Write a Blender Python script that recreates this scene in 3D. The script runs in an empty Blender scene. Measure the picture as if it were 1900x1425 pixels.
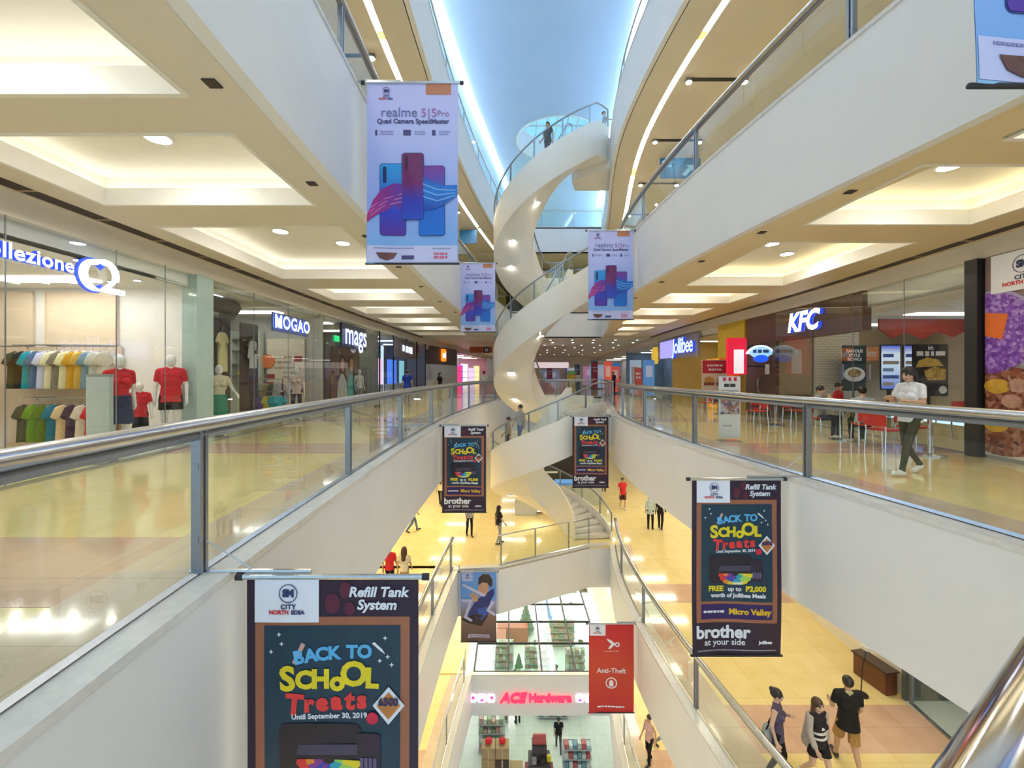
import bpy, bmesh, math, random
import numpy as np
from mathutils import Vector, Matrix

PI = math.pi
random.seed(7)
scene = bpy.context.scene
COL = scene.collection

# ---------------------------------------------------------------- camera, world, exposure
cam_d = bpy.data.cameras.new('camera')
cam = bpy.data.objects.new('camera', cam_d)
COL.objects.link(cam)
cam.location = (0, 0, 1.52)
cam.rotation_euler = (PI / 2, 0, 0)
cam_d.sensor_width = 36.0
cam_d.lens = 36.0 * 800 / 1900
cam_d.shift_y = -19.0 / 1900
cam_d.clip_start = 0.02
cam_d.clip_end = 300
scene.camera = cam

world = bpy.data.worlds.new('daylight')
scene.world = world
world.use_nodes = True
bg = world.node_tree.nodes['Background']
bg.inputs[0].default_value = (0.58, 0.78, 1.0, 1)
bg.inputs[1].default_value = 1.05

scene.view_settings.view_transform = 'Standard'
scene.view_settings.look = 'None'
scene.view_settings.exposure = 0.5
scene.view_settings.gamma = 1.0
scene.view_settings.use_curve_mapping = False
cy = scene.cycles
cy.use_adaptive_sampling = True
cy.adaptive_threshold = 0.06
cy.max_bounces = 5
cy.diffuse_bounces = 4
cy.glossy_bounces = 3
cy.transmission_bounces = 4
cy.transparent_max_bounces = 18
cy.caustics_reflective = False
cy.caustics_refractive = False
cy.sample_clamp_indirect = 6.0

# strengths of the fixtures the place has
COVE_L, COVE_R, STRIP, DOWN, SHOP = 3.2, 4.8, 15.0, 110.0, 5.6

# ---------------------------------------------------------------- materials
MATS = {}
def mat(name, col, rough=0.6, metal=0.0, spec=0.5, emit=None, estr=0.0, var=0.04, scale=6.0, bump=0.0, coat=0.0):
    if name in MATS:
        return MATS[name]
    m = bpy.data.materials.new(name); m.use_nodes = True
    nt = m.node_tree; b = nt.nodes['Principled BSDF']
    b.inputs['Roughness'].default_value = rough
    b.inputs['Metallic'].default_value = metal
    b.inputs['Specular IOR Level'].default_value = spec
    b.inputs['Coat Weight'].default_value = coat
    c = (col[0], col[1], col[2], 1)
    if var > 0:
        tc = nt.nodes.new('ShaderNodeTexCoord'); nz = nt.nodes.new('ShaderNodeTexNoise')
        nz.inputs['Scale'].default_value = scale; nz.inputs['Detail'].default_value = 3
        nt.links.new(tc.outputs['Object'], nz.inputs['Vector'])
        rp = nt.nodes.new('ShaderNodeValToRGB')
        rp.color_ramp.elements[0].position = 0.3; rp.color_ramp.elements[1].position = 0.7
        rp.color_ramp.elements[0].color = tuple(max(0, v * (1 - var)) for v in col) + (1,)
        rp.color_ramp.elements[1].color = tuple(min(1, v * (1 + var)) for v in col) + (1,)
        nt.links.new(nz.outputs['Fac'], rp.inputs['Fac'])
        nt.links.new(rp.outputs['Color'], b.inputs['Base Color'])
        if bump > 0:
            bp = nt.nodes.new('ShaderNodeBump'); bp.inputs['Strength'].default_value = bump
            nt.links.new(nz.outputs['Fac'], bp.inputs['Height'])
            nt.links.new(bp.outputs['Normal'], b.inputs['Normal'])
    else:
        b.inputs['Base Color'].default_value = c
    if emit is not None:
        b.inputs['Emission Color'].default_value = (emit[0], emit[1], emit[2], 1)
        b.inputs['Emission Strength'].default_value = estr
    MATS[name] = m
    return m

def glow(name, col, s):
    if name in MATS: return MATS[name]
    m = bpy.data.materials.new(name); m.use_nodes = True
    nt = m.node_tree; nt.nodes.remove(nt.nodes['Principled BSDF'])
    e = nt.nodes.new('ShaderNodeEmission')
    e.inputs[0].default_value = (col[0], col[1], col[2], 1); e.inputs[1].default_value = s
    nt.links.new(e.outputs[0], nt.nodes['Material Output'].inputs[0])
    MATS[name] = m
    return m

def glass(name, tint, ior=1.45, rough=0.0, body=0.0):
    """thin sheet glass: tinted clear sheet with a mirror reflection that follows Fresnel"""
    if name in MATS: return MATS[name]
    m = bpy.data.materials.new(name); m.use_nodes = True
    nt = m.node_tree; nt.nodes.remove(nt.nodes['Principled BSDF'])
    t = nt.nodes.new('ShaderNodeBsdfTransparent'); t.inputs[0].default_value = (*tint, 1)
    g = nt.nodes.new('ShaderNodeBsdfGlossy'); g.inputs['Roughness'].default_value = rough
    g.inputs[0].default_value = (0.95, 1, 0.98, 1)
    lw = nt.nodes.new('ShaderNodeLayerWeight'); lw.inputs[0].default_value = 0.5
    pw = nt.nodes.new('ShaderNodeMath'); pw.operation = 'POWER'; pw.inputs[1].default_value = 4.0
    ma = nt.nodes.new('ShaderNodeMath'); ma.operation = 'MULTIPLY_ADD'; ma.inputs[1].default_value = 0.85; ma.inputs[2].default_value = 0.06
    mx = nt.nodes.new('ShaderNodeMixShader')
    nt.links.new(lw.outputs['Facing'], pw.inputs[0]); nt.links.new(pw.outputs[0], ma.inputs[0])
    nt.links.new(ma.outputs[0], mx.inputs[0]); nt.links.new(t.outputs[0], mx.inputs[1]); nt.links.new(g.outputs[0], mx.inputs[2])
    nt.links.new(mx.outputs[0], nt.nodes['Material Output'].inputs[0])
    MATS[name] = m
    return m

def grad(name, stops, axis='Z', rough=0.5, emit=0.0):
    """printed colour gradient along one axis of the object's own bounds"""
    if name in MATS: return MATS[name]
    m = bpy.data.materials.new(name); m.use_nodes = True
    nt = m.node_tree; b = nt.nodes['Principled BSDF']; b.inputs['Roughness'].default_value = rough
    tc = nt.nodes.new('ShaderNodeTexCoord'); sp = nt.nodes.new('ShaderNodeSeparateXYZ')
    nt.links.new(tc.outputs['Generated'], sp.inputs[0])
    rp = nt.nodes.new('ShaderNodeValToRGB')
    e = rp.color_ramp.elements
    e[0].position, e[0].color = stops[0][0], (*stops[0][1], 1)
    e[1].position, e[1].color = stops[-1][0], (*stops[-1][1], 1)
    for p, c in stops[1:-1]:
        n = e.new(p); n.color = (*c, 1)
    nt.links.new(sp.outputs[axis], rp.inputs['Fac']); nt.links.new(rp.outputs['Color'], b.inputs['Base Color'])
    if emit:
        nt.links.new(rp.outputs['Color'], b.inputs['Emission Color']); b.inputs['Emission Strength'].default_value = emit
    MATS[name] = m
    return m

def tile_mat(name, c1, c2, grout, w, h, rough=0.1, mortar=0.008, offset=0.0, bump=0.15, coat=0.0, spec=0.5, vertical=False):
    if name in MATS: return MATS[name]
    m = bpy.data.materials.new(name); m.use_nodes = True
    nt = m.node_tree; b = nt.nodes['Principled BSDF']
    b.inputs['Roughness'].default_value = rough; b.inputs['Specular IOR Level'].default_value = spec
    b.inputs['Coat Weight'].default_value = coat; b.inputs['Coat Roughness'].default_value = 0.03
    tc = nt.nodes.new('ShaderNodeTexCoord'); br = nt.nodes.new('ShaderNodeTexBrick')
    mp = nt.nodes.new('ShaderNodeMapping')
    if vertical: mp.inputs['Rotation'].default_value = (PI / 2, 0, 0)
    nt.links.new(tc.outputs['Object'], mp.inputs[0])
    br.offset = offset; br.inputs['Scale'].default_value = 1.0
    br.inputs['Color1'].default_value = (*c1, 1); br.inputs['Color2'].default_value = (*c2, 1); br.inputs['Mortar'].default_value = (*grout, 1)
    br.inputs['Brick Width'].default_value = w; br.inputs['Row Height'].default_value = h; br.inputs['Mortar Size'].default_value = mortar
    nt.links.new(mp.outputs[0], br.inputs['Vector'])
    nz = nt.nodes.new('ShaderNodeTexNoise'); nz.inputs['Scale'].default_value = 2.5; nz.inputs['Detail'].default_value = 5
    nt.links.new(tc.outputs['Object'], nz.inputs['Vector'])
    mx = nt.nodes.new('ShaderNodeMix'); mx.data_type = 'RGBA'; mx.blend_type = 'SOFT_LIGHT'; mx.inputs[0].default_value = 0.35
    nt.links.new(br.outputs['Color'], mx.inputs[6]); nt.links.new(nz.outputs['Fac'], mx.inputs[7])
    nt.links.new(mx.outputs[2], b.inputs['Base Color'])
    if bump:
        bp = nt.nodes.new('ShaderNodeBump'); bp.inputs['Strength'].default_value = bump; bp.inputs['Distance'].default_value = 0.002
        nt.links.new(br.outputs['Fac'], bp.inputs['Height']); bp.invert = True
        nt.links.new(bp.outputs['Normal'], b.inputs['Normal'])
    MATS[name] = m
    return m

M = {}
M['white'] = mat('white_paint', (0.80, 0.80, 0.79), 0.45, var=0.02, scale=1.5)
M['soffit'] = mat('soffit_paint', (0.72, 0.66, 0.55), 0.55, var=0.02, scale=1.5)
M['soffit_r'] = mat('soffit_warm_light_tint', (0.74, 0.62, 0.39), 0.55, var=0.02, scale=1.5)  # right ceiling: yellow of the warm light put into the paint colour
M['lip'] = mat('coffer_paint', (0.82, 0.80, 0.74), 0.5, var=0.02)
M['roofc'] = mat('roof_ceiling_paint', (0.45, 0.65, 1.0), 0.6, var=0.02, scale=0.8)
M['cream'] = mat('cream_paint', (0.80, 0.75, 0.66), 0.5, var=0.03, scale=1.2)
M['shell'] = mat('stair_plaster', (0.85, 0.82, 0.74), 0.28, var=0.02, scale=1.5, spec=0.5)
M['floor'] = tile_mat('polished_cream_tile', (0.84, 0.69, 0.32), (0.87, 0.72, 0.35), (0.70, 0.56, 0.27), 0.8, 0.8, rough=0.10, mortar=0.006, coat=0.3)
M['band'] = tile_mat('polished_pink_tile', (0.64, 0.42, 0.30), (0.68, 0.46, 0.34), (0.52, 0.35, 0.25), 0.8, 0.8, rough=0.10, mortar=0.006, coat=0.3)
M['strip'] = tile_mat('polished_beige_tile', (0.66, 0.53, 0.40), (0.68, 0.55, 0.42), (0.52, 0.42, 0.30), 0.8, 0.8, rough=0.10, mortar=0.006, coat=0.3)
M['curb'] = mat('curb_stone', (0.72, 0.70, 0.66), 0.2, var=0.06, scale=14)
M['steel'] = mat('brushed_steel', (0.52, 0.54, 0.56), 0.26, 1.0, var=0.05, scale=30)
M['steel_dk'] = mat('grey_steel_post', (0.30, 0.32, 0.36), 0.35, 0.8, var=0.05, scale=30)
M['chrome'] = mat('polished_chrome', (0.72, 0.74, 0.78), 0.10, 1.0, var=0.02)
M['glass'] = glass('railing_glass', (0.90, 0.96, 0.93))
M['shopglass'] = glass('shop_glass', (0.94, 0.97, 0.96))
M['greenglass'] = glass('green_roof_glass', (0.64, 0.86, 0.77))
M['glassedge'] = mat('green_glass_edge', (0.45, 0.62, 0.56), 0.2, var=0.05)
M['black'] = mat('black_metal', (0.02, 0.018, 0.02), 0.5, var=0.1)
M['slot'] = mat('dark_brown_slot', (0.045, 0.03, 0.022), 0.6, var=0.2)
M['dkbrown'] = mat('dark_brown_panel', (0.07, 0.04, 0.03), 0.3, var=0.15, scale=3)
M['brown'] = mat('tan_wall_panel', (0.42, 0.30, 0.19), 0.45, var=0.05)
M['cove_l'] = glow('cove_tube_white', (1.0, 0.95, 0.82), COVE_L)
M['cove_r'] = glow('cove_tube_warm', (1.0, 0.82, 0.45), COVE_R)
M['cove_low'] = glow('cove_tube_lower', (1.0, 0.88, 0.62), 8.0)
M['panel_low'] = glow('added_low_panel', (1.0, 0.92, 0.72), 12.0)  # added lamps for lower ceilings that are out of view
M['panel_low_w'] = glow('added_low_panel_amber', (1.0, 0.82, 0.50), 19.0)
M['stripw'] = glow('linear_lamp_white', (0.80, 0.90, 1.0), 6.0)
M['uplight'] = glow('added_roof_uplight', (0.58, 0.78, 1.0), 75.0)  # for the added ledges that brighten the roof
M['lampsoft'] = glow('small_downlight_lens', (1.0, 0.94, 0.85), 10.0)
M['stripy'] = glow('linear_lamp_yellow', (1.0, 0.94, 0.78), STRIP * 1.2)
M['lamp'] = glow('downlight_lens', (1.0, 0.96, 0.88), DOWN)
M['shoplamp'] = glow('shop_panel_lamp', (1.0, 0.97, 0.92), SHOP)
M['warmlamp'] = glow('warm_restaurant_lamp', (1.0, 0.84, 0.58), SHOP*0.5)
M['pinklamp'] = glow('pink_shop_lamp', (1.0, 0.62, 0.80), SHOP)
M['bluelamp'] = glow('blue_shop_lamp', (0.55, 0.75, 1.0), SHOP)
M['hang'] = mat('hanger_wire', (0.5, 0.5, 0.52), 0.3, 0.9, var=0)
def paint(name, col, rough=0.5, **k): return mat(name, col, rough, **k)
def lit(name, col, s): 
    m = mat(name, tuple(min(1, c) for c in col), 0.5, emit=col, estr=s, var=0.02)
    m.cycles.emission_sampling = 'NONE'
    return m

# ---------------------------------------------------------------- mesh helpers
class MB:
    def __init__(s): s.v = []; s.f = []
    def add(s, vs, fs):
        o = len(s.v); s.v += [tuple(p) for p in vs]; s.f += [tuple(i + o for i in f) for f in fs]; return s
    def box(s, x0, x1, y0, y1, z0, z1):
        return s.add([(x0,y0,z0),(x1,y0,z0),(x1,y1,z0),(x0,y1,z0),(x0,y0,z1),(x1,y0,z1),(x1,y1,z1),(x0,y1,z1)],
                     [(0,3,2,1),(4,5,6,7),(0,1,5,4),(1,2,6,5),(2,3,7,6),(3,0,4,7)])
    def bbox(s, x0, x1, y0, y1, z0, z1, b=0.01):
        """box with chamfered edges"""
        bm = bmesh.new(); bmesh.ops.create_cube(bm, size=1)
        for v in bm.verts:
            v.co = Vector(((x0+x1)/2 + v.co.x*(x1-x0), (y0+y1)/2 + v.co.y*(y1-y0), (z0+z1)/2 + v.co.z*(z1-z0)))
        bmesh.ops.bevel(bm, geom=bm.edges[:], offset=b, segments=2, affect='EDGES')
        bm.verts.index_update()
        s.add([v.co for v in bm.verts], [[v.index for v in f.verts] for f in bm.faces]); bm.free(); return s
    def quad(s, a, b, c, d): return s.add([a,b,c,d], [(0,1,2,3)])
    def tube(s, path, r, n=8, caps=True, squash=1.0):
        P = [Vector(p) for p in path]; rings = []
        rr = r if isinstance(r, (list, tuple)) else [r]*len(P)
        for i, p in enumerate(P):
            t = (P[min(i+1, len(P)-1)] - P[max(i-1, 0)]).normalized()
            up = Vector((0,0,1)) if abs(t.z) < 0.95 else Vector((0,1,0))
            a = t.cross(up).normalized(); b = a.cross(t).normalized()
            rings.append([p + a*math.cos(2*PI*k/n)*rr[i] + b*math.sin(2*PI*k/n)*rr[i]*squash for k in range(n)])
        vs = [q for R in rings for q in R]; fs = []
        for i in range(len(P)-1):
            for k in range(n):
                k2 = (k+1) % n
                fs.append((i*n+k, i*n+k2, (i+1)*n+k2, (i+1)*n+k))
        if caps: fs += [tuple(range(n))[::-1], tuple((len(P)-1)*n+k for k in range(n))]
        return s.add(vs, fs)
    def cyl(s, x, y, z0, z1, r, n=16, r2=None):
        r2 = r if r2 is None else r2
        vs = [(x+r*math.cos(2*PI*k/n), y+r*math.sin(2*PI*k/n), z0) for k in range(n)] + [(x+r2*math.cos(2*PI*k/n), y+r2*math.sin(2*PI*k/n), z1) for k in range(n)]
        fs = [(k,(k+1)%n,n+(k+1)%n,n+k) for k in range(n)] + [tuple(range(n))[::-1], tuple(range(n,2*n))]
        return s.add(vs, fs)
    def lathe(s, prof, n=16, x=0, y=0, sx=1, sy=1):
        vs = []; m = len(prof)
        for r, z in prof: vs += [(x+r*sx*math.cos(2*PI*k/n), y+r*sy*math.sin(2*PI*k/n), z) for k in range(n)]
        fs = [(i*n+k, i*n+(k+1)%n, (i+1)*n+(k+1)%n, (i+1)*n+k) for i in range(m-1) for k in range(n)]
        fs += [tuple(range(n))[::-1], tuple((m-1)*n+k for k in range(n))]
        return s.add(vs, fs)
    def prism(s, pts, y0, y1):
        """outline in the x-z plane pushed from y0 to y1"""
        n = len(pts)
        vs = [(p[0], y0, p[1]) for p in pts] + [(p[0], y1, p[1]) for p in pts]
        return s.add(vs, [tuple(range(n)), tuple(range(n, 2*n))[::-1]] + [(k, n+k, n+(k+1)%n, (k+1)%n) for k in range(n)])
    def zprism(s, pts, z0, z1):
        n = len(pts)
        vs = [(p[0], p[1], z0) for p in pts] + [(p[0], p[1], z1) for p in pts]
        return s.add(vs, [tuple(range(n))[::-1], tuple(range(n, 2*n))] + [(k, (k+1)%n, n+(k+1)%n, n+k) for k in range(n)])
    def ribbon(s, A, B, z0, z1):
        """plate between two plan curves A and B (equal length lists of (x,y)), z0..z1"""
        n = len(A)
        vs = [(p[0],p[1],z1) for p in A] + [(p[0],p[1],z1) for p in B] + [(p[0],p[1],z0) for p in A] + [(p[0],p[1],z0) for p in B]
        fs = []
        for i in range(n-1):
            fs += [(i,i+1,n+i+1,n+i), (2*n+i,3*n+i,3*n+i+1,2*n+i+1), (i,2*n+i,2*n+i+1,i+1), (n+i,n+i+1,3*n+i+1,3*n+i)]
        fs += [(0,n,3*n,2*n), (n-1,3*n-1,4*n-1,2*n-1)]
        return s.add(vs, fs)
    def mesh(s, name, smooth=False, fix=True):
        me = bpy.data.meshes.new(name); me.from_pydata(s.v, [], s.f); me.update()
        if fix:
            bm = bmesh.new(); bm.from_mesh(me); bmesh.ops.recalc_face_normals(bm, faces=bm.faces); bm.to_mesh(me); bm.free()
        if smooth:
            me.polygons.foreach_set('use_smooth', [True]*len(me.polygons))
        return me

def obj(name, mb, m, parent=None, loc=(0,0,0), rotz=0.0, smooth=False, fix=True):
    me = mb.mesh(name, smooth, fix) if isinstance(mb, MB) else mb
    o = bpy.data.objects.new(name, me); COL.objects.link(o)
    if m is not None and not me.materials: me.materials.append(m)
    elif m is not None and me.materials[0] != m:
        o.material_slots[0].link = 'OBJECT'; o.material_slots[0].material = m
    o.location = loc; o.rotation_euler = (0, 0, rotz)
    if parent: o.parent = parent
    return o
def autosmooth(o, ang=0.6):
    me = o.data
    me.polygons.foreach_set('use_smooth', [True]*len(me.polygons))
    bm = bmesh.new(); bm.from_mesh(me)
    for e in bm.edges:
        e.smooth = len(e.link_faces) == 2 and e.calc_face_angle(0) < ang
    bm.to_mesh(me); bm.free()
    return o
def tag(o, label, cat, group=None):
    o['label'] = label; o['category'] = cat
    if group: o['group'] = group
    return o
def thing(name, label, cat, loc=(0,0,0), rotz=0.0, group=None):
    o = bpy.data.objects.new(name, None); COL.objects.link(o)
    o.empty_display_size = 0.1
    o.location = loc; o.rotation_euler = (0, 0, rotz)
    return tag(o, label, cat, group)
def struct(o):
    o['kind'] = 'structure'; return o
def copy_tree(root, loc, rotz, label, group=None):
    r = root.copy(); COL.objects.link(r); r.location = loc; r.rotation_euler = (0, 0, rotz); r['label'] = label
    if group: r['group'] = group
    for ch in root.children:
        c = ch.copy(); COL.objects.link(c); c.parent = r
        for g in ch.children:
            d = g.copy(); COL.objects.link(d); d.parent = c
    return r

TXT = {}
def text_data(s, size=0.1, extrude=0.004, bold=0.0, align='CENTER', shear=0.0, space=1.0, res=3):
    k = (s, size, extrude, bold, align, shear, space)
    if k in TXT: return TXT[k]
    cu = bpy.data.curves.new('lettering', 'FONT'); cu.body = s; cu.size = size; cu.extrude = extrude
    cu.offset = bold; cu.align_x = align; cu.align_y = 'CENTER'; cu.shear = shear; cu.space_character = space; cu.resolution_u = res
    o = bpy.data.objects.new('lettering', cu)
    me = o.to_mesh()
    v = [tuple(p.co) for p in me.vertices]; f = [tuple(p.vertices) for p in me.polygons]
    o.to_mesh_clear(); bpy.data.objects.remove(o); bpy.data.curves.remove(cu)
    TXT[k] = (v, f)
    return TXT[k]
def letters(s, size, m, parent, x, z, y=-0.01, extrude=0.004, bold=0.0, align='CENTER', shear=0.0, space=1.0, name='lettering', warp=None, side=None, tilt=0.0):
    v, f = text_data(s, size, extrude, bold, align, shear, space)
    mb = MB(); ca, sa = math.cos(tilt), math.sin(tilt)
    vs = []
    for p in v:
        px, pz = p[0]*ca - p[1]*sa, p[0]*sa + p[1]*ca
        q = (x + px, y - p[2], z + pz)
        vs.append(warp(q) if warp else q)
    mb.add(vs, f)
    o = obj(name, mb, m, parent, fix=False)
    if side is not None:
        o.data.materials.append(side)
        for p in o.data.polygons:
            if abs(p.normal.y) < 0.7: p.material_index = 1
    return o

def interp(pts, y):
    if y <= pts[0][0]: return pts[0][1]
    for (y0, x0), (y1, x1) in zip(pts, pts[1:]):
        if y <= y1: return x0 + (x1-x0)*(y-y0)/(y1-y0)
    return pts[-1][1]
def smooth_curve(pts):
    ys = np.array([p[0] for p in pts]); xs = np.array([p[1] for p in pts])
    yy = np.linspace(ys[0], ys[-1], 260); xx = np.interp(yy, ys, xs)
    for _ in range(3):
        k = np.ones(13)/13; xp = np.pad(xx, 6, mode='reflect', reflect_type='odd'); xx = np.convolve(xp, k, 'valid')
    return list(zip(yy.tolist(), xx.tolist()))
XL_ = smooth_curve([(-4,-2.0),(0,-2.15),(1.9,-2.27),(3,-2.39),(6.5,-2.45),(9.5,-2.47),(12.8,-2.40),(15.7,-2.25),(20,-1.8),(24,-1.2),(28,-0.5),(33,0.4),(38,1.4)])
XR_ = smooth_curve([(-4,4.95),(0,4.9),(3,4.78),(3.95,4.69),(4.76,4.55),(6.3,4.29),(9.36,3.94),(12.4,3.78),(15,3.85),(18,4.3),(22,5.1),(28,6.1),(36,7.0)])
SL_ = smooth_curve([(-4,-6.7),(14,-6.7),(20,-6.6),(30,-6.2),(37,-5.3),(45,-4.2),(62,-3.0)])
SR_ = smooth_curve([(-4,8.4),(5,8.4),(8,8.55),(11,8.9),(14,9.0),(18,9.0),(25,9.2),(32,9.8),(45,11),(62,12)])
XL = lambda y: interp(XL_, y)
XR = lambda y: interp(XR_, y)
SL = lambda y: interp(SL_, y)
SR = lambda y: interp(SR_, y)
def ysteps(a, b, st=0.8):
    n = max(1, int(round((b-a)/st))); return [a + (b-a)*i/n for i in range(n+1)]
FH, SD, CUR = 5.7, 1.75, 0.22       # storey height, slab depth, curb width outside the glass
Z1, Z2, Z3, Z4, Z5, Z0 = -11.4, -5.7, 0.0, 5.7, 11.4, -17.1
YB = 29.0                            # where the floors close across the far end
ORD = {Z0:'bottom', Z1:'lowest gallery', Z2:'lower gallery', Z3:'camera level', Z4:'upper gallery', Z5:'top gallery'}

# ================================================================ THE SETTING
def gallery(side, z, y0, y1, tiles=True, ysl=None):
    """one storey's gallery along one side: floor plate, tile bands, curb and the deep white edge"""
    sgn = -1 if side == 'left' else 1
    E = XL if side == 'left' else XR
    S = SL if side == 'left' else SR
    ys = ysteps(y0, y1)
    fl = struct(obj('floor', MB().ribbon([(E(y) + sgn*0.0, y) for y in ys], [(S(y) + sgn*4.2, y) for y in ys], z-0.12, z), M['floor']))
    if tiles:
        obj('border_strip', MB().ribbon([(E(y) + sgn*0.03, y) for y in ys], [(E(y) + sgn*0.66, y) for y in ys], z, z+0.003), M['strip'], fl)
        k = 0
        for yb in (-2.6, 2.8, 8.2, 13.6, 19.0, 24.4):
            if yb < y0 or yb + 1.2 > y1: continue
            yy = ysteps(yb, yb+1.2, 0.4)
            obj('tile_band', MB().ribbon([(E(y) + sgn*0.66, y) for y in yy], [(S(y) - sgn*0.02, y) for y in yy], z, z+0.003), M['band'], fl)
    A = [(E(y) + sgn*0.02, y) for y in ys]; B = [(E(y) - sgn*CUR, y) for y in ys]
    w = struct(obj('wall_' + side, MB().ribbon(B, [(E(y) - sgn*(CUR-0.14), y) for y in ys], z-SD, z-0.045), M['white']))
    obj('curb', MB().ribbon(A, [(E(y) - sgn*(CUR+0.015), y) for y in ys], z-0.045, z+0.012), M['curb'], w)
    return fl
for z, yl, yr in ((Z1, 18.5, 18.5), (Z2, 16.2, 18.2), (Z3, YB, YB), (Z4, YB, YB), (Z5, YB, YB)):
    gallery('left', z, -4.0, yl); gallery('right', z, -4.0, yr)

def plate(z, pts, m=None, th=0.12):
    return struct(obj('floor', MB().zprism(pts, z-th, z), m or M['floor']))
def front(z, path, depth=SD, name='wall_back', m=None):
    """white slab edge along a plan path"""
    n = len(path); mb = MB()
    off = []
    for i, p in enumerate(path):
        a = Vector(path[max(i-1,0)]); b = Vector(path[min(i+1,n-1)]); t = (b-a).normalized()
        off.append((p[0] - t.y*0.14, p[1] + t.x*0.14))
    mb.ribbon(path, off, z-depth, z-0.045)
    w = struct(obj(name, mb, m or M['white']))
    o2 = [(p[0]*0.5+q[0]*0.5 + (p[0]-q[0])*0.6, p[1]*0.5+q[1]*0.5 + (p[1]-q[1])*0.6) for p, q in zip(path, off)]
    o3 = [(p[0] + (q[0]-p[0])*1.7, p[1] + (q[1]-p[1])*1.7) for p, q in zip(path, off)]
    obj('curb', MB().ribbon(o2, o3, z-0.045, z+0.012), M['curb'], w)
    return w
# far cross floors of the three upper storeys
for z in (Z3, Z4, Z5):
    ys = ysteps(YB, 62, 3)
    struct(obj('floor', MB().ribbon([(SL(y)-4, y) for y in ys], [(SR(y)+4, y) for y in ys], z-0.12, z), M['floor']))
    front(z, [(XL(YB), YB), (XR(YB), YB)])
    struct(obj('ceiling', MB().ribbon([(SL(y)-4, y) for y in ys], [(SR(y)+4, y) for y in ys], z-SD, z-SD+0.06), M['lip']))
# lower storey: the void ends at a balcony in front of the stair
bal = [(XL(16.1)+CUR, 15.95), (-0.5, 16.1), (1.0, 16.9), (2.6, 17.75), (3.25, 18.1), (XR(18.2)-CUR, 18.2)]
plate(Z2, [(XL(16.2)-0.05, 16.0)] + bal[1:-1] + [(XR(18.2), 18.2), (SR(40), 18.2), (SR(40), 40), (SL(40), 40), (SL(16)-1, 16.0)])
front(Z2, bal)
# lowest storey: white edge with the red sign, glass roof behind it
front(Z1, [(XL(18.5)+CUR-0.1, 18.5), (XR(18.5)-CUR+0.1, 18.5)])
plate(Z1, [(-9, 26.2), (11, 26.2), (11, 40), (-9, 40)])
plate(Z1, [(SL(18.5)-1, 18.6), (XL(18.5)-0.1, 18.6), (XL(18.5)-0.1, 26.2), (SL(18.5)-1, 26.2)])
plate(Z1, [(XR(18.5)+0.1, 18.6), (SR(18.5)+1, 18.6), (SR(18.5)+1, 26.2), (XR(18.5)+0.1, 26.2)])
plate(Z0, [(-12, -4), (14, -4), (14, 40), (-12, 40)], tile_mat('pale_store_tile', (0.72,0.75,0.70), (0.75,0.78,0.73), (0.52,0.55,0.50), 0.6, 0.6, rough=0.12))

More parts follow.
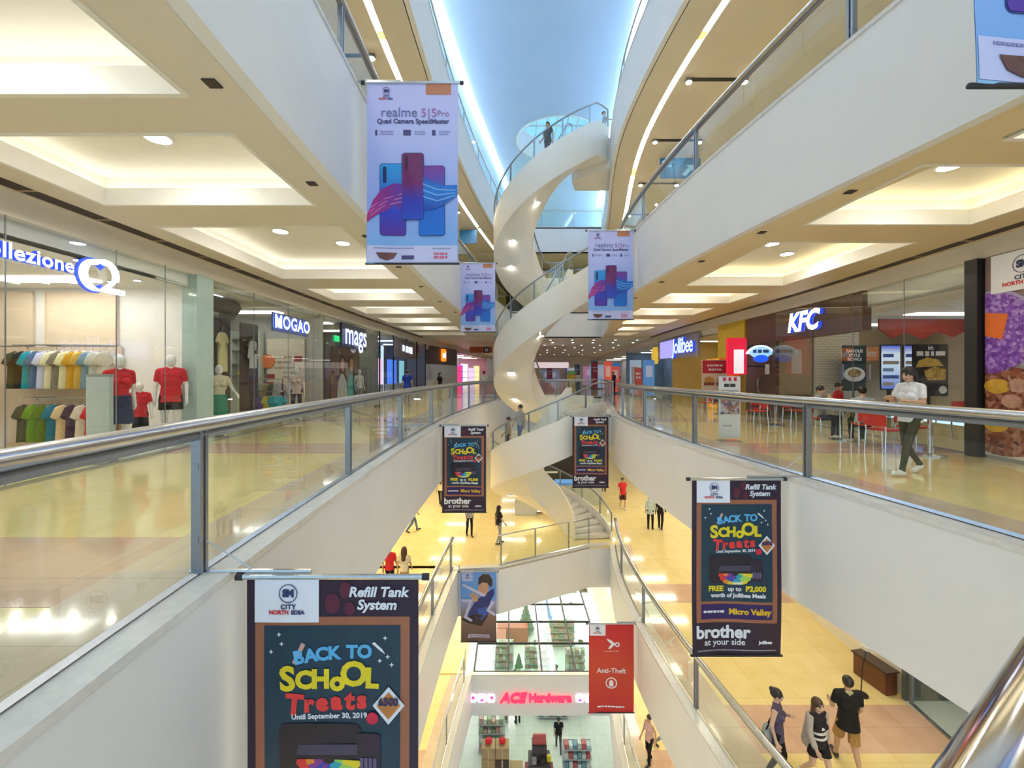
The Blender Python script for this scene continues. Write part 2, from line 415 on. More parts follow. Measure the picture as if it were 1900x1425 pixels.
# ---- ceilings of the galleries (underside of the storey above) with lit coffers
COF_L = [(-0.6,1.6),(2.4,3.74),(4.4,6.2),(7.15,11.0),(12.3,14.2),(15.6,17.4),(18.7,20.5),(22,23.8),(25.2,27)]
COF_R = [(-0.6,1.6),(2.6,4.45),(5.05,7.0),(8.0,11.85),(13.0,14.8),(16.0,17.8),(19.2,21.0),(22.3,24.1),(25.4,27.2)]
CXL = (-5.85, -2.86); CXR = (4.78, 7.45)
def soffit(side, zc, y0, y1, coffers, cx, cove, detail=True):
    sgn = -1 if side == 'left' else 1
    E = XL if side == 'left' else XR
    S = SL if side == 'left' else SR
    a, b = (cx[1], cx[0]) if side == 'left' else cx          # a nearest the void, b nearest the shops
    def ax(y): return max(a, E(y)+0.45) if side == 'right' else min(a, E(y)-0.42)
    def bx(y): return b
    mb = MB(); t = 0.05
    def rib(f, g, p, q):
        yy = ysteps(p, q); mb.ribbon([(f(y), y) for y in yy], [(g(y), y) for y in yy], zc, zc+t)
    rib(lambda y: E(y) - sgn*(CUR-0.138), ax, y0, y1)
    rib(bx, lambda y: S(y) - sgn*0.38, y0, y1)
    rib(lambda y: S(y) - sgn*0.10, lambda y: S(y) + sgn*0.4, y0, y1)
    prev = y0
    for (p, q) in coffers:
        rib(ax, bx, prev, p); prev = q
    rib(ax, bx, prev, y1)
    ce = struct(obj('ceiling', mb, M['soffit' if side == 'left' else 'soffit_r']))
    yy = ysteps(y0, y1)
    sl = obj('air_slot', MB().ribbon([(S(y) - sgn*0.395, y) for y in yy], [(S(y) - sgn*0.085, y) for y in yy], zc+0.012, zc+0.05), M['slot'], ce)
    dv = MB()
    for y in ysteps(y0, min(y1, 22), 1.1):
        dv.box(S(y) - 0.38 if sgn > 0 else S(y)+0.10, S(y) - 0.10 if sgn > 0 else S(y)+0.38, y-0.02, y+0.02, zc+0.004, zc+0.02)
    obj('slot_divider', dv, M['brown'], sl)
    for (p, q) in coffers:
        x0, x1 = sorted((ax((p+q)/2), b)); r, h1, h2, g = 0.05, 0.24, 0.48, 0.22
        c = MB()
        # upstand of the opening, a little proud of the ceiling
        r = 0.006; u = 0.05
        for X0, X1, Y0, Y1 in ((x0-u,x0+r,p-u,q+u),(x1-r,x1+u,p-u,q+u),(x0+r,x1-r,p-u,p+r),(x0+r,x1-r,q-r,q+u)):
            c.box(X0, X1, Y0, Y1, zc-0.006, zc+h1)
        # cavity above it, wider than the opening
        c.box(x0-g-.04, x1+g+.04, p-g-.04, q+g+.04, zc+h2, zc+h2+0.04)
        for X0, X1, Y0, Y1 in ((x0-g-.04,x0-g,p-g,q+g),(x1+g,x1+g+.04,p-g,q+g),(x0-g-.04,x1+g+.04,p-g-.04,p-g),(x0-g-.04,x1+g+.04,q+g,q+g+.04)):
            c.box(X0, X1, Y0, Y1, zc+h1-0.09, zc+h2)
        for X0, X1, Y0, Y1 in ((x0-g,x0-u,p-g,q+g),(x1+u,x1+g,p-g,q+g),(x0-u,x1+u,p-g,p-u),(x0-u,x1+u,q+u,q+g)):
            c.box(X0, X1, Y0, Y1, zc+h1-0.09, zc+h1-0.05)
        co = obj('coffer', c, M['lip'], ce)
        L = MB(); e = 0.13
        for X0, X1, Y0, Y1 in ((x0-e,x0-e+.05,p-e,q+e),(x1+e-.05,x1+e,p-e,q+e),(x0-e,x1+e,p-e,p-e+.05),(x0-e,x1+e,q+e-.05,q+e)):
            L.box(X0, X1, Y0, Y1, zc+h1-0.03, zc+h1+0.02)
        obj('cove_light', L, M[cove], co)
        if cove == 'cove_low':
            xm, ym = (x0+x1)/2, (p+q)/2
            obj('added_lamp_panel', MB().box(xm-0.5, xm+0.5, ym-0.35, ym+0.35, zc+h2-0.04, zc+h2-0.004), M['panel_low_w' if side == 'left' else 'panel_low'], co)  # added panel inside unseen coffers, brightens the lower floors
    return ce
for zc in (Z4-SD, Z3-SD, Z2-SD):
    y1 = YB if zc > 0 else 18.0
    soffit('left', zc, -4.0, y1, [c for c in COF_L if c[1] < y1], CXL, 'cove_l' if zc > 0 else 'cove_low')
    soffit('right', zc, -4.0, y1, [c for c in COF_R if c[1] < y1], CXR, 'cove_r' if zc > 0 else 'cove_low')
# ceilings of the storey above ours (underside of the top gallery): flat, with linear lamps
for side, sgn, E, S in (('left', -1, XL, SL), ('right', 1, XR, SR)):
    ys = ysteps(-4, YB); zc = Z5 - SD
    lo, hi = 0.62, 0.78
    mb = MB()
    mb.ribbon([(E(y) - sgn*0.1, y) for y in ys], [(E(y) + sgn*lo, y) for y in ys], zc, zc+0.05)
    mb.ribbon([(E(y) + sgn*hi, y) for y in ys], [(S(y) + sgn*0.4, y) for y in ys], zc, zc+0.05)
    ce = struct(obj('ceiling', mb, M['soffit']))
    lt = MB()
    segs = [(-4, 3.0), (3.4, 10.3), (10.6, 17.2), (17.9, 24), (24.4, YB)]
    for p, q in segs:
        yy = ysteps(p, q)
        lt.ribbon([(E(y) + sgn*(lo-.02), y) for y in yy], [(E(y) + sgn*(hi+.02), y) for y in yy], zc+0.055, zc+0.085)
    obj('linear_light', lt, M['stripy'] if side == 'right' else M['stripy'], ce)
# outer walls of storeys whose shops are not in view
def outer(side, z0, z1, y0, y1, m='cream'):
    sgn = -1 if side == 'left' else 1
    S = SL if side == 'left' else SR
    ys = ysteps(y0, y1, 2)
    return struct(obj('wall_' + side, MB().ribbon([(S(y) + sgn*0.0, y) for y in ys], [(S(y) + sgn*0.2, y) for y in ys], z0, z1), M[m]))
for side in ('left', 'right'):
    outer(side, Z4, Z5-SD, -4, 62); outer(side, Z5, 15.6, -4, 62); outer(side, Z1, Z2-SD, -4, 40)
outer('left', Z2, Z3-SD, -4, 40); outer('right', Z2, Z3-SD, 9.6, 40); outer('right', Z2, Z3-SD, -4, 4.0)
outer('left', Z0, Z1-SD, -4, 18.4, 'white'); outer('right', Z0, Z1-SD, -4, 18.4, 'white')
for z in (Z3, Z4, Z5):
    struct(obj('wall_back', MB().box(-8, 16, 61.5, 62, z, z+4.1), M['cream']))
for z in (Z0, Z1, Z2):
    struct(obj('wall_back', MB().box(-12, 14, 40, 40.3, z, z+4.3), M['cream'] if z != Z0 else M['white']))

# ---- the roof of the atrium with its round skylight and the long lamps
ZR = 15.5; OX, OY, OR = 2.75, 25.8, 2.45
rb = MB(); n = 48
x0, x1, y0, y1 = -7.2, 13, 13.0, 62.0
sq = []
for k in range(n):
    a = 2*PI*k/n; c, s_ = math.cos(a), math.sin(a); t = 3.6/max(abs(c), abs(s_))
    sq.append((OX + c*t, OY + s_*t))
vs = [(OX+OR*math.cos(2*PI*k/n), OY+OR*math.sin(2*PI*k/n), ZR) for k in range(n)] + [(p[0], p[1], ZR) for p in sq]
rb.add(vs, [(k,(k+1)%n,n+(k+1)%n,n+k) for k in range(n)])
for X0, X1, Y0, Y1 in ((x0,x1,y0,OY-3.6),(x0,x1,OY+3.6,y1),(x0,OX-3.6,OY-3.6,OY+3.6),(OX+3.6,x1,OY-3.6,OY+3.6)):
    rb.box(X0, X1, Y0, Y1, ZR, ZR+0.1)
roof = struct(obj('ceiling', rb, M['roofc']))
dr = MB()
dr.add([(OX+OR*math.cos(2*PI*k/n), OY+OR*math.sin(2*PI*k/n), zz) for zz in (ZR, ZR+1.35) for k in range(n)], [(k,(k+1)%n,n+(k+1)%n,n+k) for k in range(n)])
o = obj('skylight_drum', dr, mat('skylight_white', (0.86,0.88,0.9), 0.5, var=0.01), roof); autosmooth(o)
rim = MB().tube([(OX+(OR+.03)*math.cos(2*PI*k/n), OY+(OR+.03)*math.sin(2*PI*k/n), ZR-0.01) for k in range(n+1)], 0.035, 6)
obj('skylight_rim', rim, M['white'], roof)
sky = struct(obj('window_1', MB().cyl(OX, OY, ZR+1.36, ZR+1.38, OR, 48), glass('skylight_glass', (0.62, 0.86, 0.97))))
for k in range(-3, 4):
    hx = k*0.62; hy = math.sqrt(max(0.01, OR*OR - hx*hx))
    obj('mullion', MB().box(OX+hx-0.025, OX+hx+0.025, OY-hy, OY+hy, ZR+1.26, ZR+1.355), M['white'], sky)
for k in range(2):
    yy = OY + (-0.8 + 1.6*k); hx = math.sqrt(OR*OR - 0.64)
    obj('mullion', MB().box(OX-hx, OX+hx, yy-0.02, yy+0.02, ZR+1.28, ZR+1.35), M['white'], sky)
def roofstrip(pts):
    mb = MB(); n = len(pts)
    A = []; B = []
    for i, p in enumerate(pts):
        t = (Vector(pts[min(i+1,n-1)]) - Vector(pts[max(i-1,0)])).normalized()
        A.append((p[0]-t.y*0.13, p[1]+t.x*0.13)); B.append((p[0]+t.y*0.13, p[1]-t.x*0.13))
    return mb.ribbon(A, B, ZR-0.14, ZR-0.09)
lpts = smooth_curve([(13.2,-2.95),(16,-2.85),(22,-2.1),(28,-1.1),(34,-0.1),(40,1.2)])
rpts = smooth_curve([(13.2,4.7),(16,4.86),(21,5.35),(28,6.2),(36,7.2)])
obj('linear_light', roofstrip([(x, y) for y, x in lpts[::6]]), M['stripw'], roof)
obj('linear_light', roofstrip([(x, y) for y, x in rpts[::6]]), M['stripw'], roof)
hr_ = MB()
for pts_ in (lpts, rpts):
    for y, x in pts_[::26]: hr_.tube([(x, y, ZR-0.1), (x, y, ZR)], 0.01, 5)
obj('lamp_hanger', hr_, M['white'], roof)

# ================================================================ RAILINGS
def arc(path):
    P = [Vector(p) for p in path]; s = [0.0]
    for a, b in zip(P, P[1:]): s.append(s[-1] + (b-a).length)
    return P, s
def at_s(P, s, d):
    d = max(0, min(s[-1], d))
    for i in range(len(s)-1):
        if d <= s[i+1] or i == len(s)-2:
            u = 0 if s[i+1] == s[i] else (d - s[i])/(s[i+1]-s[i])
            return P[i].lerp(P[i+1], u)
def railing(label, path, posts, joints=None, group=None, h=1.13, name='glass_railing', base=True, thin=False, rad=0.068):
    """posts: distances along the path; glass panels fill between posts and joints"""
    P, s = arc(path); org = P[0]
    th = thing(name, label, 'railing', tuple(org), 0, group)
    loc = [p - org for p in P]
    def sub(a, b, dz, step=0.5):
        n = max(1, int((b-a)/step)); return [at_s(loc, s, a + (b-a)*i/n) + Vector((0,0,dz)) for i in range(n+1)]
    hr = MB(); top = sub(0, s[-1], h)
    r = 0.03 if thin else rad
    hr.tube(top, r, 10, squash=0.8)
    o = obj('handrail', hr, M['steel'], th, smooth=True)
    if not thin:
        n = len(top); ch = MB()
        ch.tube([p - Vector((0,0,0.07)) for p in top], 0.04, 4)
        obj('rail_channel', ch, M['steel_dk'], th)
    for d in posts:
        p = at_s(loc, s, d); q = at_s(loc, s, d+0.05) - at_s(loc, s, d-0.05); a = math.atan2(q.y, q.x)
        mb = MB()
        if thin: mb.box(-0.02, 0.02, -0.02, 0.02, 0, h)
        else:
            mb.box(-0.045, -0.012, -0.035, 0.035, -0.02, h-0.03).box(0.012, 0.045, -0.035, 0.035, -0.02, h-0.03)
            mb.box(-0.05, 0.05, -0.02, 0.02, 0.25, 0.30).box(-0.05, 0.05, -0.02, 0.02, 0.8, 0.85)
        obj('post', mb, M['steel_dk'], th, tuple(p), a)
    cuts = sorted(set([0.0] + list(posts) + list(joints or []) + [s[-1]]))
    for a, b in zip(cuts, cuts[1:]):
        if b - a < 0.15: continue
        g = 0.012; n = max(1, int((b-a)/0.4)); pts = [at_s(loc, s, a+g + (b-a-2*g)*i/n) for i in range(n+1)]
        mb = MB(); k = len(pts)
        mb.add([tuple(p + Vector((0,0,0.03))) for p in pts] + [tuple(p + Vector((0,0,h-0.07))) for p in pts], [(i,i+1,k+i+1,k+i) for i in range(k-1)])
        obj('glass_panel', mb, M['glass'], th, smooth=True)
    if base:
        obj('base_channel', MB().tube(sub(0, s[-1], 0.025), 0.028, 4), M['steel'], th)
    return th
def gp(E, y0, y1, z, off=0.0):
    return [(E(y)+off, y, z) for y in ysteps(y0, y1, 0.4)]
def posts_at(E, y0, ylist):
    out = []
    for y in ylist:
        out.append(sum(math.hypot(E(b)-E(a), b-a) for a, b in zip(ysteps(y0, y, 0.4), ysteps(y0, y, 0.4)[1:])))
    return out
LP = [0.2, 3.27, 6.45, 9.5, 12.8, 15.9, 19.0, 22.1, 25.2]
RP = [3.25, 6.3, 9.36, 12.4, 15.3]
def mids(l): return [(a+b)/2 for a, b in zip(l, l[1:])]
railing('glass railing with steel handrail in front of the clothing shops', gp(XL, -1.2, YB, Z3), posts_at(XL, -1.2, LP), posts_at(XL, -1.2, mids(LP)))
railing('glass railing with steel handrail in front of the fried chicken restaurant', gp(XR, 3.0, 16.9, Z3), posts_at(XR, 3.0, RP), posts_at(XR, 3.0, mids(RP)))
railing('short glass railing beyond the staircase by the burger restaurant', gp(XR, 20.6, YB, Z3), posts_at(XR, 20.6, [20.8, 23.5, 26.5]), [])
LP4 = [0.2, 3.1, 6.15, 9.3, 12.6, 16.2, 19.4, 22.6, 25.8]
RP4 = [2.35, 5.6, 9.3, 12.5, 15.6]
railing('upper glass railing above the clothing shops', gp(XL, -1, YB, Z4), posts_at(XL, -1, LP4), posts_at(XL, -1, mids(LP4)), thin=False)
railing('upper glass railing above the restaurants', gp(XR, -1, 16.9, Z4), posts_at(XR, -1, RP4), posts_at(XR, -1, mids(RP4)))
railing('upper glass railing behind the spiral stair', gp(XR, 20.6, YB, Z4), posts_at(XR, 20.6, [20.8, 23.5, 26.5]), [], thin=True)
railing('topmost glass railing under the long roof lamp, opposite the stair', gp(XL, 4, YB, Z5), posts_at(XL, 4, [6,9,12,15,18,21,24,27]), [], thin=True)
railing('topmost glass railing leading to the head of the stair', gp(XR, 4, 16.9, Z5), posts_at(XR, 4, [6,9,12,15]), [], thin=True)
railing('topmost glass railing past the head of the stair', gp(XR, 20.6, YB, Z5), posts_at(XR, 20.6, [22,25,28]), [], thin=True)
railing('lower storey glass railing beside the orange-lit floor', gp(XL, -1, 16.0, Z2), posts_at(XL, -1, [3.3,6.4,9.5,12.9,15.7]), posts_at(XL, -1, [11.2,14.3]))
railing('lower storey glass railing beside the shoppers with bags', gp(XR, -1, 18.1, Z2), posts_at(XR, -1, [3.2,6.2,9.3,12.5,15.6]), posts_at(XR, -1, [4.7,7.75,10.9,14]))
railing('lowest glass railing along the left edge above the hardware store', gp(XL, 2, 18.4, Z1), posts_at(XL, 2, [9,12,15,18]), [], thin=True)
railing('lowest glass railing along the right edge above the hardware store', gp(XR, 2, 18.4, Z1), posts_at(XR, 2, [9,12,15,18]), [], thin=True)
railing('glass railing on the curved white balcony below the stair', [(p[0], p[1]+0.12, Z2) for p in bal[1:-1]], [0.1, 1.6, 3.2, 4.5], [], thin=True)
for z, t in ((Z3, 'far glass railing closing the void on our storey'), (Z4, 'far glass railing across the void behind the yellow sign'), (Z5, 'far glass railing across the void under the skylight')):
    railing(t, [(XL(YB)+0.1+i*(XR(YB)-XL(YB)-.2)/8, YB+0.15, z) for i in range(9)], [0.1, 2.2, 4.4, 6.3], [], thin=True)
# the bridge we stand on: its rail crosses the lower right corner
br = [(-2.2, -1.234), (4.62, 2.995)]
bpath = [(br[0][0] + (br[1][0]-br[0][0])*i/10, br[0][1] + (br[1][1]-br[0][1])*i/10, 0) for i in range(11)]
bt = railing('chrome handrail of the bridge crossing the lower right corner', bpath, [0.6, 6.8], [4.6], h=1.1, rad=0.045)
for c in bt.children:
    if c.name.startswith('handrail'): c.data.materials[0] = M['chrome']
plate(Z3, [(br[0][0]-0.2, br[0][1]-0.05), (br[1][0]+0.1, br[1][1]-0.05), (5.0, -1.5), (-2.4, -4)], th=0.3)

# added ledges with uplights, out of view on the top gallery walls, brighten the roof
for side, S, sg in (('left', SL, -1), ('right', SR, 1)):
    ys = ysteps(8, 50, 2)
    lg = struct(obj('trim_%d' % (30 if sg < 0 else 31), MB().ribbon([(S(y)-sg*0.5, y) for y in ys], [(S(y), y) for y in ys], 12.6, 12.66).ribbon([(S(y)-sg*0.5, y) for y in ys], [(S(y)-sg*0.46, y) for y in ys], 12.66, 12.76), M['white']))
    obj('cove_light', MB().ribbon([(S(y)-sg*0.4, y) for y in ys], [(S(y)-sg*0.25, y) for y in ys], 12.67, 12.72), M['uplight'], lg)

# ================================================================ THE SPIRAL STAIR
def flight(label, cx, cy, Ro, Ri, th0, flat0, sweep, flat1, ztop, zbot, lamps, inner_rail=True, drop=1.0, up=0.42, upi=None):
    """helical flight turning away to the left and back; angles in degrees, clockwise from above"""
    root = thing('spiral_staircase', label, 'staircase', (cx, cy, 0))
    def zat(a):
        return ztop - (ztop-zbot)*max(0.0, min(1.0, (a-flat0)/sweep))
    tot = flat0 + sweep + flat1
    N = int(tot/4)
    A = [tot*i/N for i in range(N+1)]
    w = Ro - Ri; upi = up if upi is None else upi
    prof = [(Ro, up), (Ro, -drop*0.93), (Ro-0.03, -drop), (Ro-0.26, -drop), (Ri+w*0.42, -drop), (Ri+w*0.24, -drop*0.94), (Ri+0.10, -drop*0.76), (Ri+0.03, -drop*0.5), (Ri, upi),
            (Ri+0.08, upi), (Ri+0.08, -0.05), (Ro-0.08, -0.05), (Ro-0.08, up)]
    vs = []; fs = []; m = len(prof)
    for a in A:
        t = math.radians(th0 - a); c, s_ = math.cos(t), math.sin(t); z = zat(a)
        vs += [(r*c, r*s_, z+dz) for r, dz in prof]
    for i in range(N):
        for k in range(m):
            k2 = (k+1) % m
            fs.append((i*m+k, i*m+k2, (i+1)*m+k2, (i+1)*m+k))
    fs += [tuple(range(m)), tuple(N*m+k for k in range(m))[::-1]]
    autosmooth(obj('shell', MB().add(vs, fs), M['shell'], root), 0.7)
    # treads
    ns = 32; da = sweep/ns; r0, r1 = Ri+0.08, Ro-0.08
    tm = MB(); hw = math.radians(da/2*1.08)
    pts = [(r0*math.cos(-hw), r0*math.sin(-hw)), (r1*math.cos(-hw), r1*math.sin(-hw)), (r1*math.cos(hw), r1*math.sin(hw)), (r0*math.cos(hw), r0*math.sin(hw))]
    tme = tm.zprism(pts, -0.16, 0).mesh('tread')
    for k in range(ns):
        a = flat0 + da*(k+0.5)
        obj('tread', tme, M['curb'], root, (0, 0, zat(a)+0.1), math.radians(th0 - a))
    # rails
    for r, on in ((Ro-0.04, True), (Ri+0.04, inner_rail)):
        if not on: continue
        pth = [(r*math.cos(math.radians(th0-a)), r*math.sin(math.radians(th0-a)), zat(a)+(up if r > 2 else upi)) for a in A]
        obj('handrail', MB().tube([(p[0], p[1], p[2]+0.74) for p in pth], 0.035, 8), M['steel_dk'], root, smooth=True)
        step = 6 if r > 2 else 10
        for i in range(0, len(pth), step):
            p = pth[i]; obj('post', MB().box(-0.025, 0.025, -0.025, 0.025, -0.05, 0.74), M['steel_dk'], root, p, math.radians(th0-A[i]))
        for i in range(0, len(pth)-1, step):
            seg = pth[i:i+step+1]; k = len(seg)
            obj('glass_panel', MB().add([(p[0], p[1], p[2]) for p in seg] + [(p[0], p[1], p[2]+0.7) for p in seg], [(j,j+1,k+j+1,k+j) for j in range(k-1)]), M['glass'], root, smooth=True)
    for a in lamps:
        t = math.radians(th0-a); r = (Ro+Ri)/2 + 0.15
        lp = obj('spotlight', MB().cyl(0, 0, -0.03, 0.03, 0.11, 14), M['white'], root, (r*math.cos(t), r*math.sin(t), zat(a)-drop))
        obj('lens', MB().cyl(0, 0, -0.045, -0.028, 0.085, 14), M['lamp'], lp)
    return root, zat
def landing(cx, cy, Ro, Ri, th0, z, side='start'):
    t = math.radians(th0); c, s_ = math.cos(t), math.sin(t)
    a, b = (cx+Ri*c, cy+Ri*s_), (cx+Ro*c, cy+Ro*s_)
    pts = [a, b, (XR(b[1])+0.15, b[1]-0.03), (XR(b[1]+2.2)+0.15, b[1]+2.2), (a[0]+0.3, b[1]+2.2)]
    l = struct(obj('floor', MB().zprism(pts, z-1.3, z-0.02), M['shell']))
    return l
SCX, SCY, SRO, SRI = 1.92, 19.8, 2.77, 0.95
f1, z1f = flight('uppermost flight of the white spiral stair, rising to the top gallery under the skylight', SCX, SCY, SRO, SRI, -40, 16, 195, 70, Z5, Z4, (75, 118, 148))
f2, z2f = flight('middle flight of the cream spiral stair, coming down to our storey', SCX, SCY, SRO, SRI, -40, 16, 195, 70, Z4, Z3, (70, 122, 165))
F3 = (1.72, 18.6, 2.65, 0.95)
f3, z3f = flight('lower flight of the white spiral stair, going down to the floor below', *F3, -42, 15, 296, 4, Z3, Z2, (160, 215), inner_rail=False, upi=0.95, drop=1.1)
landing(SCX, SCY, SRO, SRI, -40, Z5); landing(SCX, SCY, SRO, SRI, -40, Z4); landing(F3[0], F3[1], F3[2], F3[3], -42, Z3)

# ================================================================ PEOPLE AND MANNEQUINS
def _seg(P, a, b, ra, rb, sy):
    a = np.array(a); b = np.array(b); d = b-a; L = float(d@d) + 1e-9
    q = P - a
    if sy != 1.0:
        q = q.copy(); q[..., 1] = q[..., 1]/sy
        d = d.copy(); d[1] = d[1]/sy; L = float(d@d) + 1e-9
    t = np.clip((q@d)/L, 0, 1)
    e = q - t[..., None]*d
    return np.sqrt((e*e).sum(-1)) - (ra + (rb-ra)*t)
def _flat(P, a, b, ra, rb, sy):
    """flat-ended cone: hems, skirts and shorts end cleanly"""
    a = np.array(a, float); b = np.array(b, float); d = b-a
    q = P - a
    if sy != 1.0:
        q = q.copy(); q[..., 1] = q[..., 1]/sy; d = d.copy(); d[1] = d[1]/sy
    L = float(d@d) + 1e-9; t = (q@d)/L; e = q - t[..., None]*d
    rad = np.sqrt((e*e).sum(-1)) - (ra + (rb-ra)*np.clip(t, 0, 1))
    return np.maximum(rad, (np.abs(t-0.5)-0.5)*math.sqrt(L))
def _ell(P, c, r):
    q = P - np.array(c); r = np.array(r)
    k0 = np.sqrt(((q/r)**2).sum(-1)) + 1e-9; k1 = np.sqrt(((q/(r*r))**2).sum(-1)) + 1e-9
    return k0*(k0-1)/k1
def sdf_mesh(name, prims, vox, k=0.018, cuts=()):
    """prims: ('c', a, b, ra, rb, sy, mat) or ('e', c, r, mat) -> one continuous surface (surface nets)"""
    lo = np.array([1e9]*3); hi = -lo; boxes = []
    for p in prims:
        if p[0] in 'cf':
            m = max(p[3], p[4])*max(1, p[5]); a = np.minimum(p[1], p[2]) - m; b = np.maximum(p[1], p[2]) + m
        else: a = np.array(p[1]) - p[2]; b = np.array(p[1]) + p[2]
        boxes.append((a, b)); lo = np.minimum(lo, a); hi = np.maximum(hi, b)
    lo = lo - 3*vox; hi = hi + 3*vox
    n = np.ceil((hi-lo)/vox).astype(int) + 1
    F = np.full(n, 0.08); I = np.zeros(n, np.int16); D = np.full(n, 1e3)
    ax = [lo[i] + vox*np.arange(n[i]) for i in range(3)]
    for p, (a, b) in zip(prims, boxes):
        i0 = np.maximum(0, ((a-lo-0.07)/vox).astype(int)); i1 = np.minimum(n, ((b-lo+0.07)/vox).astype(int)+2)
        sl = tuple(slice(i0[i], i1[i]) for i in range(3))
        P = np.stack(np.meshgrid(ax[0][sl[0]], ax[1][sl[1]], ax[2][sl[2]], indexing='ij'), -1)
        d = _seg(P, *p[1:6]) if p[0] == 'c' else _flat(P, *p[1:6]) if p[0] == 'f' else _ell(P, p[1], p[2])
        cur = F[sl]; h = np.clip(0.5 + 0.5*(cur-d)/k, 0, 1)
        F[sl] = cur*(1-h) + d*h - k*h*(1-h)
        dd = D[sl]; w = d < dd
        dd[w] = d[w]; I[sl][w] = p[-1]
    for c, r in cuts:
        P = np.stack(np.meshgrid(*ax, indexing='ij'), -1); F = np.maximum(F, -_ell(P, c, r))
    ins = F < 0
    c8 = np.zeros(n-1, np.int8)
    for dx in (0,1):
        for dy in (0,1):
            for dz in (0,1): c8 += ins[dx:n[0]-1+dx, dy:n[1]-1+dy, dz:n[2]-1+dz]
    act = (c8 > 0) & (c8 < 8)
    idx = -np.ones(n-1, int); cells = np.argwhere(act); idx[act] = np.arange(len(cells))
    acc = np.zeros((len(cells), 3)); cnt = np.zeros(len(cells))
    corners = [(x,y,z) for x in (0,1) for y in (0,1) for z in (0,1)]
    for a in corners:
        for axx in range(3):
            if a[axx]: continue
            b = list(a); b[axx] = 1
            fa = F[tuple((cells+a).T)]; fb = F[tuple((cells+b).T)]
            m = (fa < 0) != (fb < 0)
            t = np.where(m, fa/(fa-fb+1e-12), 0)
            pt = np.array(a, float)[None].repeat(len(cells), 0); pt[:, axx] += t
            acc[m] += pt[m]; cnt[m] += 1
    V = lo + (cells + acc/np.maximum(cnt, 1)[:, None])*vox
    vm = I[tuple(np.minimum(np.round((V-lo)/vox).astype(int), n-1).T)]
    quads = []
    for axx in range(3):
        u, v = (axx+1) % 3, (axx+2) % 3
        s0 = [slice(None)]*3; s1 = [slice(None)]*3; s0[axx] = slice(0, -1); s1[axx] = slice(1, None)
        A = ins[tuple(s0)]; B = ins[tuple(s1)]
        for flip, mask in ((0, A & ~B), (1, B & ~A)):
            e = np.argwhere(mask); e = e[(e[:, u] > 0) & (e[:, v] > 0)]
            du = np.zeros(3, int); du[u] = 1; dv = np.zeros(3, int); dv[v] = 1
            q = np.stack([idx[tuple((e-du-dv).T)], idx[tuple((e-dv).T)], idx[tuple(e.T)], idx[tuple((e-du).T)]], 1)
            quads.append(q[:, ::-1] if flip else q)
    Q = np.concatenate(quads); Q = Q[(Q >= 0).all(1)]
    me = bpy.data.meshes.new(name)
    me.from_pydata(V.tolist(), [], Q.tolist()); me.update()
    fm = np.sort(vm[Q], axis=1)[:, 1]
    me.polygons.foreach_set('material_index', fm.astype(np.int32)); me.polygons.foreach_set('use_smooth', [True]*len(Q))
    return me

SKIN = mat('skin', (0.56, 0.35, 0.24), 0.55, var=0.04, scale=20)
SKIN2 = mat('skin_light', (0.66, 0.44, 0.33), 0.55, var=0.04, scale=20)
HAIRM = mat('black_hair', (0.018, 0.013, 0.012), 0.4, var=0.3, scale=60, bump=0.3)
HAIRB = mat('brown_hair', (0.07, 0.035, 0.02), 0.4, var=0.3, scale=60, bump=0.3)
EYE = mat('eye_dark', (0.02, 0.015, 0.015), 0.3, var=0)
LIP = mat('lips', (0.50, 0.18, 0.16), 0.4, var=0.05)
BROW = mat('brow', (0.06, 0.04, 0.03), 0.6, var=0)
BODY = {}
def rot2(p, o, a):
    """turn about the x axis through o: positive a leans towards -y"""
    y, z = p[1]-o[1], p[2]-o[2]; c, s_ = math.cos(a), math.sin(a)
    return (p[0], o[1] + y*c - z*s_, o[2] + y*s_ + z*c)
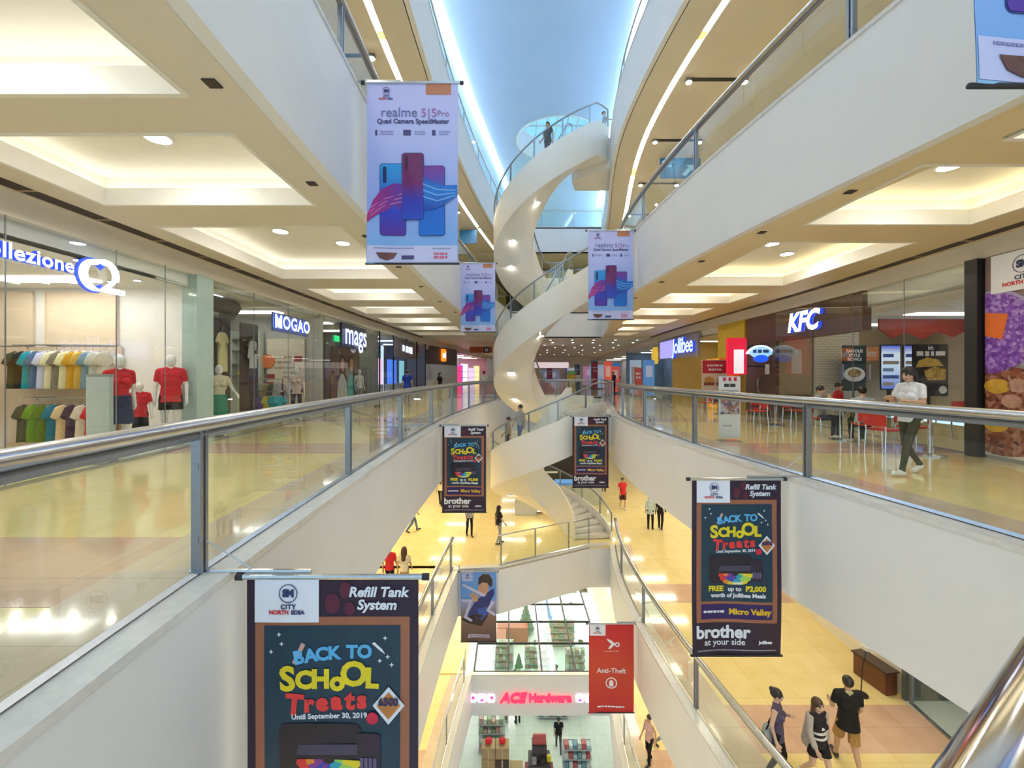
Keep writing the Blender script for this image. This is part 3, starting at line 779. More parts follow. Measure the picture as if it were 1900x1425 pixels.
def body(pose='stand', sex='f', top='short', bottom='pants', arms=None, lean=0.0, headturn=0.0, headdown=0.0, fem=True, vox=0.013, face=True, hem=0.90, legs=None, egg=False, bare=False):
    """prims for one figure 1.70 m tall facing -y; materials: 0 skin 1 top 2 bottom 3 shoes 4 eye 5 lips 6 brow"""
    f = 1.0 if sex == 'm' else 0.9
    sw = (0.178 if sex == 'm' else 0.182*f); P = []; hz = 0.90; oz = 0.0
    K = {'L': [(0.10, -0.01, 0.48), (0.10, 0.03, 0.085), (0.12, -0.13, 0.035)], 'R': [(-0.10, -0.01, 0.48), (-0.10, 0.03, 0.085), (-0.12, -0.13, 0.035)]}
    if pose == 'walk':
        K = {'L': [(0.09, -0.17, 0.49), (0.085, -0.26, 0.09), (0.09, -0.42, 0.06)], 'R': [(-0.09, 0.03, 0.47), (-0.085, 0.30, 0.14), (-0.085, 0.18, 0.035)]}
    if pose == 'step':
        K = {'L': [(0.09, -0.10, 0.49), (0.085, -0.10, 0.085), (0.09, -0.26, 0.035)], 'R': [(-0.09, 0.0, 0.48), (-0.085, 0.17, 0.10), (-0.085, 0.02, 0.035)]}
    if pose == 'sit':
        oz = -0.42
        K = {'L': [(0.11, -0.40, 0.49), (0.11, -0.36, 0.085), (0.12, -0.51, 0.035)], 'R': [(-0.11, -0.40, 0.49), (-0.11, -0.38, 0.085), (-0.12, -0.53, 0.035)]}
    if legs: K = legs
    A = {'L': [(sw+0.05, 0.03, 1.13), (sw+0.06, -0.05, 0.89)], 'R': [(-sw-0.05, 0.03, 1.13), (-sw-0.06, -0.05, 0.89)]}
    if pose in ('walk', 'step'): A = {'L': [(sw+0.04, 0.09, 1.14), (sw+0.05, 0.06, 0.90)], 'R': [(-sw-0.04, -0.03, 1.13), (-sw-0.04, -0.18, 0.93)]}
    if arms: A = {**A, **arms}
    o = (0, 0, hz)
    T = lambda p: (lambda q: (q[0], q[1], q[2]+oz))(rot2(p, o, lean))
    H = {'L': (0.088, 0, hz+oz), 'R': (-0.088, 0, hz+oz)}
    # trunk
    P.append(('e', (0, 0.012, hz+0.03+oz), np.array((0.165 if sex == 'f' else 0.155, 0.118, 0.125)), 2))
    P.append(('c', T((0, 0, 1.0)), T((0, -0.005, 1.14)), 0.135*f, 0.14*f, 0.72, 1))
    P.append(('c', T((-0.05, 0, 1.20)), T((0.05, 0, 1.20)), 0.13*f, 0.13*f, 0.80, 1))
    P.append(('c', T((-0.075*f, 0.005, 1.32)), T((0.075*f, 0.005, 1.32)), 0.105*f, 0.105*f, 0.88, 1))
    if sex == 'f': P += [('e', T((0.07, -0.085, 1.24)), np.array((0.065, 0.055, 0.06)), 1), ('e', T((-0.07, -0.085, 1.24)), np.array((0.065, 0.055, 0.06)), 1)]
    if hem < 0.98: P.append(('f', T((0, 0.01, 1.10)), T((0, 0.012, hem-0.02)), 0.152*f, 0.186*f, 0.80, 1))
    P.append(('c', T((-sw+0.02, 0.01, 1.395)), T((0, 0.015, 1.43)), 0.058*f, 0.06*f, 0.95, 1))
    P.append(('c', T((sw-0.02, 0.01, 1.395)), T((0, 0.015, 1.43)), 0.058*f, 0.06*f, 0.95, 1))
    # neck and head
    P.append(('c', T((0, 0.02, 1.42)), T((0, 0.005, 1.53)), 0.052*f, 0.048*f, 1.0, 0))
    hc = (0, -0.005, 1.60); ct, st_ = math.cos(headturn), math.sin(headturn)
    def Hd(p):
        x, y, z = p[0], p[1]-0.01, p[2]
        y, z = y*math.cos(headdown) - (z-1.50)*math.sin(headdown), 1.50 + y*math.sin(headdown) + (z-1.50)*math.cos(headdown)
        return T((x*ct - y*st_, x*st_ + y*ct + 0.01, z))
    if egg:
        P.append(('e', Hd((0, -0.01, 1.60)), np.array((0.082, 0.098, 0.118)), 0)); P.append(('e', Hd((0, -0.035, 1.545)), np.array((0.05, 0.055, 0.055)), 0))
    else:
        P.append(('e', Hd((0, 0.005, 1.615)), np.array((0.076, 0.092, 0.092)), 0))
        P.append(('e', Hd((0, -0.022, 1.565)), np.array((0.062, 0.070, 0.082)), 0))
        P.append(('e', Hd((0, -0.050, 1.522)), np.array((0.034, 0.036, 0.030)), 0))
        if face:
            P.append(('c', Hd((0, -0.088, 1.610)), Hd((0, -0.108, 1.572)), 0.010, 0.015, 1, 0))
            for s_ in (-1, 1):
                P.append(('e', Hd((s_*0.077, 0.012, 1.59)), np.array((0.012, 0.022, 0.034)), 0))
                P.append(('e', Hd((s_*0.031, -0.0845, 1.605)), np.array((0.015, 0.009, 0.009)), 4))
                P.append(('c', Hd((s_*0.016, -0.0905, 1.628)), Hd((s_*0.048, -0.080, 1.630)), 0.006, 0.006, 1, 6))
            P.append(('c', Hd((-0.018, -0.087, 1.540)), Hd((0.018, -0.087, 1.540)), 0.009, 0.009, 1, 5))
    # arms and hands
    for s_, n in ((1, 'L'), (-1, 'R')):
        sh = T((s_*sw, 0.01, 1.385)); el = T(A[n][0]); wr = T(A[n][1])
        m1 = 1 if top in ('short', 'long', 'half') else 0
        if top == 'short':
            mid = tuple(np.array(sh)*0.42 + np.array(el)*0.58)
            P.append(('c', sh, mid, 0.058*f, 0.054*f, 1, 1)); P.append(('c', mid, el, 0.043*f, 0.038*f, 1, 0)); P.append(('c', el, wr, 0.038*f, 0.026*f, 1, 0))
        elif top == 'long':
            P.append(('c', sh, el, 0.058*f, 0.050*f, 1, 1)); P.append(('c', el, wr, 0.049*f, 0.036*f, 1, 1))
        else:
            P.append(('c', sh, el, 0.050*f, 0.039*f, 1, 0)); P.append(('c', el, wr, 0.038*f, 0.026*f, 1, 0))
        w = np.array(wr); d = w - np.array(el); d = d/(np.linalg.norm(d)+1e-9)
        side = np.array((0, -1.0, 0)); side = side - d*(side@d)
        if np.linalg.norm(side) < 0.3: side = np.array((-s_*1.0, 0, 0)) - d*(np.array((-s_*1.0, 0, 0))@d)
        side = side/np.linalg.norm(side); nor = np.cross(d, side)*s_
        palm = w + d*0.055
        P.append(('c', tuple(w), tuple(w+d*0.085), 0.026, 0.030, 1, 0))
        for i, (off, L) in enumerate(((0.030, 0.062), (0.010, 0.072), (-0.010, 0.068), (-0.030, 0.052))):
            b0 = w + d*0.088 + side*off*0.95; b1 = b0 + d*L*0.55 + nor*0.004; b2 = b1 + d*L*0.42 + nor*0.020
            P.append(('c', tuple(b0), tuple(b1), 0.0098, 0.0092, 1, 0)); P.append(('c', tuple(b1), tuple(b2), 0.0092, 0.0082, 1, 0))
        t0 = w + d*0.030 + side*0.024; t1 = t0 + d*0.034 + side*0.026 + nor*0.008; t2 = t1 + d*0.030 + side*0.006 + nor*0.010
        P.append(('c', tuple(t0), tuple(t1), 0.013, 0.011, 1, 0)); P.append(('c', tuple(t1), tuple(t2), 0.011, 0.009, 1, 0))
    # legs
    for n in 'LR':
        h = H[n]; kn, an, to = K[n]
        if bottom == 'pants':
            P.append(('c', h, kn, 0.088*f, 0.060, 1, 2)); P.append(('c', kn, an, 0.058, 0.046, 1, 2))
        elif bottom == 'slim':
            P.append(('c', h, kn, 0.086*f, 0.052, 1, 2)); P.append(('c', kn, an, 0.053, 0.036, 1, 2))
        elif bottom == 'shorts':
            md = tuple(np.array(h)*0.12 + np.array(kn)*0.88)
            P.append(('c', h, tuple(np.array(h)*0.6+np.array(kn)*0.4), 0.092*f, 0.085, 1, 2)); P.append(('f', tuple(np.array(h)*0.7+np.array(kn)*0.3), md, 0.088, 0.094, 1, 2)); P.append(('c', md, kn, 0.056, 0.052, 1, 0)); P.append(('c', kn, an, 0.052, 0.034, 1, 0))
        elif bottom in ('mini', 'skirt'):
            md = tuple(np.array(h)*0.45 + np.array(kn)*0.55)
            if bottom == 'mini': P.append(('c', h, tuple(np.array(h)*0.85+np.array(kn)*0.15), 0.092, 0.088, 1, 2)); P.append(('f', tuple(np.array(h)*0.9+np.array(kn)*0.1), md, 0.092, 0.096, 1, 2))
            P.append(('c', h if bottom == 'skirt' else md, kn, 0.070, 0.050, 1, 0)); P.append(('c', kn, an, 0.050, 0.033, 1, 0))
        P.append(('c', (an[0], an[1]+0.02, an[2]-0.03), to, 0.042, 0.036, 1, 0 if bare else 3))
        P.append(('c', an, (an[0], an[1]+0.015, an[2]-0.035), 0.036, 0.040, 1, 0 if bare else 3))
    if bottom == 'skirt': P.append(('f', (0, 0.01, hz+0.10+oz), (0, -0.01, 0.52+oz), 0.15, 0.20, 0.80, 2))
    return P, Hd
def hair_mesh(Hd, style, vox):
    P = [('e', Hd((0, 0.012, 1.625)), np.array((0.088, 0.104, 0.098)), 0)]
    cut = [(Hd((0, -0.105, 1.555)), np.array((0.068, 0.085, 0.088)))]
    if style == 'short': cut.append((Hd((0, -0.03, 1.52)), np.array((0.11, 0.11, 0.055))))
    if style in ('long', 'mid'):
        zb = 1.30 if style == 'long' else 1.44
        P += [('c', Hd((0, 0.05, 1.60)), Hd((0, 0.085, zb)), 0.085, 0.075, 0.75, 0), ('c', Hd((0.075, 0.02, 1.60)), Hd((0.085, 0.03, zb+0.05)), 0.034, 0.034, 1, 0), ('c', Hd((-0.075, 0.02, 1.60)), Hd((-0.085, 0.03, zb+0.05)), 0.034, 0.034, 1, 0)]
    if style == 'bun': P.append(('e', Hd((0, 0.085, 1.69)), np.array((0.045, 0.045, 0.042)), 0))
    if style == 'tail': P += [('c', Hd((0, 0.10, 1.64)), Hd((0, 0.13, 1.42)), 0.035, 0.025, 1, 0)]
    return sdf_mesh('hair', P, vox, cuts=cut)
def person(label, loc, face_deg, h=1.65, cols=None, hair='short', hairm=None, skin=None, vox=0.013, name='person', cat='person', group=None, nohair=False, **kw):
    """face_deg: 0 faces the camera, 180 away, 90 to the right of the picture, -90 to the left"""
    P, Hd = body(vox=vox, **kw)
    me = sdf_mesh('body', P, vox)
    top, bot, shoe = cols
    for m in (skin or SKIN, top, bot, shoe, EYE, LIP, BROW): me.materials.append(m)
    t = thing(name, label, cat, loc, math.radians(face_deg), group)
    t.scale = (h/1.70,)*3
    o = bpy.data.objects.new('body', me); COL.objects.link(o); o.parent = t
    if not nohair: obj('hair', hair_mesh(Hd, hair, max(0.010, vox)), hairm or HAIRM, t)
    return t
def C(name, col, r=0.75): return mat('cloth_'+name, col, r, var=0.10, scale=30, bump=0.1, spec=0.2)
CW, CBK, CRED, CNAVY = C('white', (0.78,0.78,0.80)), C('black', (0.018,0.017,0.020)), C('red', (0.62,0.03,0.04)), C('navy', (0.035,0.04,0.10))
COL_OLIVE, CGREY, CKHAKI, CDENIM, CCREAM = C('olive', (0.06,0.055,0.03)), C('grey', (0.33,0.34,0.36)), C('khaki', (0.42,0.25,0.09)), C('denim', (0.10,0.16,0.30)), C('cream', (0.70,0.63,0.46))
CPINK, CBLUE, CPLUM, CTEAL = C('pink', (0.66,0.42,0.42)), C('blue', (0.02,0.05,0.40)), C('plum', (0.10,0.08,0.14)), C('teal', (0.03,0.33,0.36))
SHW, SHB = mat('white_shoes', (0.75,0.75,0.72), 0.5, var=0.05), mat('dark_shoes', (0.03,0.025,0.025), 0.4, var=0.1)

# our storey
person('woman in white top and dark olive trousers walking past the restaurant', (6.0, 6.5, Z3), -80, 1.62, (CW, COL_OLIVE, SHW), 'mid', vox=0.009, pose='walk', bottom='slim', hem=0.86, top='short',
       arms={'L': [(0.20, -0.02, 1.15), (0.14, -0.20, 1.17)], 'R': [(-0.22, -0.06, 1.16), (-0.10, -0.26, 1.20)]}, headdown=0.25)
person('man in deep blue shirt standing outside the far left shops', (-5.0, 20.6, Z3), 170, 1.70, (CBLUE, CNAVY, SHB), 'short', sex='m', bottom='pants', hem=0.86)
person('person in black leaning on the rail near the orange square sign', (-4.1, 24.5, Z3), 60, 1.58, (CBK, CBK, SHB), 'long', bottom='pants')
person('man in pale shirt and grey trousers walking away by the pink shop', (-1.75, 27.0, Z3), 180, 1.68, (C('pale', (0.62,0.64,0.62)), CGREY, SHB), 'short', sex='m', pose='walk')
# restaurant guests
person('diner in grey shirt with hands at mouth, seated facing the camera', (7.55, 10.55, Z3), 20, 1.62, (CGREY, CNAVY, SHW), 'short', sex='m', pose='sit', vox=0.011,
       arms={'L': [(0.22, -0.16, 1.16), (0.06, -0.20, 1.36)], 'R': [(-0.22, -0.16, 1.16), (-0.06, -0.20, 1.36)]})
person('diner in light grey shirt seated with back to the aisle', (7.55, 9.25, Z3), 160, 1.65, (C('lightgrey', (0.42,0.46,0.48)), CBK, SHW), 'short', sex='m', pose='sit', vox=0.011, lean=0.15,
       arms={'L': [(0.24, -0.12, 1.16), (0.14, -0.34, 1.12)], 'R': [(-0.24, -0.12, 1.16), (-0.14, -0.34, 1.12)]})
person('diner in red shirt seated deeper inside the restaurant', (9.85, 13.0, Z3), 30, 1.65, (CRED, CBK, SHB), 'short', sex='m', pose='sit')
person('diner in cream shirt seated at the burger restaurant window', (8.1, 17.4, Z3), 60, 1.6, (CCREAM, CDENIM, SHB), 'short', pose='sit', lean=0.2)
# stair
def on_stair(F, zf, th0, a, r): 
    t = math.radians(th0-a); return (F[0]+r*math.cos(t), F[1]+r*math.sin(t), zf(a)+0.1)
S12 = (SCX, SCY)
person('man in dark clothes walking down the uppermost stair flight', on_stair(S12, z1f, -40, 62, 2.2), -50, 1.66, (CBK, CBK, SHB), 'short', sex='m', pose='step')
person('person in pale top at the head of the stair', (4.0, 18.75, Z5+0.02), 80, 1.5, (C('silver', (0.45,0.50,0.56)), CBK, SHB), 'short', pose='stand', arms={'R': [(-0.2,-0.18,1.2), (-0.1,-0.4,1.2)]})
person('person in grey shirt going down the lower stair flight', on_stair(F3, z3f, -42, 92, 2.0), -60, 1.66, (CGREY, CDENIM, SHB), 'short', sex='m', pose='step')
person('person in tan top lower down the same stair flight', on_stair(F3, z3f, -42, 118, 2.0), -80, 1.6, (C('tan', (0.40,0.30,0.18)), CBK, SHB), 'short', pose='step')
# lower storey
person('woman in dark patterned blouse carrying a grey shoulder bag', (4.70, 7.65, Z2), 50, 1.62, (CPLUM, CBK, SHB), 'bun', vox=0.008, pose='step', top='half', bottom='slim', hem=0.82, headturn=0.35, skin=SKIN2,
       arms={'L': [(0.26, -0.05, 1.12), (0.02, -0.20, 1.30)], 'R': [(-0.24, 0.05, 1.14), (-0.26, -0.03, 0.90)]})
person('young woman with long hair in striped top and grey cardigan', (5.32, 7.5, Z2), 8, 1.56, (C('black_knit', (0.03,0.025,0.03)), CBK, SHW), 'long', HAIRB, skin=SKIN2, vox=0.008, pose='walk', top='short', bottom='mini', hem=0.86)
person('man in black polo shirt and khaki shorts seen from behind', (6.12, 7.86, Z2), 165, 1.70, (CBK, CKHAKI, SHB), 'short', vox=0.008, sex='m', pose='walk', bottom='shorts', hem=0.80,
       arms={'L': [(0.24, -0.02, 1.14), (0.20, -0.22, 1.08)]})
person('woman with ponytail in red top walking away on the lower gallery', (-4.0, 14.1, Z2), 180, 1.62, (CRED, CBK, SHB), 'tail', pose='walk')
person('woman with long brown hair in cream top on the lower gallery', (-3.5, 14.0, Z2), 175, 1.60, (CCREAM, CKHAKI, SHB), 'long', HAIRB, pose='walk')
person('person in blue top and jeans half hidden by the white slab edge', (-4.55, 19.7, Z2), 120, 1.62, (C('sky', (0.25,0.35,0.55)), CDENIM, SHB), 'short', pose='walk')
person('person in cream top and black trousers at the far lower gallery', (-3.9, 23.6, Z2), 180, 1.64, (CCREAM, CBK, SHB), 'long', HAIRB, pose='walk')
person('man in red shirt and dark shorts walking towards the camera', (5.9, 23.0, Z2), 5, 1.66, (CRED, C('maroon', (0.08,0.03,0.03)), SHW), 'short', sex='m', pose='step', bottom='shorts', hem=0.84)
person('person in black behind the man in red shirt', (5.6, 26.4, Z2), 180, 1.62, (CBK, CBK, SHB), 'long', pose='stand')
person('person with pale blue headscarf and long top in black trousers', (6.42, 20.0, Z2), 160, 1.60, (C('paleblue', (0.55,0.66,0.70)), CBK, SHB), 'mid', C('scarf', (0.58,0.66,0.72)), pose='stand', hem=0.80, top='long')
person('person in black jacket beside the pale blue headscarf', (6.85, 19.9, Z2), 150, 1.56, (CBK, CBK, SHW), 'short', pose='step', top='long')
person('dark-haired person in black on the balcony floor below the stair', (-0.55, 18.3, Z2), 120, 1.62, (CBK, CGREY, SHB), 'long', pose='step')
person('person in grey top near the left end of the balcony', (-1.9, 19.2, Z2), 20, 1.6, (CGREY, CBK, SHB), 'short', pose='step')
# lowest gallery and store
person('woman in pale pink blouse on the lowest gallery', (4.55, 14.3, Z1), -60, 1.6, (CPINK, CBK, SHB), 'short', pose='step', top='half', hem=0.84)
person('person in dark shirt behind the woman in pink blouse', (5.25, 14.9, Z1), 60, 1.66, (CNAVY, CGREY, SHB), 'short', sex='m', pose='walk')
person('shopper in black shirt walking inside the hardware store', (2.3, 21.3, Z0), 180, 1.66, (CBK, C('darkgrey', (0.10,0.10,0.12)), SHB), 'short', sex='m', pose='walk')

# shop mannequins: glossy white figures on glass bases
MANQ = mat('mannequin_white', (0.82, 0.82, 0.80), 0.25, var=0.01)
def mannequin(label, loc, face, h, cols, vox=0.013, stand=True, **kw):
    t = person(label, loc, face, h, cols, vox=vox, name='mannequin', cat='mannequin', skin=MANQ, nohair=True, egg=True, face=False, bare=True, **kw)
    if stand: obj('base_plate', MB().lathe([(0.19, -0.012), (0.19, -0.004), (0.18, 0.0)], 20), M['steel'], t)
    return t

# ================================================================ SHOPS ON THE LEFT
def header(side, y0, y1, z0=3.62, z1=Z4-SD):
    sgn = -1 if side == 'left' else 1; S = SL if side == 'left' else SR
    ys = ysteps(y0, y1, 1)
    struct(obj('wall_' + side, MB().ribbon([(S(y), y) for y in ys], [(S(y) + sgn*0.15, y) for y in ys], z0, z1), M['cream']))
header('left', -4, 62); header('right', -4, 62)
def shop_room(side, y0, y1, depth, wall, ceil_z=3.4, floor_m=None, lamp='shoplamp', nlamp=3, far=True, near=True, back=None):
    """party walls, back wall, dropped ceiling and lamps of one shop"""
    sgn = -1 if side == 'left' else 1; S = SL if side == 'left' else SR
    ym = (y0+y1)/2; xf = S(ym)
    xb0 = S(y0) + sgn*depth; xb1 = S(y1) + sgn*depth
    ws = []
    if far: ws.append(struct(obj('wall_back', MB().box(*sorted((S(y1)+sgn*0.05, xb1)), y1-0.08, y1, 0, 3.62), wall)))
    if near: ws.append(struct(obj('wall_front', MB().box(*sorted((S(y0)+sgn*0.05, xb0)), y0, y0+0.08, 0, 3.62), wall)))
    struct(obj('wall_' + side, MB().box(*sorted(((xb0+xb1)/2, (xb0+xb1)/2 + sgn*0.1)), y0, y1, 0, 3.62), back or wall))
    ys = ysteps(y0, y1, 2)
    ce = struct(obj('ceiling', MB().ribbon([(S(y)+sgn*0.16, y) for y in ys], [(S(y)+sgn*depth, y) for y in ys], ceil_z, ceil_z+0.06), mat('shop_ceiling', (0.80,0.80,0.77), 0.6, var=0.02)))
    bk = MB().ribbon([(S(y)+sgn*0.16, y) for y in ys], [(S(y)+sgn*0.2, y) for y in ys], ceil_z, 3.66)
    obj('bulkhead', bk, MATS['shop_ceiling'], ce)
    for i in range(nlamp):
        y = y0 + (y1-y0)*(i+0.5)/nlamp
        x = S(y) + sgn*depth*0.5
        obj('ceiling_panel', MB().box(x-0.9, x+0.9, y-0.22, y+0.22, ceil_z-0.03, ceil_z-0.004), M[lamp], ce)
    return ws, ce
def shop_window(side, label, ycuts, z1=3.62, m='shopglass', frame=None, fin=True):
    sgn = -1 if side == 'left' else 1; S = SL if side == 'left' else SR
    t = thing('shop_window', label, 'shop window', (0, 0, 0))
    for a, b in zip(ycuts, ycuts[1:]):
        pa, pb = Vector((S(a), a, 0)), Vector((S(b), b, 0)); d = (pb-pa).normalized()*0.006; pa += d; pb -= d
        obj('pane', MB().quad((pa.x, pa.y, 0.03), (pb.x, pb.y, 0.03), (pb.x, pb.y, z1), (pa.x, pa.y, z1)), M[m], t)
    for y in (ycuts if frame else ycuts[1:-1]):
        w = 0.03 if frame else 0.006
        obj('mullion', MB().box(S(y)-w, S(y)+w, y-w, y+w, 0.0, z1), frame or M['steel_dk'], t)
    ys = ysteps(ycuts[0], ycuts[-1], 0.6)
    obj('sill', MB().ribbon([(S(y)-0.03, y) for y in ys], [(S(y)+0.03, y) for y in ys], 0.0, 0.035), M['steel'], t)
    return t
WALLA = mat('shop_white_wall', (0.84, 0.82, 0.78), 0.5, var=0.02)
shop_room('left', 3.0, 9.35, 4.6, WALLA, ceil_z=3.35, nlamp=3)
shop_window('left', 'clear shop front before the three red-shirted mannequins', [4.3, 5.7, 7.3, 8.33, 9.1])
struct(obj('trim_1', MB().box(-6.98, -6.66, 9.12, 9.62, 0, 3.62), mat('frosted_green_pier', (0.42,0.56,0.53), 0.15, var=0.04)))
# wall panels behind the racks
for k, (xa, xb) in enumerate(((-11.1, -10.25), (-10.0, -8.45))):
    pm = MB(); za, zb = 2.12, 3.28
    pm.box(xa, xb, 9.235, 9.262, za, zb)
    for q in ((xa, xb, za, za+.03), (xa, xb, zb-.03, zb), (xa, xa+.03, za, zb), (xb-.03, xb, za, zb)): pm.box(q[0], q[1], 9.22, 9.236, q[2], q[3])
    struct(obj('trim_%d' % (k+2), pm, mat('peach_panel', (0.78, 0.64, 0.48), 0.5, var=0.03)))
struct(obj('trim_4', MB().box(-11.2, -8.35, 9.232, 9.262, 0.0, 2.1), mat('peach_panel_low', (0.72, 0.56, 0.40), 0.5, var=0.03)))
def spot(label, x, y, z, r=0.06, group=None, name='downlight', lens='lamp', cat='ceiling light'):
    t = thing(name, label, cat, (x, y, z), 0, group)
    obj('ring', MB().lathe([(r*1.25, 0.0), (r*1.25, -0.012), (r, -0.016), (r, 0.0)], 14), M['white'], t)
    obj('lens', MB().cyl(0, 0, -0.014, -0.004, r*0.98, 14), M[lens], t)
    return t
for i, (x, y) in enumerate(((-10.5, 8.6), (-9.9, 8.6), (-9.3, 8.6), (-8.75, 8.6), (-7.9, 8.5), (-7.3, 8.4), (-7.0, 7.6), (-6.95, 6.9))):
    spot('small round downlight, %s from the back, in the white clothing shop ceiling' % ('first','second','third','fourth','fifth','sixth','seventh','eighth')[i], x, y, 3.345, 0.055, 'downlights of the white clothing shop')

# ---- hanging garments
def shirt_mesh(w=0.46, h=0.78, t=0.07, sleeve=0.26):
    hw = w/2
    out = [(-0.07, 0), (-hw*0.80, -0.06), (-hw*1.12, -sleeve), (-hw*0.86, -sleeve-0.05), (-hw*0.74, -0.22), (-hw*0.76, -h*0.6), (-hw*0.82, -h), (hw*0.82, -h), (hw*0.76, -h*0.6), (hw*0.74, -0.22), (hw*0.86, -sleeve-0.05), (hw*1.12, -sleeve), (hw*0.80, -0.06), (0.07, 0), (0, -0.05)]
    n = len(out); c = (0, -h*0.4)
    mb = MB(); rings = []
    for y, k in ((-t/2, 0.90), (-t*0.3, 1.0), (t*0.3, 1.0), (t/2, 0.90)):
        rings.append([(c[0]+(p[0]-c[0])*k, y + 0.012*math.sin(p[1]*14+p[0]*9), c[1]+(p[1]-c[1])*k) for p in out])
    vs = [q for r in rings for q in r]; fs = []
    for i in range(3):
        for k in range(n): fs.append((i*n+k, i*n+(k+1)%n, (i+1)*n+(k+1)%n, (i+1)*n+k))
    vs += [(c[0], -t/2-0.006, c[1]), (c[0], t/2+0.006, c[1])]
    for k in range(n):
        fs.append((4*n, (k+1)%n, k)); fs.append((4*n+1, 3*n+k, 3*n+(k+1)%n))
    return mb.add(vs, fs).mesh('cloth')
SHIRT = shirt_mesh(); LONGSH = shirt_mesh(0.44, 0.82, 0.06, 0.50); KID = shirt_mesh(0.36, 0.52, 0.06, 0.2); DRESS = shirt_mesh(0.42, 1.05, 0.07, 0.24)
HANGER = MB().tube([(0, 0, 0.0), (0, 0, 0.09), (0.02, 0, 0.12), (0, 0, 0.145), (-0.02, 0, 0.12)], 0.004, 5).tube([(-0.17, 0, -0.05), (0, 0, 0.005), (0.17, 0, -0.05)], 0.007, 5).mesh('hanger')
def garment(label, loc, rz, col, me=None, cname=None, group=None):
    t = thing('hanging_shirt', label, 'shirt', loc, rz, group)
    cl = obj('cloth', me or SHIRT, C(cname or ('g%02x%02x%02x' % tuple(int(c*99) for c in col)), col), t)
    for p in cl.data.polygons: p.use_smooth = True
    obj('hanger', HANGER, M['hang'], t)
    return t
def rail_rack(label, x0, x1, y, z, wallmount=True, tiers=1, floor_z=0.0, along='x'):
    t = thing('clothes_rail', label, 'clothes rail', (x0, y, floor_z), 0 if along == 'x' else PI/2)
    L = x1-x0
    obj('bar', MB().tube([(0, 0, z), (L, 0, z)], 0.014, 8), M['steel'], t)
    if wallmount:
        for k in (0.04, L-0.04): obj('bracket', MB().tube([(k, 0, z), (k, 0.22, z), (k, 0.24, z-0.06)], 0.01, 6), M['steel'], t)
    else:
        for k in (0.0, L):
            obj('leg', MB().tube([(k, -0.22, 0.02), (k, 0, 0.12), (k, 0, z), (k, 0, z+0.01)], 0.013, 6).tube([(k, 0, 0.12), (k, 0.22, 0.02)], 0.013, 6), M['black'], t)
        obj('lower_bar', MB().tube([(0, 0, 0.3), (L, 0, 0.3)], 0.011, 6), M['black'], t)
    return t
rail_rack('upper wall-mounted rail of shirts in the white clothing shop', -10.4, -8.3, 8.98, 2.12)
rail_rack('lower wall-mounted rail of shirts in the white clothing shop', -10.2, -8.3, 8.98, 1.02)
up = [('dark olive', (0.06,0.07,0.035)), ('black', (0.02,0.02,0.025)), ('bright teal', (0.01,0.30,0.38)), ('steel blue', (0.08,0.15,0.30)), ('lavender white', (0.55,0.58,0.78)), ('cream', (0.72,0.68,0.45)), ('grey-brown', (0.22,0.20,0.15)), ('pale lemon', (0.70,0.68,0.42)), ('mustard', (0.60,0.34,0.03)), ('amber', (0.62,0.40,0.08)), ('slate blue', (0.20,0.32,0.42)), ('pale grey', (0.52,0.56,0.52)), ('stone', (0.55,0.52,0.42))]
for i, (n, c) in enumerate(up):
    garment('%s shirt hanging on the upper rail beside the mannequins' % n, (-10.25 + i*0.152, 8.98, 1.99), math.radians(52), c, group='shirts on the upper rail')
lo = [('dark khaki', (0.10,0.09,0.05)), ('leaf green', (0.16,0.30,0.03)), ('moss green', (0.13,0.20,0.02)), ('petrol blue', (0.03,0.18,0.28)), ('peach', (0.70,0.52,0.30)), ('plum', (0.08,0.04,0.07)), ('ivory', (0.66,0.60,0.50)), ('scarlet', (0.55,0.02,0.03)), ('maroon', (0.30,0.02,0.03))]
for i, (n, c) in enumerate(lo):
    garment('%s shirt hanging on the lower rail beside the mannequins' % n, (-10.05 + i*0.20, 8.98, 0.89), math.radians(50), c, group='shirts on the lower rail')
rail_rack('short rail of pale shirts at the edge of the picture', -10.9, -10.45, 8.3, 1.88, wallmount=False)
for i, (n, c) in enumerate((('dusty blue', (0.20,0.24,0.42)), ('sand', (0.62,0.48,0.32)), ('off-white', (0.66,0.58,0.48)), ('forest green', (0.05,0.10,0.03)))):
    garment('%s shirt on the short rail at the edge of the picture' % n, (-10.82 + i*0.13, 8.3, 1.75), math.radians(60), c, group='shirts on the short rail')
# security gate panel and mannequins
t = thing('security_gate', 'tall pale blue-grey anti-theft gate panel at the shop entrance', 'security gate', (-6.98, 7.3, 0))
obj('panel', MB().bbox(-0.21, 0.21, -0.035, 0.035, 0.06, 1.5, 0.012), mat('gate_pale_blue', (0.50,0.60,0.62), 0.35, var=0.03), t)
obj('base', MB().bbox(-0.24, 0.24, -0.10, 0.10, 0.0, 0.07, 0.01), mat('gate_grey', (0.3,0.33,0.34), 0.4), t)
obj('cap', MB().box(-0.213, 0.213, -0.037, 0.037, 1.47, 1.515), mat('gate_grey', (0.3,0.33,0.34), 0.4), t)
struct(obj('trim_5', MB().box(-8.3, -6.76, 7.5, 9.1, 0.0, 0.05), mat('plinth_white', (0.78,0.78,0.76), 0.2)))
mannequin('tall white mannequin in red top and denim skirt', (-7.12, 7.82, 0.062), 55, 1.80, (CRED, CNAVY, MANQ), vox=0.010, bottom='skirt', hem=1.02, pose='step')
mannequin('child-sized white mannequin in red shirt', (-7.3, 8.45, 0.062), 40, 1.28, (CRED, CBK, MANQ), vox=0.010, bottom='shorts', hem=0.84, sex='m')
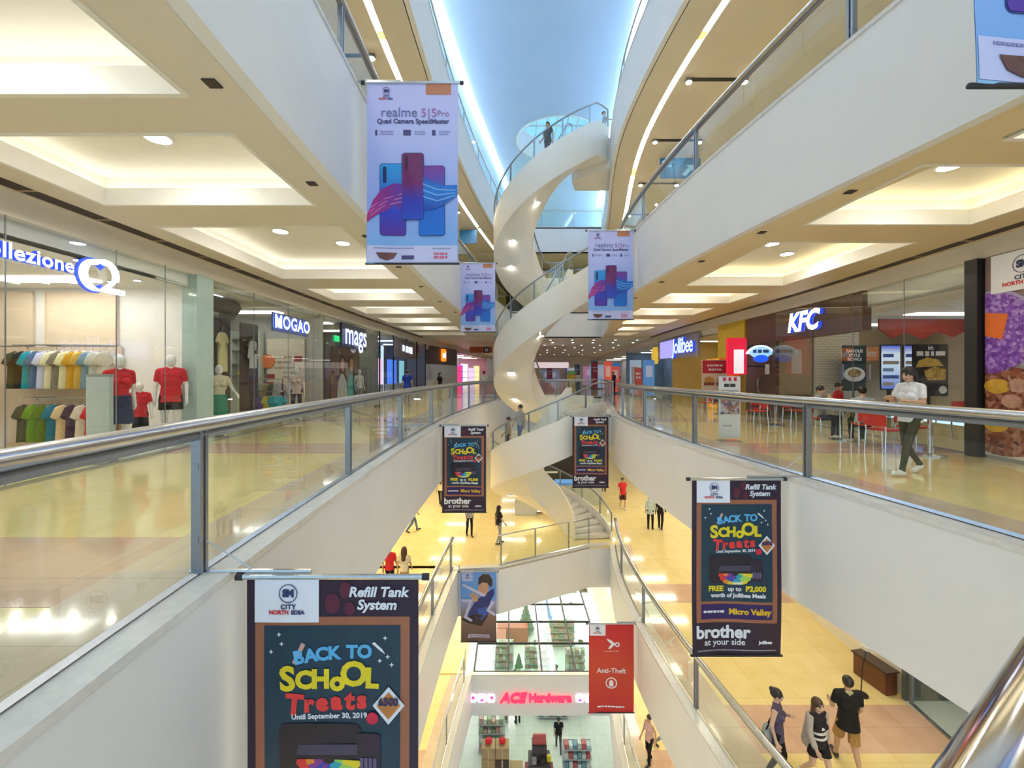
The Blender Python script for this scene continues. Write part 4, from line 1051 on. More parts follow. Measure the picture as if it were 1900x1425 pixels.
mannequin('tall white mannequin in red shirt and black shorts', (-7.0, 8.85, 0.062), 35, 1.84, (CRED, CBK, MANQ), vox=0.010, bottom='mini', hem=0.84, sex='m')
# lit sign of the first shop
t = thing('shop_sign', 'lit blue and white script sign with round logo over the clothing shop', 'sign', (-6.60, 5.40, 3.10), PI/2)
BLUES = lit('sign_blue', (0.02, 0.06, 0.55), 0.8); WLIT = lit('sign_white', (0.82, 0.90, 1.0), 1.0)
letters('collezione', 0.29, WLIT, t, 0.46, 0.02, 0.0, 0.035, 0.006, 'CENTER', 0, 1.03, side=BLUES)
def ring_arc(r0, r1, a0, a1, y0, y1, cx, cz, n=20, sx=1.0, taper=False):
    pts = []
    for i in range(n+1):
        a = math.radians(a0+(a1-a0)*i/n); pts.append((cx+r1*math.cos(a)*sx, cz+r1*math.sin(a)))
    for i in range(n, -1, -1):
        a = math.radians(a0+(a1-a0)*i/n); u = (math.sin(PI*i/n) if taper else 1)
        pts.append((cx+(r1-(r1-r0)*u)*math.cos(a)*sx, cz+(r1-(r1-r0)*u)*math.sin(a)))
    return MB().prism(pts, y0, y1)
obj('logo_letter', ring_arc(0.175, 0.25, 50, 310, -0.05, 0.03, 1.44, -0.02, taper=True), WLIT, t)
obj('logo_backing', ring_arc(0.17, 0.275, 40, 320, 0.03, 0.05, 1.42, -0.02), BLUES, t)
mb = ring_arc(0.185, 0.24, -20, 140, -0.05, 0.03, 1.56, 0.02, taper=False)
mb.prism([(1.79, -0.02), (1.74, -0.05), (1.48, -0.26), (1.90, -0.26), (1.90, -0.18), (1.65, -0.18)], -0.05, 0.03)
obj('logo_digit', mb, WLIT, t)

# ---- second shop
WALLB = mat('warm_grey_wall', (0.50, 0.50, 0.46), 0.5, var=0.04)
shop_room('left', 9.4, 15.3, 3.3, WALLB, ceil_z=3.5, nlamp=2)
shop_window('left', 'clear shop front of the second clothing shop with coats on dark panels', [9.62, 11.2, 12.9, 14.5, 15.2])
t = thing('shop_sign', 'white lit capital letters on blue block over the second clothing shop', 'sign', (-6.58, 13.0, 2.98), PI/2)
letters('MOGAO', 0.52, WLIT, t, 0.0, 0.0, 0.02, 0.018, 0.014, 'CENTER', 0, 1.08, side=BLUES)
obj('backing', MB().box(-1.05, 1.05, 0.055, 0.09, -0.26, 0.26), mat('sign_panel_blue', (0.10, 0.16, 0.40), 0.4), t)
# dark display panels with big garments
for i, (y, w, n, gc, me, gn) in enumerate(((11.4, 0.95, 'yellow dress', (0.72,0.66,0.36), DRESS, 'pale yellow'), (12.75, 0.85, 'white jacket', (0.72,0.74,0.76), LONGSH, 'white'))):
    t = thing('garment_board', 'tall dark display board holding a %s' % n, 'display board', (-7.75, y, 0), PI/2)
    obj('board', MB().bbox(-w/2, w/2, 0.0, 0.05, 0.05, 3.0, 0.01), M['dkbrown'], t)
    obj('foot', MB().box(-w/2, w/2, -0.12, 0.16, 0.0, 0.05), M['black'], t)
    garment('%s %s hung on its dark board' % (gn, n.split()[1]), (-7.66, y, 2.62 if i == 0 else 2.5), PI/2, gc, me)
mannequin('white mannequin in cream and green outfit behind the glass', (-7.1, 10.45, 0.0), 40, 1.72, (CCREAM, C('green', (0.02,0.25,0.18)), MANQ), bottom='skirt', hem=0.98, arms={'L': [(0.26,-0.06,1.14), (0.32,-0.26,1.02)]})
mannequin('white mannequin in pale pink blouse and black trousers', (-7.15, 14.3, 0.0), 30, 1.74, (C('blush', (0.68,0.55,0.50)), CBK, MANQ), bottom='slim', hem=0.86)
rail_rack('black floor rail with pale striped shirts', -8.6, -7.5, 14.1, 1.35, wallmount=False)
for i in range(6): 
    n, c = (('lemon', (0.62,0.64,0.38)), ('pale green', (0.48,0.56,0.40)), ('grey-green', (0.30,0.36,0.28)), ('ochre', (0.35,0.26,0.10)), ('charcoal', (0.08,0.08,0.09)), ('ash', (0.40,0.40,0.40)))[i]
    garment('%s shirt on the black floor rail' % n, (-8.5 + i*0.18, 14.1, 1.21), math.radians(40), c, LONGSH, group='shirts on the black floor rail')
rail_rack('low black rail with bright children shirts', -7.95, -7.0, 13.2, 0.98, wallmount=False)
for i, (n, c) in enumerate((('crimson', (0.40,0.02,0.08)), ('violet', (0.20,0.10,0.35)), ('yellow', (0.65,0.55,0.05)), ('turquoise', (0.02,0.38,0.48)), ('cyan', (0.03,0.45,0.55)))):
    garment('%s child shirt on the low rail' % n, (-7.85 + i*0.19, 13.2, 0.85), math.radians(35), c, KID, group='shirts on the low rail')
t = thing('wall_shelf', 'pale back shelf unit with yellow and blue stock', 'shelf', (-9.2, 15.05, 0))
obj('frame', MB().box(-0.5, 0.5, 0.08, 0.12, 0.0, 3.0).box(-0.5, -0.46, -0.2, 0.1, 0, 3.0).box(0.46, 0.5, -0.2, 0.1, 0, 3.0), mat('shelf_pale', (0.6,0.66,0.6), 0.4), t)
for k, z in enumerate((1.45, 1.85, 2.3, 2.7)): obj('shelf', MB().box(-0.46, 0.46, -0.2, 0.08, z, z+0.03), M['steel_dk'], t)
for k, (x, z, c) in enumerate(((-0.2, 1.48, (0.7,0.7,0.1)), (0.15, 1.48, (0.1,0.12,0.4)), (-0.1, 1.88, (0.6,0.65,0.55)), (0.1, 2.33, (0.55,0.5,0.4)))):
    tag(obj('folded_stack', MB().bbox(-0.14, 0.14, -0.12, 0.12, 0, 0.13, 0.02), C('stack%d' % k, c), None, (-9.15+x, 15.0, z+0.001)), ('yellow', 'dark blue', 'pale green', 'beige')[k] + ' folded stack on the back shelf', 'clothes')
# promo board with tags
t = thing('promo_board', 'cream promotional board with lettering and red tags', 'sign', (-7.9, 15.1, 0), 0)
obj('board', MB().box(-0.68, 0.62, 0.0, 0.06, 0.2, 2.75), mat('cream_board', (0.75,0.68,0.55), 0.5), t)
INK = mat('print_brown', (0.28,0.12,0.10), 0.6, var=0)
def faint_lines(parent, rows, m, y=-0.006, h=0.03, seed=1, warp=None, name='fine_print'):
    """rows of print too small to read: (x0, x1, z)"""
    rnd = random.Random(seed); mb = MB()
    for x0, x1, z in rows:
        x = x0
        while x < x1 - 0.01:
            w = min(x1-x, h*rnd.uniform(0.6, 2.2)); mb.box(x, x+w, y-0.002, y, z-h/2*rnd.uniform(0.7, 1), z+h/2); x += w + h*0.35
    if warp: mb.v = [warp(p) for p in mb.v]
    o = obj(name, mb, m, parent); o['kind'] = 'stuff'
    return o
faint_lines(t, [(-0.42, 0.2, 2.10), (-0.42, 0.15, 1.92), (-0.42, 0.5, 1.72), (-0.1, 0.45, 1.56), (-0.1, 0.4, 1.40)], mat('print_tan', (0.45,0.36,0.26), 0.6, var=0), h=0.09)
for x, z in ((0.42, 2.05), (-0.55, 1.42), (-0.58, 1.14), (0.45, 1.2), (0.47, 0.95)):
    obj('red_tag', MB().box(x-0.14, x+0.14, -0.02, -0.004, z-0.09, z+0.09), mat('tag_red', (0.35,0.04,0.05), 0.5), t)
tag(obj('round_sign', MB().lathe([(0.24, 0), (0.25, 0.01), (0.25, 0.03), (0.24, 0.04)], 20), mat('round_orange', (0.75,0.20,0.06), 0.4), None, (-8.55, 15.10, 1.95)), 'round orange hanging sale sign', 'sign')
bpy.data.objects['round_sign'].rotation_euler = (PI/2, 0, 0)
tag(obj('ceiling_duct', MB().tube([(-7.4, 9.8, 3.27), (-7.45, 11.5, 3.28), (-8.6, 13.0, 3.27)], 0.2, 10), mat('dark_duct', (0.06,0.055,0.05), 0.5), None), 'dark exposed duct under the second shop ceiling', 'duct')

# ---- third shop
shop_room('left', 15.3, 21.2, 2.6, mat('slate_wall', (0.20,0.22,0.21), 0.4, var=0.05), ceil_z=3.5, nlamp=2)
shop_window('left', 'shop front with large fashion poster behind glass', [15.3, 16.3, 18.2, 20.0, 21.1])
t = thing('shop_sign', 'large white lowercase lit letters over the third shop', 'sign', (SL(18)+0.14, 17.9, 3.08), PI/2)
obj('reflection_block', MB().box(-1.35, 1.35, 0.03, 0.13, -0.52, 0.42), mat('sign_slate', (0.05,0.06,0.10), 0.4), t)  # added dark panel: blocks the glass reflection, stands in for shadow behind the letters
letters('mags', 1.25, WLIT, t, 0, 0.0, -0.03, 0.012, 0.012, 'CENTER', 0, 1.0, side=BLUES)
t = thing('fashion_poster', 'large poster of two young people in white and green tops', 'poster', (-7.15, 18.6, 0), PI/2)
obj('board', MB().box(-1.6, 1.6, 0, 0.05, 0.25, 2.65), mat('poster_brown', (0.16,0.09,0.06), 0.5, var=0.3, scale=2), t)
def blob(pts, y, th=0.006): 
    return MB().prism(pts, y, y-th)
def circ(cx, cz, rx, rz=None, n=18): return [(cx+rx*math.cos(2*PI*k/n), cz+(rz or rx)*math.sin(2*PI*k/n)) for k in range(n)]
def flat(name, pts, m, parent, y=-0.002, warp=None):
    mb = blob(pts, y, 0.0015 if warp else 0.006)
    if warp: mb.v = [warp(p) for p in mb.v]
    return obj(name, mb, m, parent)
PSK = mat('print_skin', (0.50,0.30,0.20), 0.6, var=0.15, scale=5); PHR = mat('print_hair', (0.05,0.03,0.02), 0.6, var=0.2)
for x, c, nm in ((-0.45, (0.62,0.66,0.64), 'w'), (0.55, (0.03,0.34,0.30), 'g')):
    flat('printed_top', [(x-0.55, 0.3), (x-0.42, 1.2), (x-0.15, 1.5), (x+0.15, 1.5), (x+0.45, 1.15), (x+0.55, 0.3)], mat('print_top_'+nm, c, 0.6, var=0.15, scale=4), t, -0.002)
    flat('printed_hair', circ(x, 1.98, 0.30, 0.36), PHR, t, -0.009); flat('printed_face', circ(x, 1.90, 0.21, 0.29), PSK, t, -0.016)
mannequin('grey-lit mannequin in white top by the poster', (-6.95, 19.6, 0), 50, 1.7, (CW, CGREY, MANQ), bottom='pants')
t = thing('exit_sign', 'small green lit exit sign beside the white letters', 'sign', (SL(16.3)+0.06, 16.3, 2.85), PI/2)
obj('case', MB().box(-0.2, 0.2, 0, 0.06, -0.11, 0.11), lit('exit_green', (0.02,0.5,0.15), 0.8), t)

# ---- fourth shop, bluish screens
shop_room('left', 21.2, 30.6, 3.0, mat('blue_dark_wall', (0.09,0.10,0.17), 0.35, var=0.1), ceil_z=3.5, lamp='bluelamp', nlamp=3)
shop_window('left', 'dark shop front with glowing blue screens', [21.3, 23.5, 26, 28.3, 30.4], frame=M['black'])
t = thing('shop_sign', 'small white lit lettering over the blue screens', 'sign', (SL(26)+0.1, 26.0, 2.95), PI/2)
obj('backing', MB().box(-3.0, 3.2, 0.03, 0.08, -0.5, 0.55), mat('slate_band', (0.12,0.12,0.16), 0.4), t)
faint_lines(t, [(-1.3, -0.75, 0.02), (-0.55, 1.1, 0.0)], WLIT, 0.0, h=0.42, seed=4, name='lit_lettering')
for k, (y, c, w) in enumerate(((22.6, (0.6,0.85,1.0), 1.6), (25.0, (0.9,0.5,0.75), 0.6), (27.3, (0.05,0.2,0.9), 1.8), (29.5, (0.2,0.5,0.6), 1.0))):
    t = thing('lit_screen', ('pale cyan', 'pink', 'deep blue', 'teal')[k] + ' glowing display screen inside the dark shop', 'screen', (-7.6+k*0.05, y, 0), PI/2)
    obj('stand', MB().box(-w/2, w/2, 0.0, 0.3, 0, 0.9), mat('stand_white', (0.7,0.7,0.75), 0.4), t)
    obj('screen', MB().bbox(-w/2, w/2, 0.05, 0.15, 0.9, 2.4, 0.02), lit('screen%d' % k, c, 0.9), t)
# ---- fifth shop with the orange square
shop_room('left', 30.6, 39.5, 3.0, mat('grey_shop_wall', (0.45,0.47,0.5), 0.5, var=0.05), ceil_z=3.3, nlamp=2)
t = thing('shop_sign', 'bright orange square logo on a dark shop band', 'sign', (SL(34.5)+0.15, 34.5, 3.0), math.radians(78))
obj('band', MB().box(-3.8, 3.2, 0.05, 0.2, -0.75, 0.6), mat('plum_band', (0.10,0.08,0.10), 0.4), t)
obj('logo', MB().bbox(-0.5, 0.5, -0.06, 0.05, -0.5, 0.5, 0.06), lit('orange_lit', (1.0, 0.22, 0.01), 1.0), t)
letters('mi', 0.75, WLIT, t, 0, 0.02, -0.065, 0.01, 0.012)
for k, (y, c) in enumerate(((32.5, (0.25,0.07,0.05)), (36.5, (0.5,0.52,0.6)))):
    t = thing('display_counter', ('dark red poster counter', 'pale grey counter')[k] + ' in the shop with the orange square', 'counter', (-6.9+k*.4, y, 0), PI/2)
    obj('body', MB().bbox(-0.8, 0.8, 0, 0.6, 0, 1.0, 0.02), mat('counter_white', (0.75,0.75,0.78), 0.4), t)
    obj('panel', MB().box(-0.6, 0.6, 0.4, 0.5, 1.0, 2.3), mat('counter_panel%d' % k, c, 0.5), t)
# ---- pink shop at the bend
shop_room('left', 39.5, 58, 4.0, mat('pink_wall', (0.80,0.50,0.66), 0.5, var=0.05), ceil_z=3.5, lamp='pinklamp', nlamp=4, near=False)
for k, (y, x, c, h) in enumerate(((41.5, -5.0, (1.0,0.05,0.25), 2.3), (43.5, -5.1, (0.35,0.15,0.75), 2.4), (46.5, -4.9, (0.95,0.9,0.95), 2.6), (50.5, -4.5, (0.75,0.6,0.9), 2.2), (54, -4.2, (1.0,0.85,0.4), 2.5))):
    t = thing('display_rack', ('hot pink', 'violet', 'white', 'lilac', 'yellow')[k] + ' glowing display rack in the pink shop', 'display rack', (x, y, 0), math.radians(75))
    obj('back', MB().box(-0.9, 0.9, 0.2, 0.3, 0, h), lit('pinkshop%d' % k, c, 0.7), t)
    for j in range(3): obj('shelf', MB().box(-0.9, 0.9, -0.1, 0.2, 0.5+0.6*j, 0.54+0.6*j), mat('shelf_white', (0.8,0.75,0.8), 0.4), t)
t = thing('hanging_sign', 'dark orange hanging panel sign above the pink shop', 'sign', (-2.6, 36.0, 3.55))
obj('panel', MB().bbox(-0.95, 0.95, 0, 0.08, -0.28, 0.24, 0.01), mat('rust_panel', (0.42,0.10,0.03), 0.5), t)
obj('rod', MB().tube([(-0.7,0.04,0.24),(-0.7,0.04,0.45)], 0.015, 6).tube([(0.7,0.04,0.24),(0.7,0.04,0.45)], 0.015, 6), M['steel_dk'], t)
t = thing('hanging_sign', 'small dark square pictogram sign by the stair', 'sign', (-1.95, 33.0, 3.35))
obj('panel', MB().bbox(-0.22, 0.22, 0, 0.06, -0.25, 0.25, 0.01), M['dkbrown'], t)
obj('pictogram', MB().box(-0.1, -0.03, -0.01, 0, -0.12, 0.1).box(0.03, 0.1, -0.01, 0, -0.12, 0.1), mat('pict_white', (0.8,0.8,0.8), 0.5), t)
obj('rod', MB().tube([(0,0.03,0.25),(0,0.03,0.6)], 0.012, 6), M['steel_dk'], t)

# ================================================================ RESTAURANTS ON THE RIGHT
# food poster wall
def bowl_mat(name, c1, c2, c3, scale):
    if name in MATS: return MATS[name]
    m = bpy.data.materials.new(name); m.use_nodes = True; nt = m.node_tree; b = nt.nodes['Principled BSDF']; b.inputs['Roughness'].default_value = 0.45
    tc = nt.nodes.new('ShaderNodeTexCoord'); v = nt.nodes.new('ShaderNodeTexVoronoi'); v.inputs['Scale'].default_value = scale
    nt.links.new(tc.outputs['Object'], v.inputs['Vector'])
    sp = nt.nodes.new('ShaderNodeSeparateColor'); nt.links.new(v.outputs['Color'], sp.inputs[0])
    rp = nt.nodes.new('ShaderNodeValToRGB'); e = rp.color_ramp.elements
    e[0].color = (*c1, 1); e[1].color = (*c3, 1); k = e.new(0.55); k.color = (*c2, 1)
    nt.links.new(sp.outputs[0], rp.inputs['Fac']); nt.links.new(rp.outputs['Color'], b.inputs['Base Color'])
    MATS[name] = m; return m
LOGO = mat('logo_navy', (0.035, 0.04, 0.13), 0.6, var=0); LRED = mat('logo_red', (0.62, 0.03, 0.03), 0.6, var=0)
PWHITE = mat('print_white', (0.80, 0.80, 0.84), 0.6, var=0.02)
def city_logo(parent, cx, cz, s, y=-0.006, warp=None):
    """round emblem over the two lines of the mall's name; s = emblem diameter"""
    mb = ring_arc(s*0.46, s*0.5, 0, 360, y, y-0.002, cx, cz, 28)
    if warp: mb.v = [warp(p) for p in mb.v]
    obj('printed_emblem', mb, LOGO, parent)
    letters('SM', s*0.52, LOGO, parent, cx, cz, y-0.001, 0.001, s*0.035, warp=warp, space=0.86)
    letters('CITY', s*0.34, LOGO, parent, cx, cz-s*0.72, y-0.001, 0.001, s*0.012, warp=warp, space=1.15)
    letters('NORTH', s*0.30, LRED, parent, cx-s*0.50, cz-s*1.02, y-0.001, 0.001, s*0.012, warp=warp)
    letters('EDSA', s*0.30, LOGO, parent, cx+s*0.52, cz-s*1.02, y-0.001, 0.001, s*0.012, warp=warp)
ang = math.atan2(-(7.9-5.0), -(SR(7.9)-SR(5.0)))
t = thing('food_poster', 'tall wall poster of a purple rice bowl and a stew bowl', 'poster', (SR(7.8)-0.02, 7.8, 0), ang)
obj('board', MB().box(0, 2.6, 0, 0.06, 0.06, 3.62), mat('poster_wood', (0.22,0.15,0.13), 0.5, var=0.3, scale=1.5), t)
def half(pts): return [(max(0.01, min(2.59, p[0])), p[1]) for p in pts]
flat('printed_bowl_rim', half(circ(0.10, 2.22, 0.80, 0.78, 30)), mat('print_lilac', (0.40,0.33,0.55), 0.5), t, -0.001)
flat('printed_purple_rice', half(circ(0.08, 2.24, 0.74, 0.72, 30)), bowl_mat('purple_rice', (0.12,0.03,0.30), (0.25,0.08,0.50), (0.45,0.30,0.65), 20), t, -0.008)
flat('printed_orange_slice', [(0.02, 2.62), (0.40, 2.55), (0.30, 2.12), (0.02, 2.20)], mat('print_orange', (0.75,0.16,0.02), 0.5), t, -0.015)
flat('printed_stew_rim', half(circ(0.30, 0.86, 1.12, 0.86, 36)), mat('print_rim_white', (0.70,0.68,0.62), 0.4), t, -0.001)
flat('printed_stew', half(circ(0.28, 0.87, 1.04, 0.78, 36)), bowl_mat('stew_print', (0.10,0.02,0.01), (0.28,0.08,0.04), (0.42,0.22,0.16), 14), t, -0.008)
for x, z, rx in ((0.22, 1.30, 0.22), (0.20, 0.62, 0.20), (0.72, 0.72, 0.22)): flat('printed_potato', circ(x, z, rx, 0.13, 14), mat('print_potato', (0.62,0.36,0.04), 0.5, var=0.2), t, -0.015)
for x, z in ((0.55, 1.32), (0.45, 1.05), (0.9, 1.1)): flat('printed_meat', circ(x, z, 0.17, 0.12, 9), mat('print_meat', (0.45,0.26,0.20), 0.5, var=0.25), t, -0.015)
flat('printed_label', [(0.12, 2.93), (0.12, 3.60), (1.35, 3.60), (1.35, 2.93)], PWHITE, t, -0.016)
city_logo(t, 0.62, 3.36, 0.30, -0.024)
obj('skirting', MB().box(0, 2.6, -0.02, 0.08, 0.0, 0.07), M['steel'], t)
struct(obj('trim_6', MB().box(SR(8)-0.14, SR(8)+0.12, 7.84, 8.06, 0, 3.62), M['black']))
struct(obj('wall_right', MB().box(SR(8)+0.14, SR(8)+0.4, -4, 7.84, 0, 3.62), M['cream']))

# chicken restaurant
WK = M['dkbrown']
shop_room('right', 8.05, 16.0, 6.2, mat('tan_restaurant_wall', (0.50,0.38,0.25), 0.5, var=0.05), ceil_z=3.2, nlamp=3, near=True, lamp='warmlamp')
shop_window('right', 'restaurant glass front under the white three-letter sign', [8.06, 9.6, 11.2, 12.9, 14.7], m='shopglass')
yy = ysteps(10.9, 16.6, 0.6)
struct(obj('trim_7', MB().ribbon([(SR(y)+0.02, y) for y in yy], [(SR(y)+0.25, y) for y in yy], 2.62, 3.62), mat('maroon_header', (0.10,0.035,0.03), 0.35, var=0.1)))
yy = ysteps(14.7, 16.6, 0.5)
door = struct(obj('door_1', MB().ribbon([(SR(y), y) for y in yy], [(SR(y)+0.12, y) for y in yy], 0, 2.62), mat('dark_door', (0.075,0.05,0.04), 0.25, var=0.1)))
obj('door_handle', MB().tube([(SR(15.6)-0.02, 15.6, 0.85), (SR(15.6)-0.10, 15.6, 0.9), (SR(15.6)-0.10, 15.6, 1.3), (SR(15.6)-0.02, 15.6, 1.35)], 0.018, 8), M['chrome'], door)
obj('door_notice', MB().box(SR(15.2)-0.02, SR(15.2)-0.005, 15.05, 15.3, 1.5, 1.85), mat('notice_white', (0.55,0.60,0.55), 0.5), door)
sa = math.atan2(-(14.6-12.4), -(SR(14.6)-SR(12.4)))
t = thing('shop_sign', 'slanted white lit three-letter sign on the maroon restaurant header', 'sign', (SR(13.2)-0.04, 13.2, 3.10), sa)
WLIT2 = lit('sign_white_bright', (0.92, 0.94, 1.0), 2.0)
letters('KFC', 0.80, WLIT2, t, 0, 0, 0, 0.05, 0.03, 'CENTER', 0.22, 0.96, side=BLUES)
# inside
BR = tile_mat('white_brick', (0.78,0.74,0.64), (0.80,0.76,0.67), (0.50,0.45,0.36), 0.24, 0.09, rough=0.3, mortar=0.01, offset=0.5, bump=0.5, vertical=True)
struct(obj('trim_8', MB().box(11.1, 12.75, 15.84, 15.91, 0, 3.2), BR))
struct(obj('trim_9', MB().box(9.4, 11.0, 15.85, 15.91, 0.0, 0.75), M['dkbrown']))
def wallposter(name, label, x, y, z, w, h, col, rotz=0, emit=None):
    t = thing(name, label, 'poster', (x, y, z), rotz)
    obj('board', MB().bbox(-w/2, w/2, 0, 0.04, -h/2, h/2, 0.008), col, t); return t
t = wallposter('menu_poster', 'dark teal poster of a white rice bowl on the restaurant wall', 12.15, 15.3, 1.72, 0.85, 1.62, mat('poster_teal', (0.025,0.05,0.06), 0.5, var=0.1))
obj('stand', MB().box(-0.03, 0.03, 0.04, 0.06, -1.72, 0), M['black'], t)
letters('FAMOUS', 0.15, PWHITE, t, 0, 0.60, -0.006, 0.002, 0.004); letters('STYLE', 0.15, PWHITE, t, 0, 0.45, -0.006, 0.002, 0.004); letters('BOWLS', 0.15, PWHITE, t, 0, 0.31, -0.006, 0.002, 0.004)
flat('printed_bowl', circ(0, -0.22, 0.38, 0.26), PWHITE, t, -0.002); flat('printed_food', circ(0, -0.18, 0.24, 0.15), bowl_mat('gravy', (0.20,0.09,0.03), (0.40,0.22,0.08), (0.55,0.42,0.2), 18), t, -0.009)
for k, x in enumerate((13.35, 14.15)):
    t = wallposter('menu_screen', ('pale blue', 'deep blue')[k] + ' lit menu screen over the restaurant counter', x, 15.2, 1.75, 0.72, 1.6, M['black'])
    obj('screen', MB().box(-0.33, 0.33, -0.008, 0, -0.76, 0.76), grad('menu_glow%d' % k, [(0, (0.10,0.16,0.60)), (0.4, (0.55,0.70,0.95)), (0.8, (0.75,0.88,1.0)), (1, (0.06,0.10,0.65))], 'Z', emit=0.35), t)
    for q in range(5): obj('menu_row', MB().box(-0.28, 0.28 if q % 2 else 0.1, -0.012, -0.008, 0.35-0.25*q, 0.47-0.25*q), mat('menu_row%d' % (q % 3), ((0.1,0.15,0.5),(0.5,0.4,0.3),(0.3,0.4,0.6))[q % 3], 0.5), t)
    obj('bracket', MB().box(-0.05, 0.05, 0.04, 0.10, -1.75, 0.2), M['black'], t)
t = wallposter('menu_poster', 'black poster of a big yellow burger deeper in the restaurant', 11.75, 12.1, 1.62, 1.0, 1.45, M['black'])
obj('stand', MB().box(-0.03, 0.03, 0.04, 0.07, -1.62, 0), M['black'], t)
flat('printed_bun', [(-0.42, 0.08), (-0.35, 0.26), (-0.1, 0.36), (0.2, 0.30), (0.36, 0.12)], mat('print_bun', (0.62,0.42,0.08), 0.5, var=0.2), t, -0.002)
flat('printed_filling', [(-0.10, -0.28), (-0.20, -0.02), (0.10, 0.10), (0.42, 0.02), (0.40, -0.28)], bowl_mat('fried', (0.40,0.20,0.02), (0.60,0.36,0.04), (0.70,0.52,0.15), 16), t, -0.009)
letters('kfc', 0.14, PWHITE, t, 0, 0.62, -0.006, 0.002, 0.003); faint_lines(t, [(-0.4, 0.4, 0.46)], PWHITE, h=0.14, seed=9)
flat('printed_price_disc', circ(0.33, -0.55, 0.11), PWHITE, t, -0.009)
tag(obj('red_valance', MB().prism([(-1.3, 0.0), (1.3, 0.0), (1.3, -0.35), (0.9, -0.55), (0.4, -0.38), (0, -0.6), (-0.5, -0.4), (-0.9, -0.58), (-1.3, -0.3)], 0, 0.05), mat('valance_red', (0.32,0.02,0.015), 0.5, var=0.1), None, (12.2, 12.8, 3.15)), 'red scalloped valance hanging from the restaurant ceiling', 'valance')
# furniture
REDP = mat('red_plastic', (0.62, 0.025, 0.02), 0.35, var=0.05)
def chair_proto():
    t = thing('dining_chair', 'red plastic chair', 'chair', (0, 0, 0))
    s_ = MB().bbox(-0.21, 0.21, -0.21, 0.20, 0.43, 0.46, 0.012)
    obj('seat', s_, REDP, t)
    bk = MB(); n = 7; pts = []
    for i in range(n):
        u = -0.21 + 0.42*i/(n-1); pts.append((u, 0.20 + 0.03*(1-(u/0.21)**2)))
    bk.ribbon(pts, [(p[0], p[1]+0.018) for p in pts], 0.52, 0.86)
    obj('backrest', bk, REDP, t)
    for sx in (-1, 1):
        obj('leg', MB().tube([(sx*0.19, -0.18, 0.44), (sx*0.20, -0.21, 0.0)], 0.013, 6), M['chrome'], t)
        obj('leg', MB().tube([(sx*0.19, 0.21, 0.60), (sx*0.19, 0.19, 0.44), (sx*0.20, 0.22, 0.0)], 0.013, 6), M['chrome'], t)
    return t
cp = chair_proto(); used = [False]
def chair(label, loc, deg):
    global cp
    if not used[0]:
        used[0] = True; cp.location = loc; cp.rotation_euler = (0, 0, math.radians(deg)); cp['label'] = label; cp['group'] = 'red restaurant chairs'; return cp
    return copy_tree(cp, loc, math.radians(deg), label, 'red restaurant chairs')
def table(label, loc):
    t = thing('dining_table', label, 'table', loc)
    obj('tabletop', MB().bbox(-0.42, 0.42, -0.32, 0.32, 0.71, 0.745, 0.01), mat('table_white', (0.78,0.75,0.68), 0.25), t)
    obj('pedestal', MB().cyl(0, 0, 0.03, 0.71, 0.035, 12), M['chrome'], t)
    obj('foot', MB().lathe([(0.24, 0.0), (0.24, 0.02), (0.05, 0.05)], 18), M['steel'], t)
table('white-topped table between the two seated diners in grey', (7.55, 9.9, 0))
chair('red chair holding the diner who faces the camera', (7.55, 10.62, 0), 20)
chair('red chair holding the diner with back to the aisle', (7.55, 9.2, 0), 160)
table('white-topped table near the tall food poster', (8.05, 8.55, 0) if False else (7.75, 8.0, 0))
chair('red chair beside the table near the food poster', (8.15, 8.75, 0), 10)
chair('red chair between the walking woman and the food poster', (7.2, 8.35, 0), 100)
table('white-topped table outside the dark restaurant door', (7.7, 12.6, 0)); table('white-topped table by the burger restaurant front', (7.8, 16.2, 0))
for i, (x, y, d) in enumerate(((7.1, 12.5, -90), (8.3, 12.7, 90), (7.7, 13.35, 0), (7.2, 16.1, -90), (8.1, 17.45, 60))):
    chair('red chair %s' % ('on the void side of the door-side table', 'on the glass side of the door-side table', 'behind the door-side table', 'beside the burger restaurant table', 'under the diner in cream')[i], (x, y, 0), d)
table('white-topped table of the diner in red', (9.9, 12.2, 0)); chair('red chair under the diner in red shirt', (9.85, 13.05, 0), 30)
for i, x in enumerate((10.8, 12.2)): chair('red chair %s deep in the restaurant' % ('left', 'right')[i], (x, 10.6+0.5*i, 0), 180+40*i)
# signs on the restaurant front
t = thing('blade_sign', 'red and white lit blade sign projecting from the restaurant door', 'sign', (7.95, 15.2, 2.15))
obj('case', MB().bbox(-0.34, 0.34, 0, 0.14, -0.66, 0.64, 0.02), lit('blade_red', (0.75,0.01,0.05), 0.35), t)
flat('white_panel', [(-0.13, -0.62), (-0.13, 0.22), (0.22, 0.22), (0.22, -0.62)], lit('blade_white', (0.85,0.78,0.85), 0.45), t, -0.002)
obj('arm', MB().box(0.34, 1.0, 0.04, 0.1, 0.3, 0.36).box(0.34, 1.0, 0.04, 0.1, -0.4, -0.34), M['black'], t)
t = thing('fan_sign', 'blue neon fan-shaped sign beside the red blade sign', 'sign', (8.6, 14.9, 2.22))
obj('fan', ring_arc(0.18, 0.52, 35, 145, -0.02, 0.06, 0, -0.28, 24), lit('fan_pale', (0.35,0.65,0.95), 0.5), t)
obj('rim', ring_arc(0.52, 0.57, 30, 150, -0.03, 0.07, 0, -0.28, 24), lit('fan_white', (0.7,0.85,1.0), 0.8), t)
obj('disc', MB().prism(circ(0, -0.18, 0.24, 0.13), -0.04, 0.05), lit('fan_blue', (0.01,0.08,0.75), 0.7), t)
faint_lines(t, [(-0.28, 0.28, 0.07)], mat('fan_ink', (0.05,0.15,0.5), 0.5, var=0), -0.022, h=0.12, seed=3)
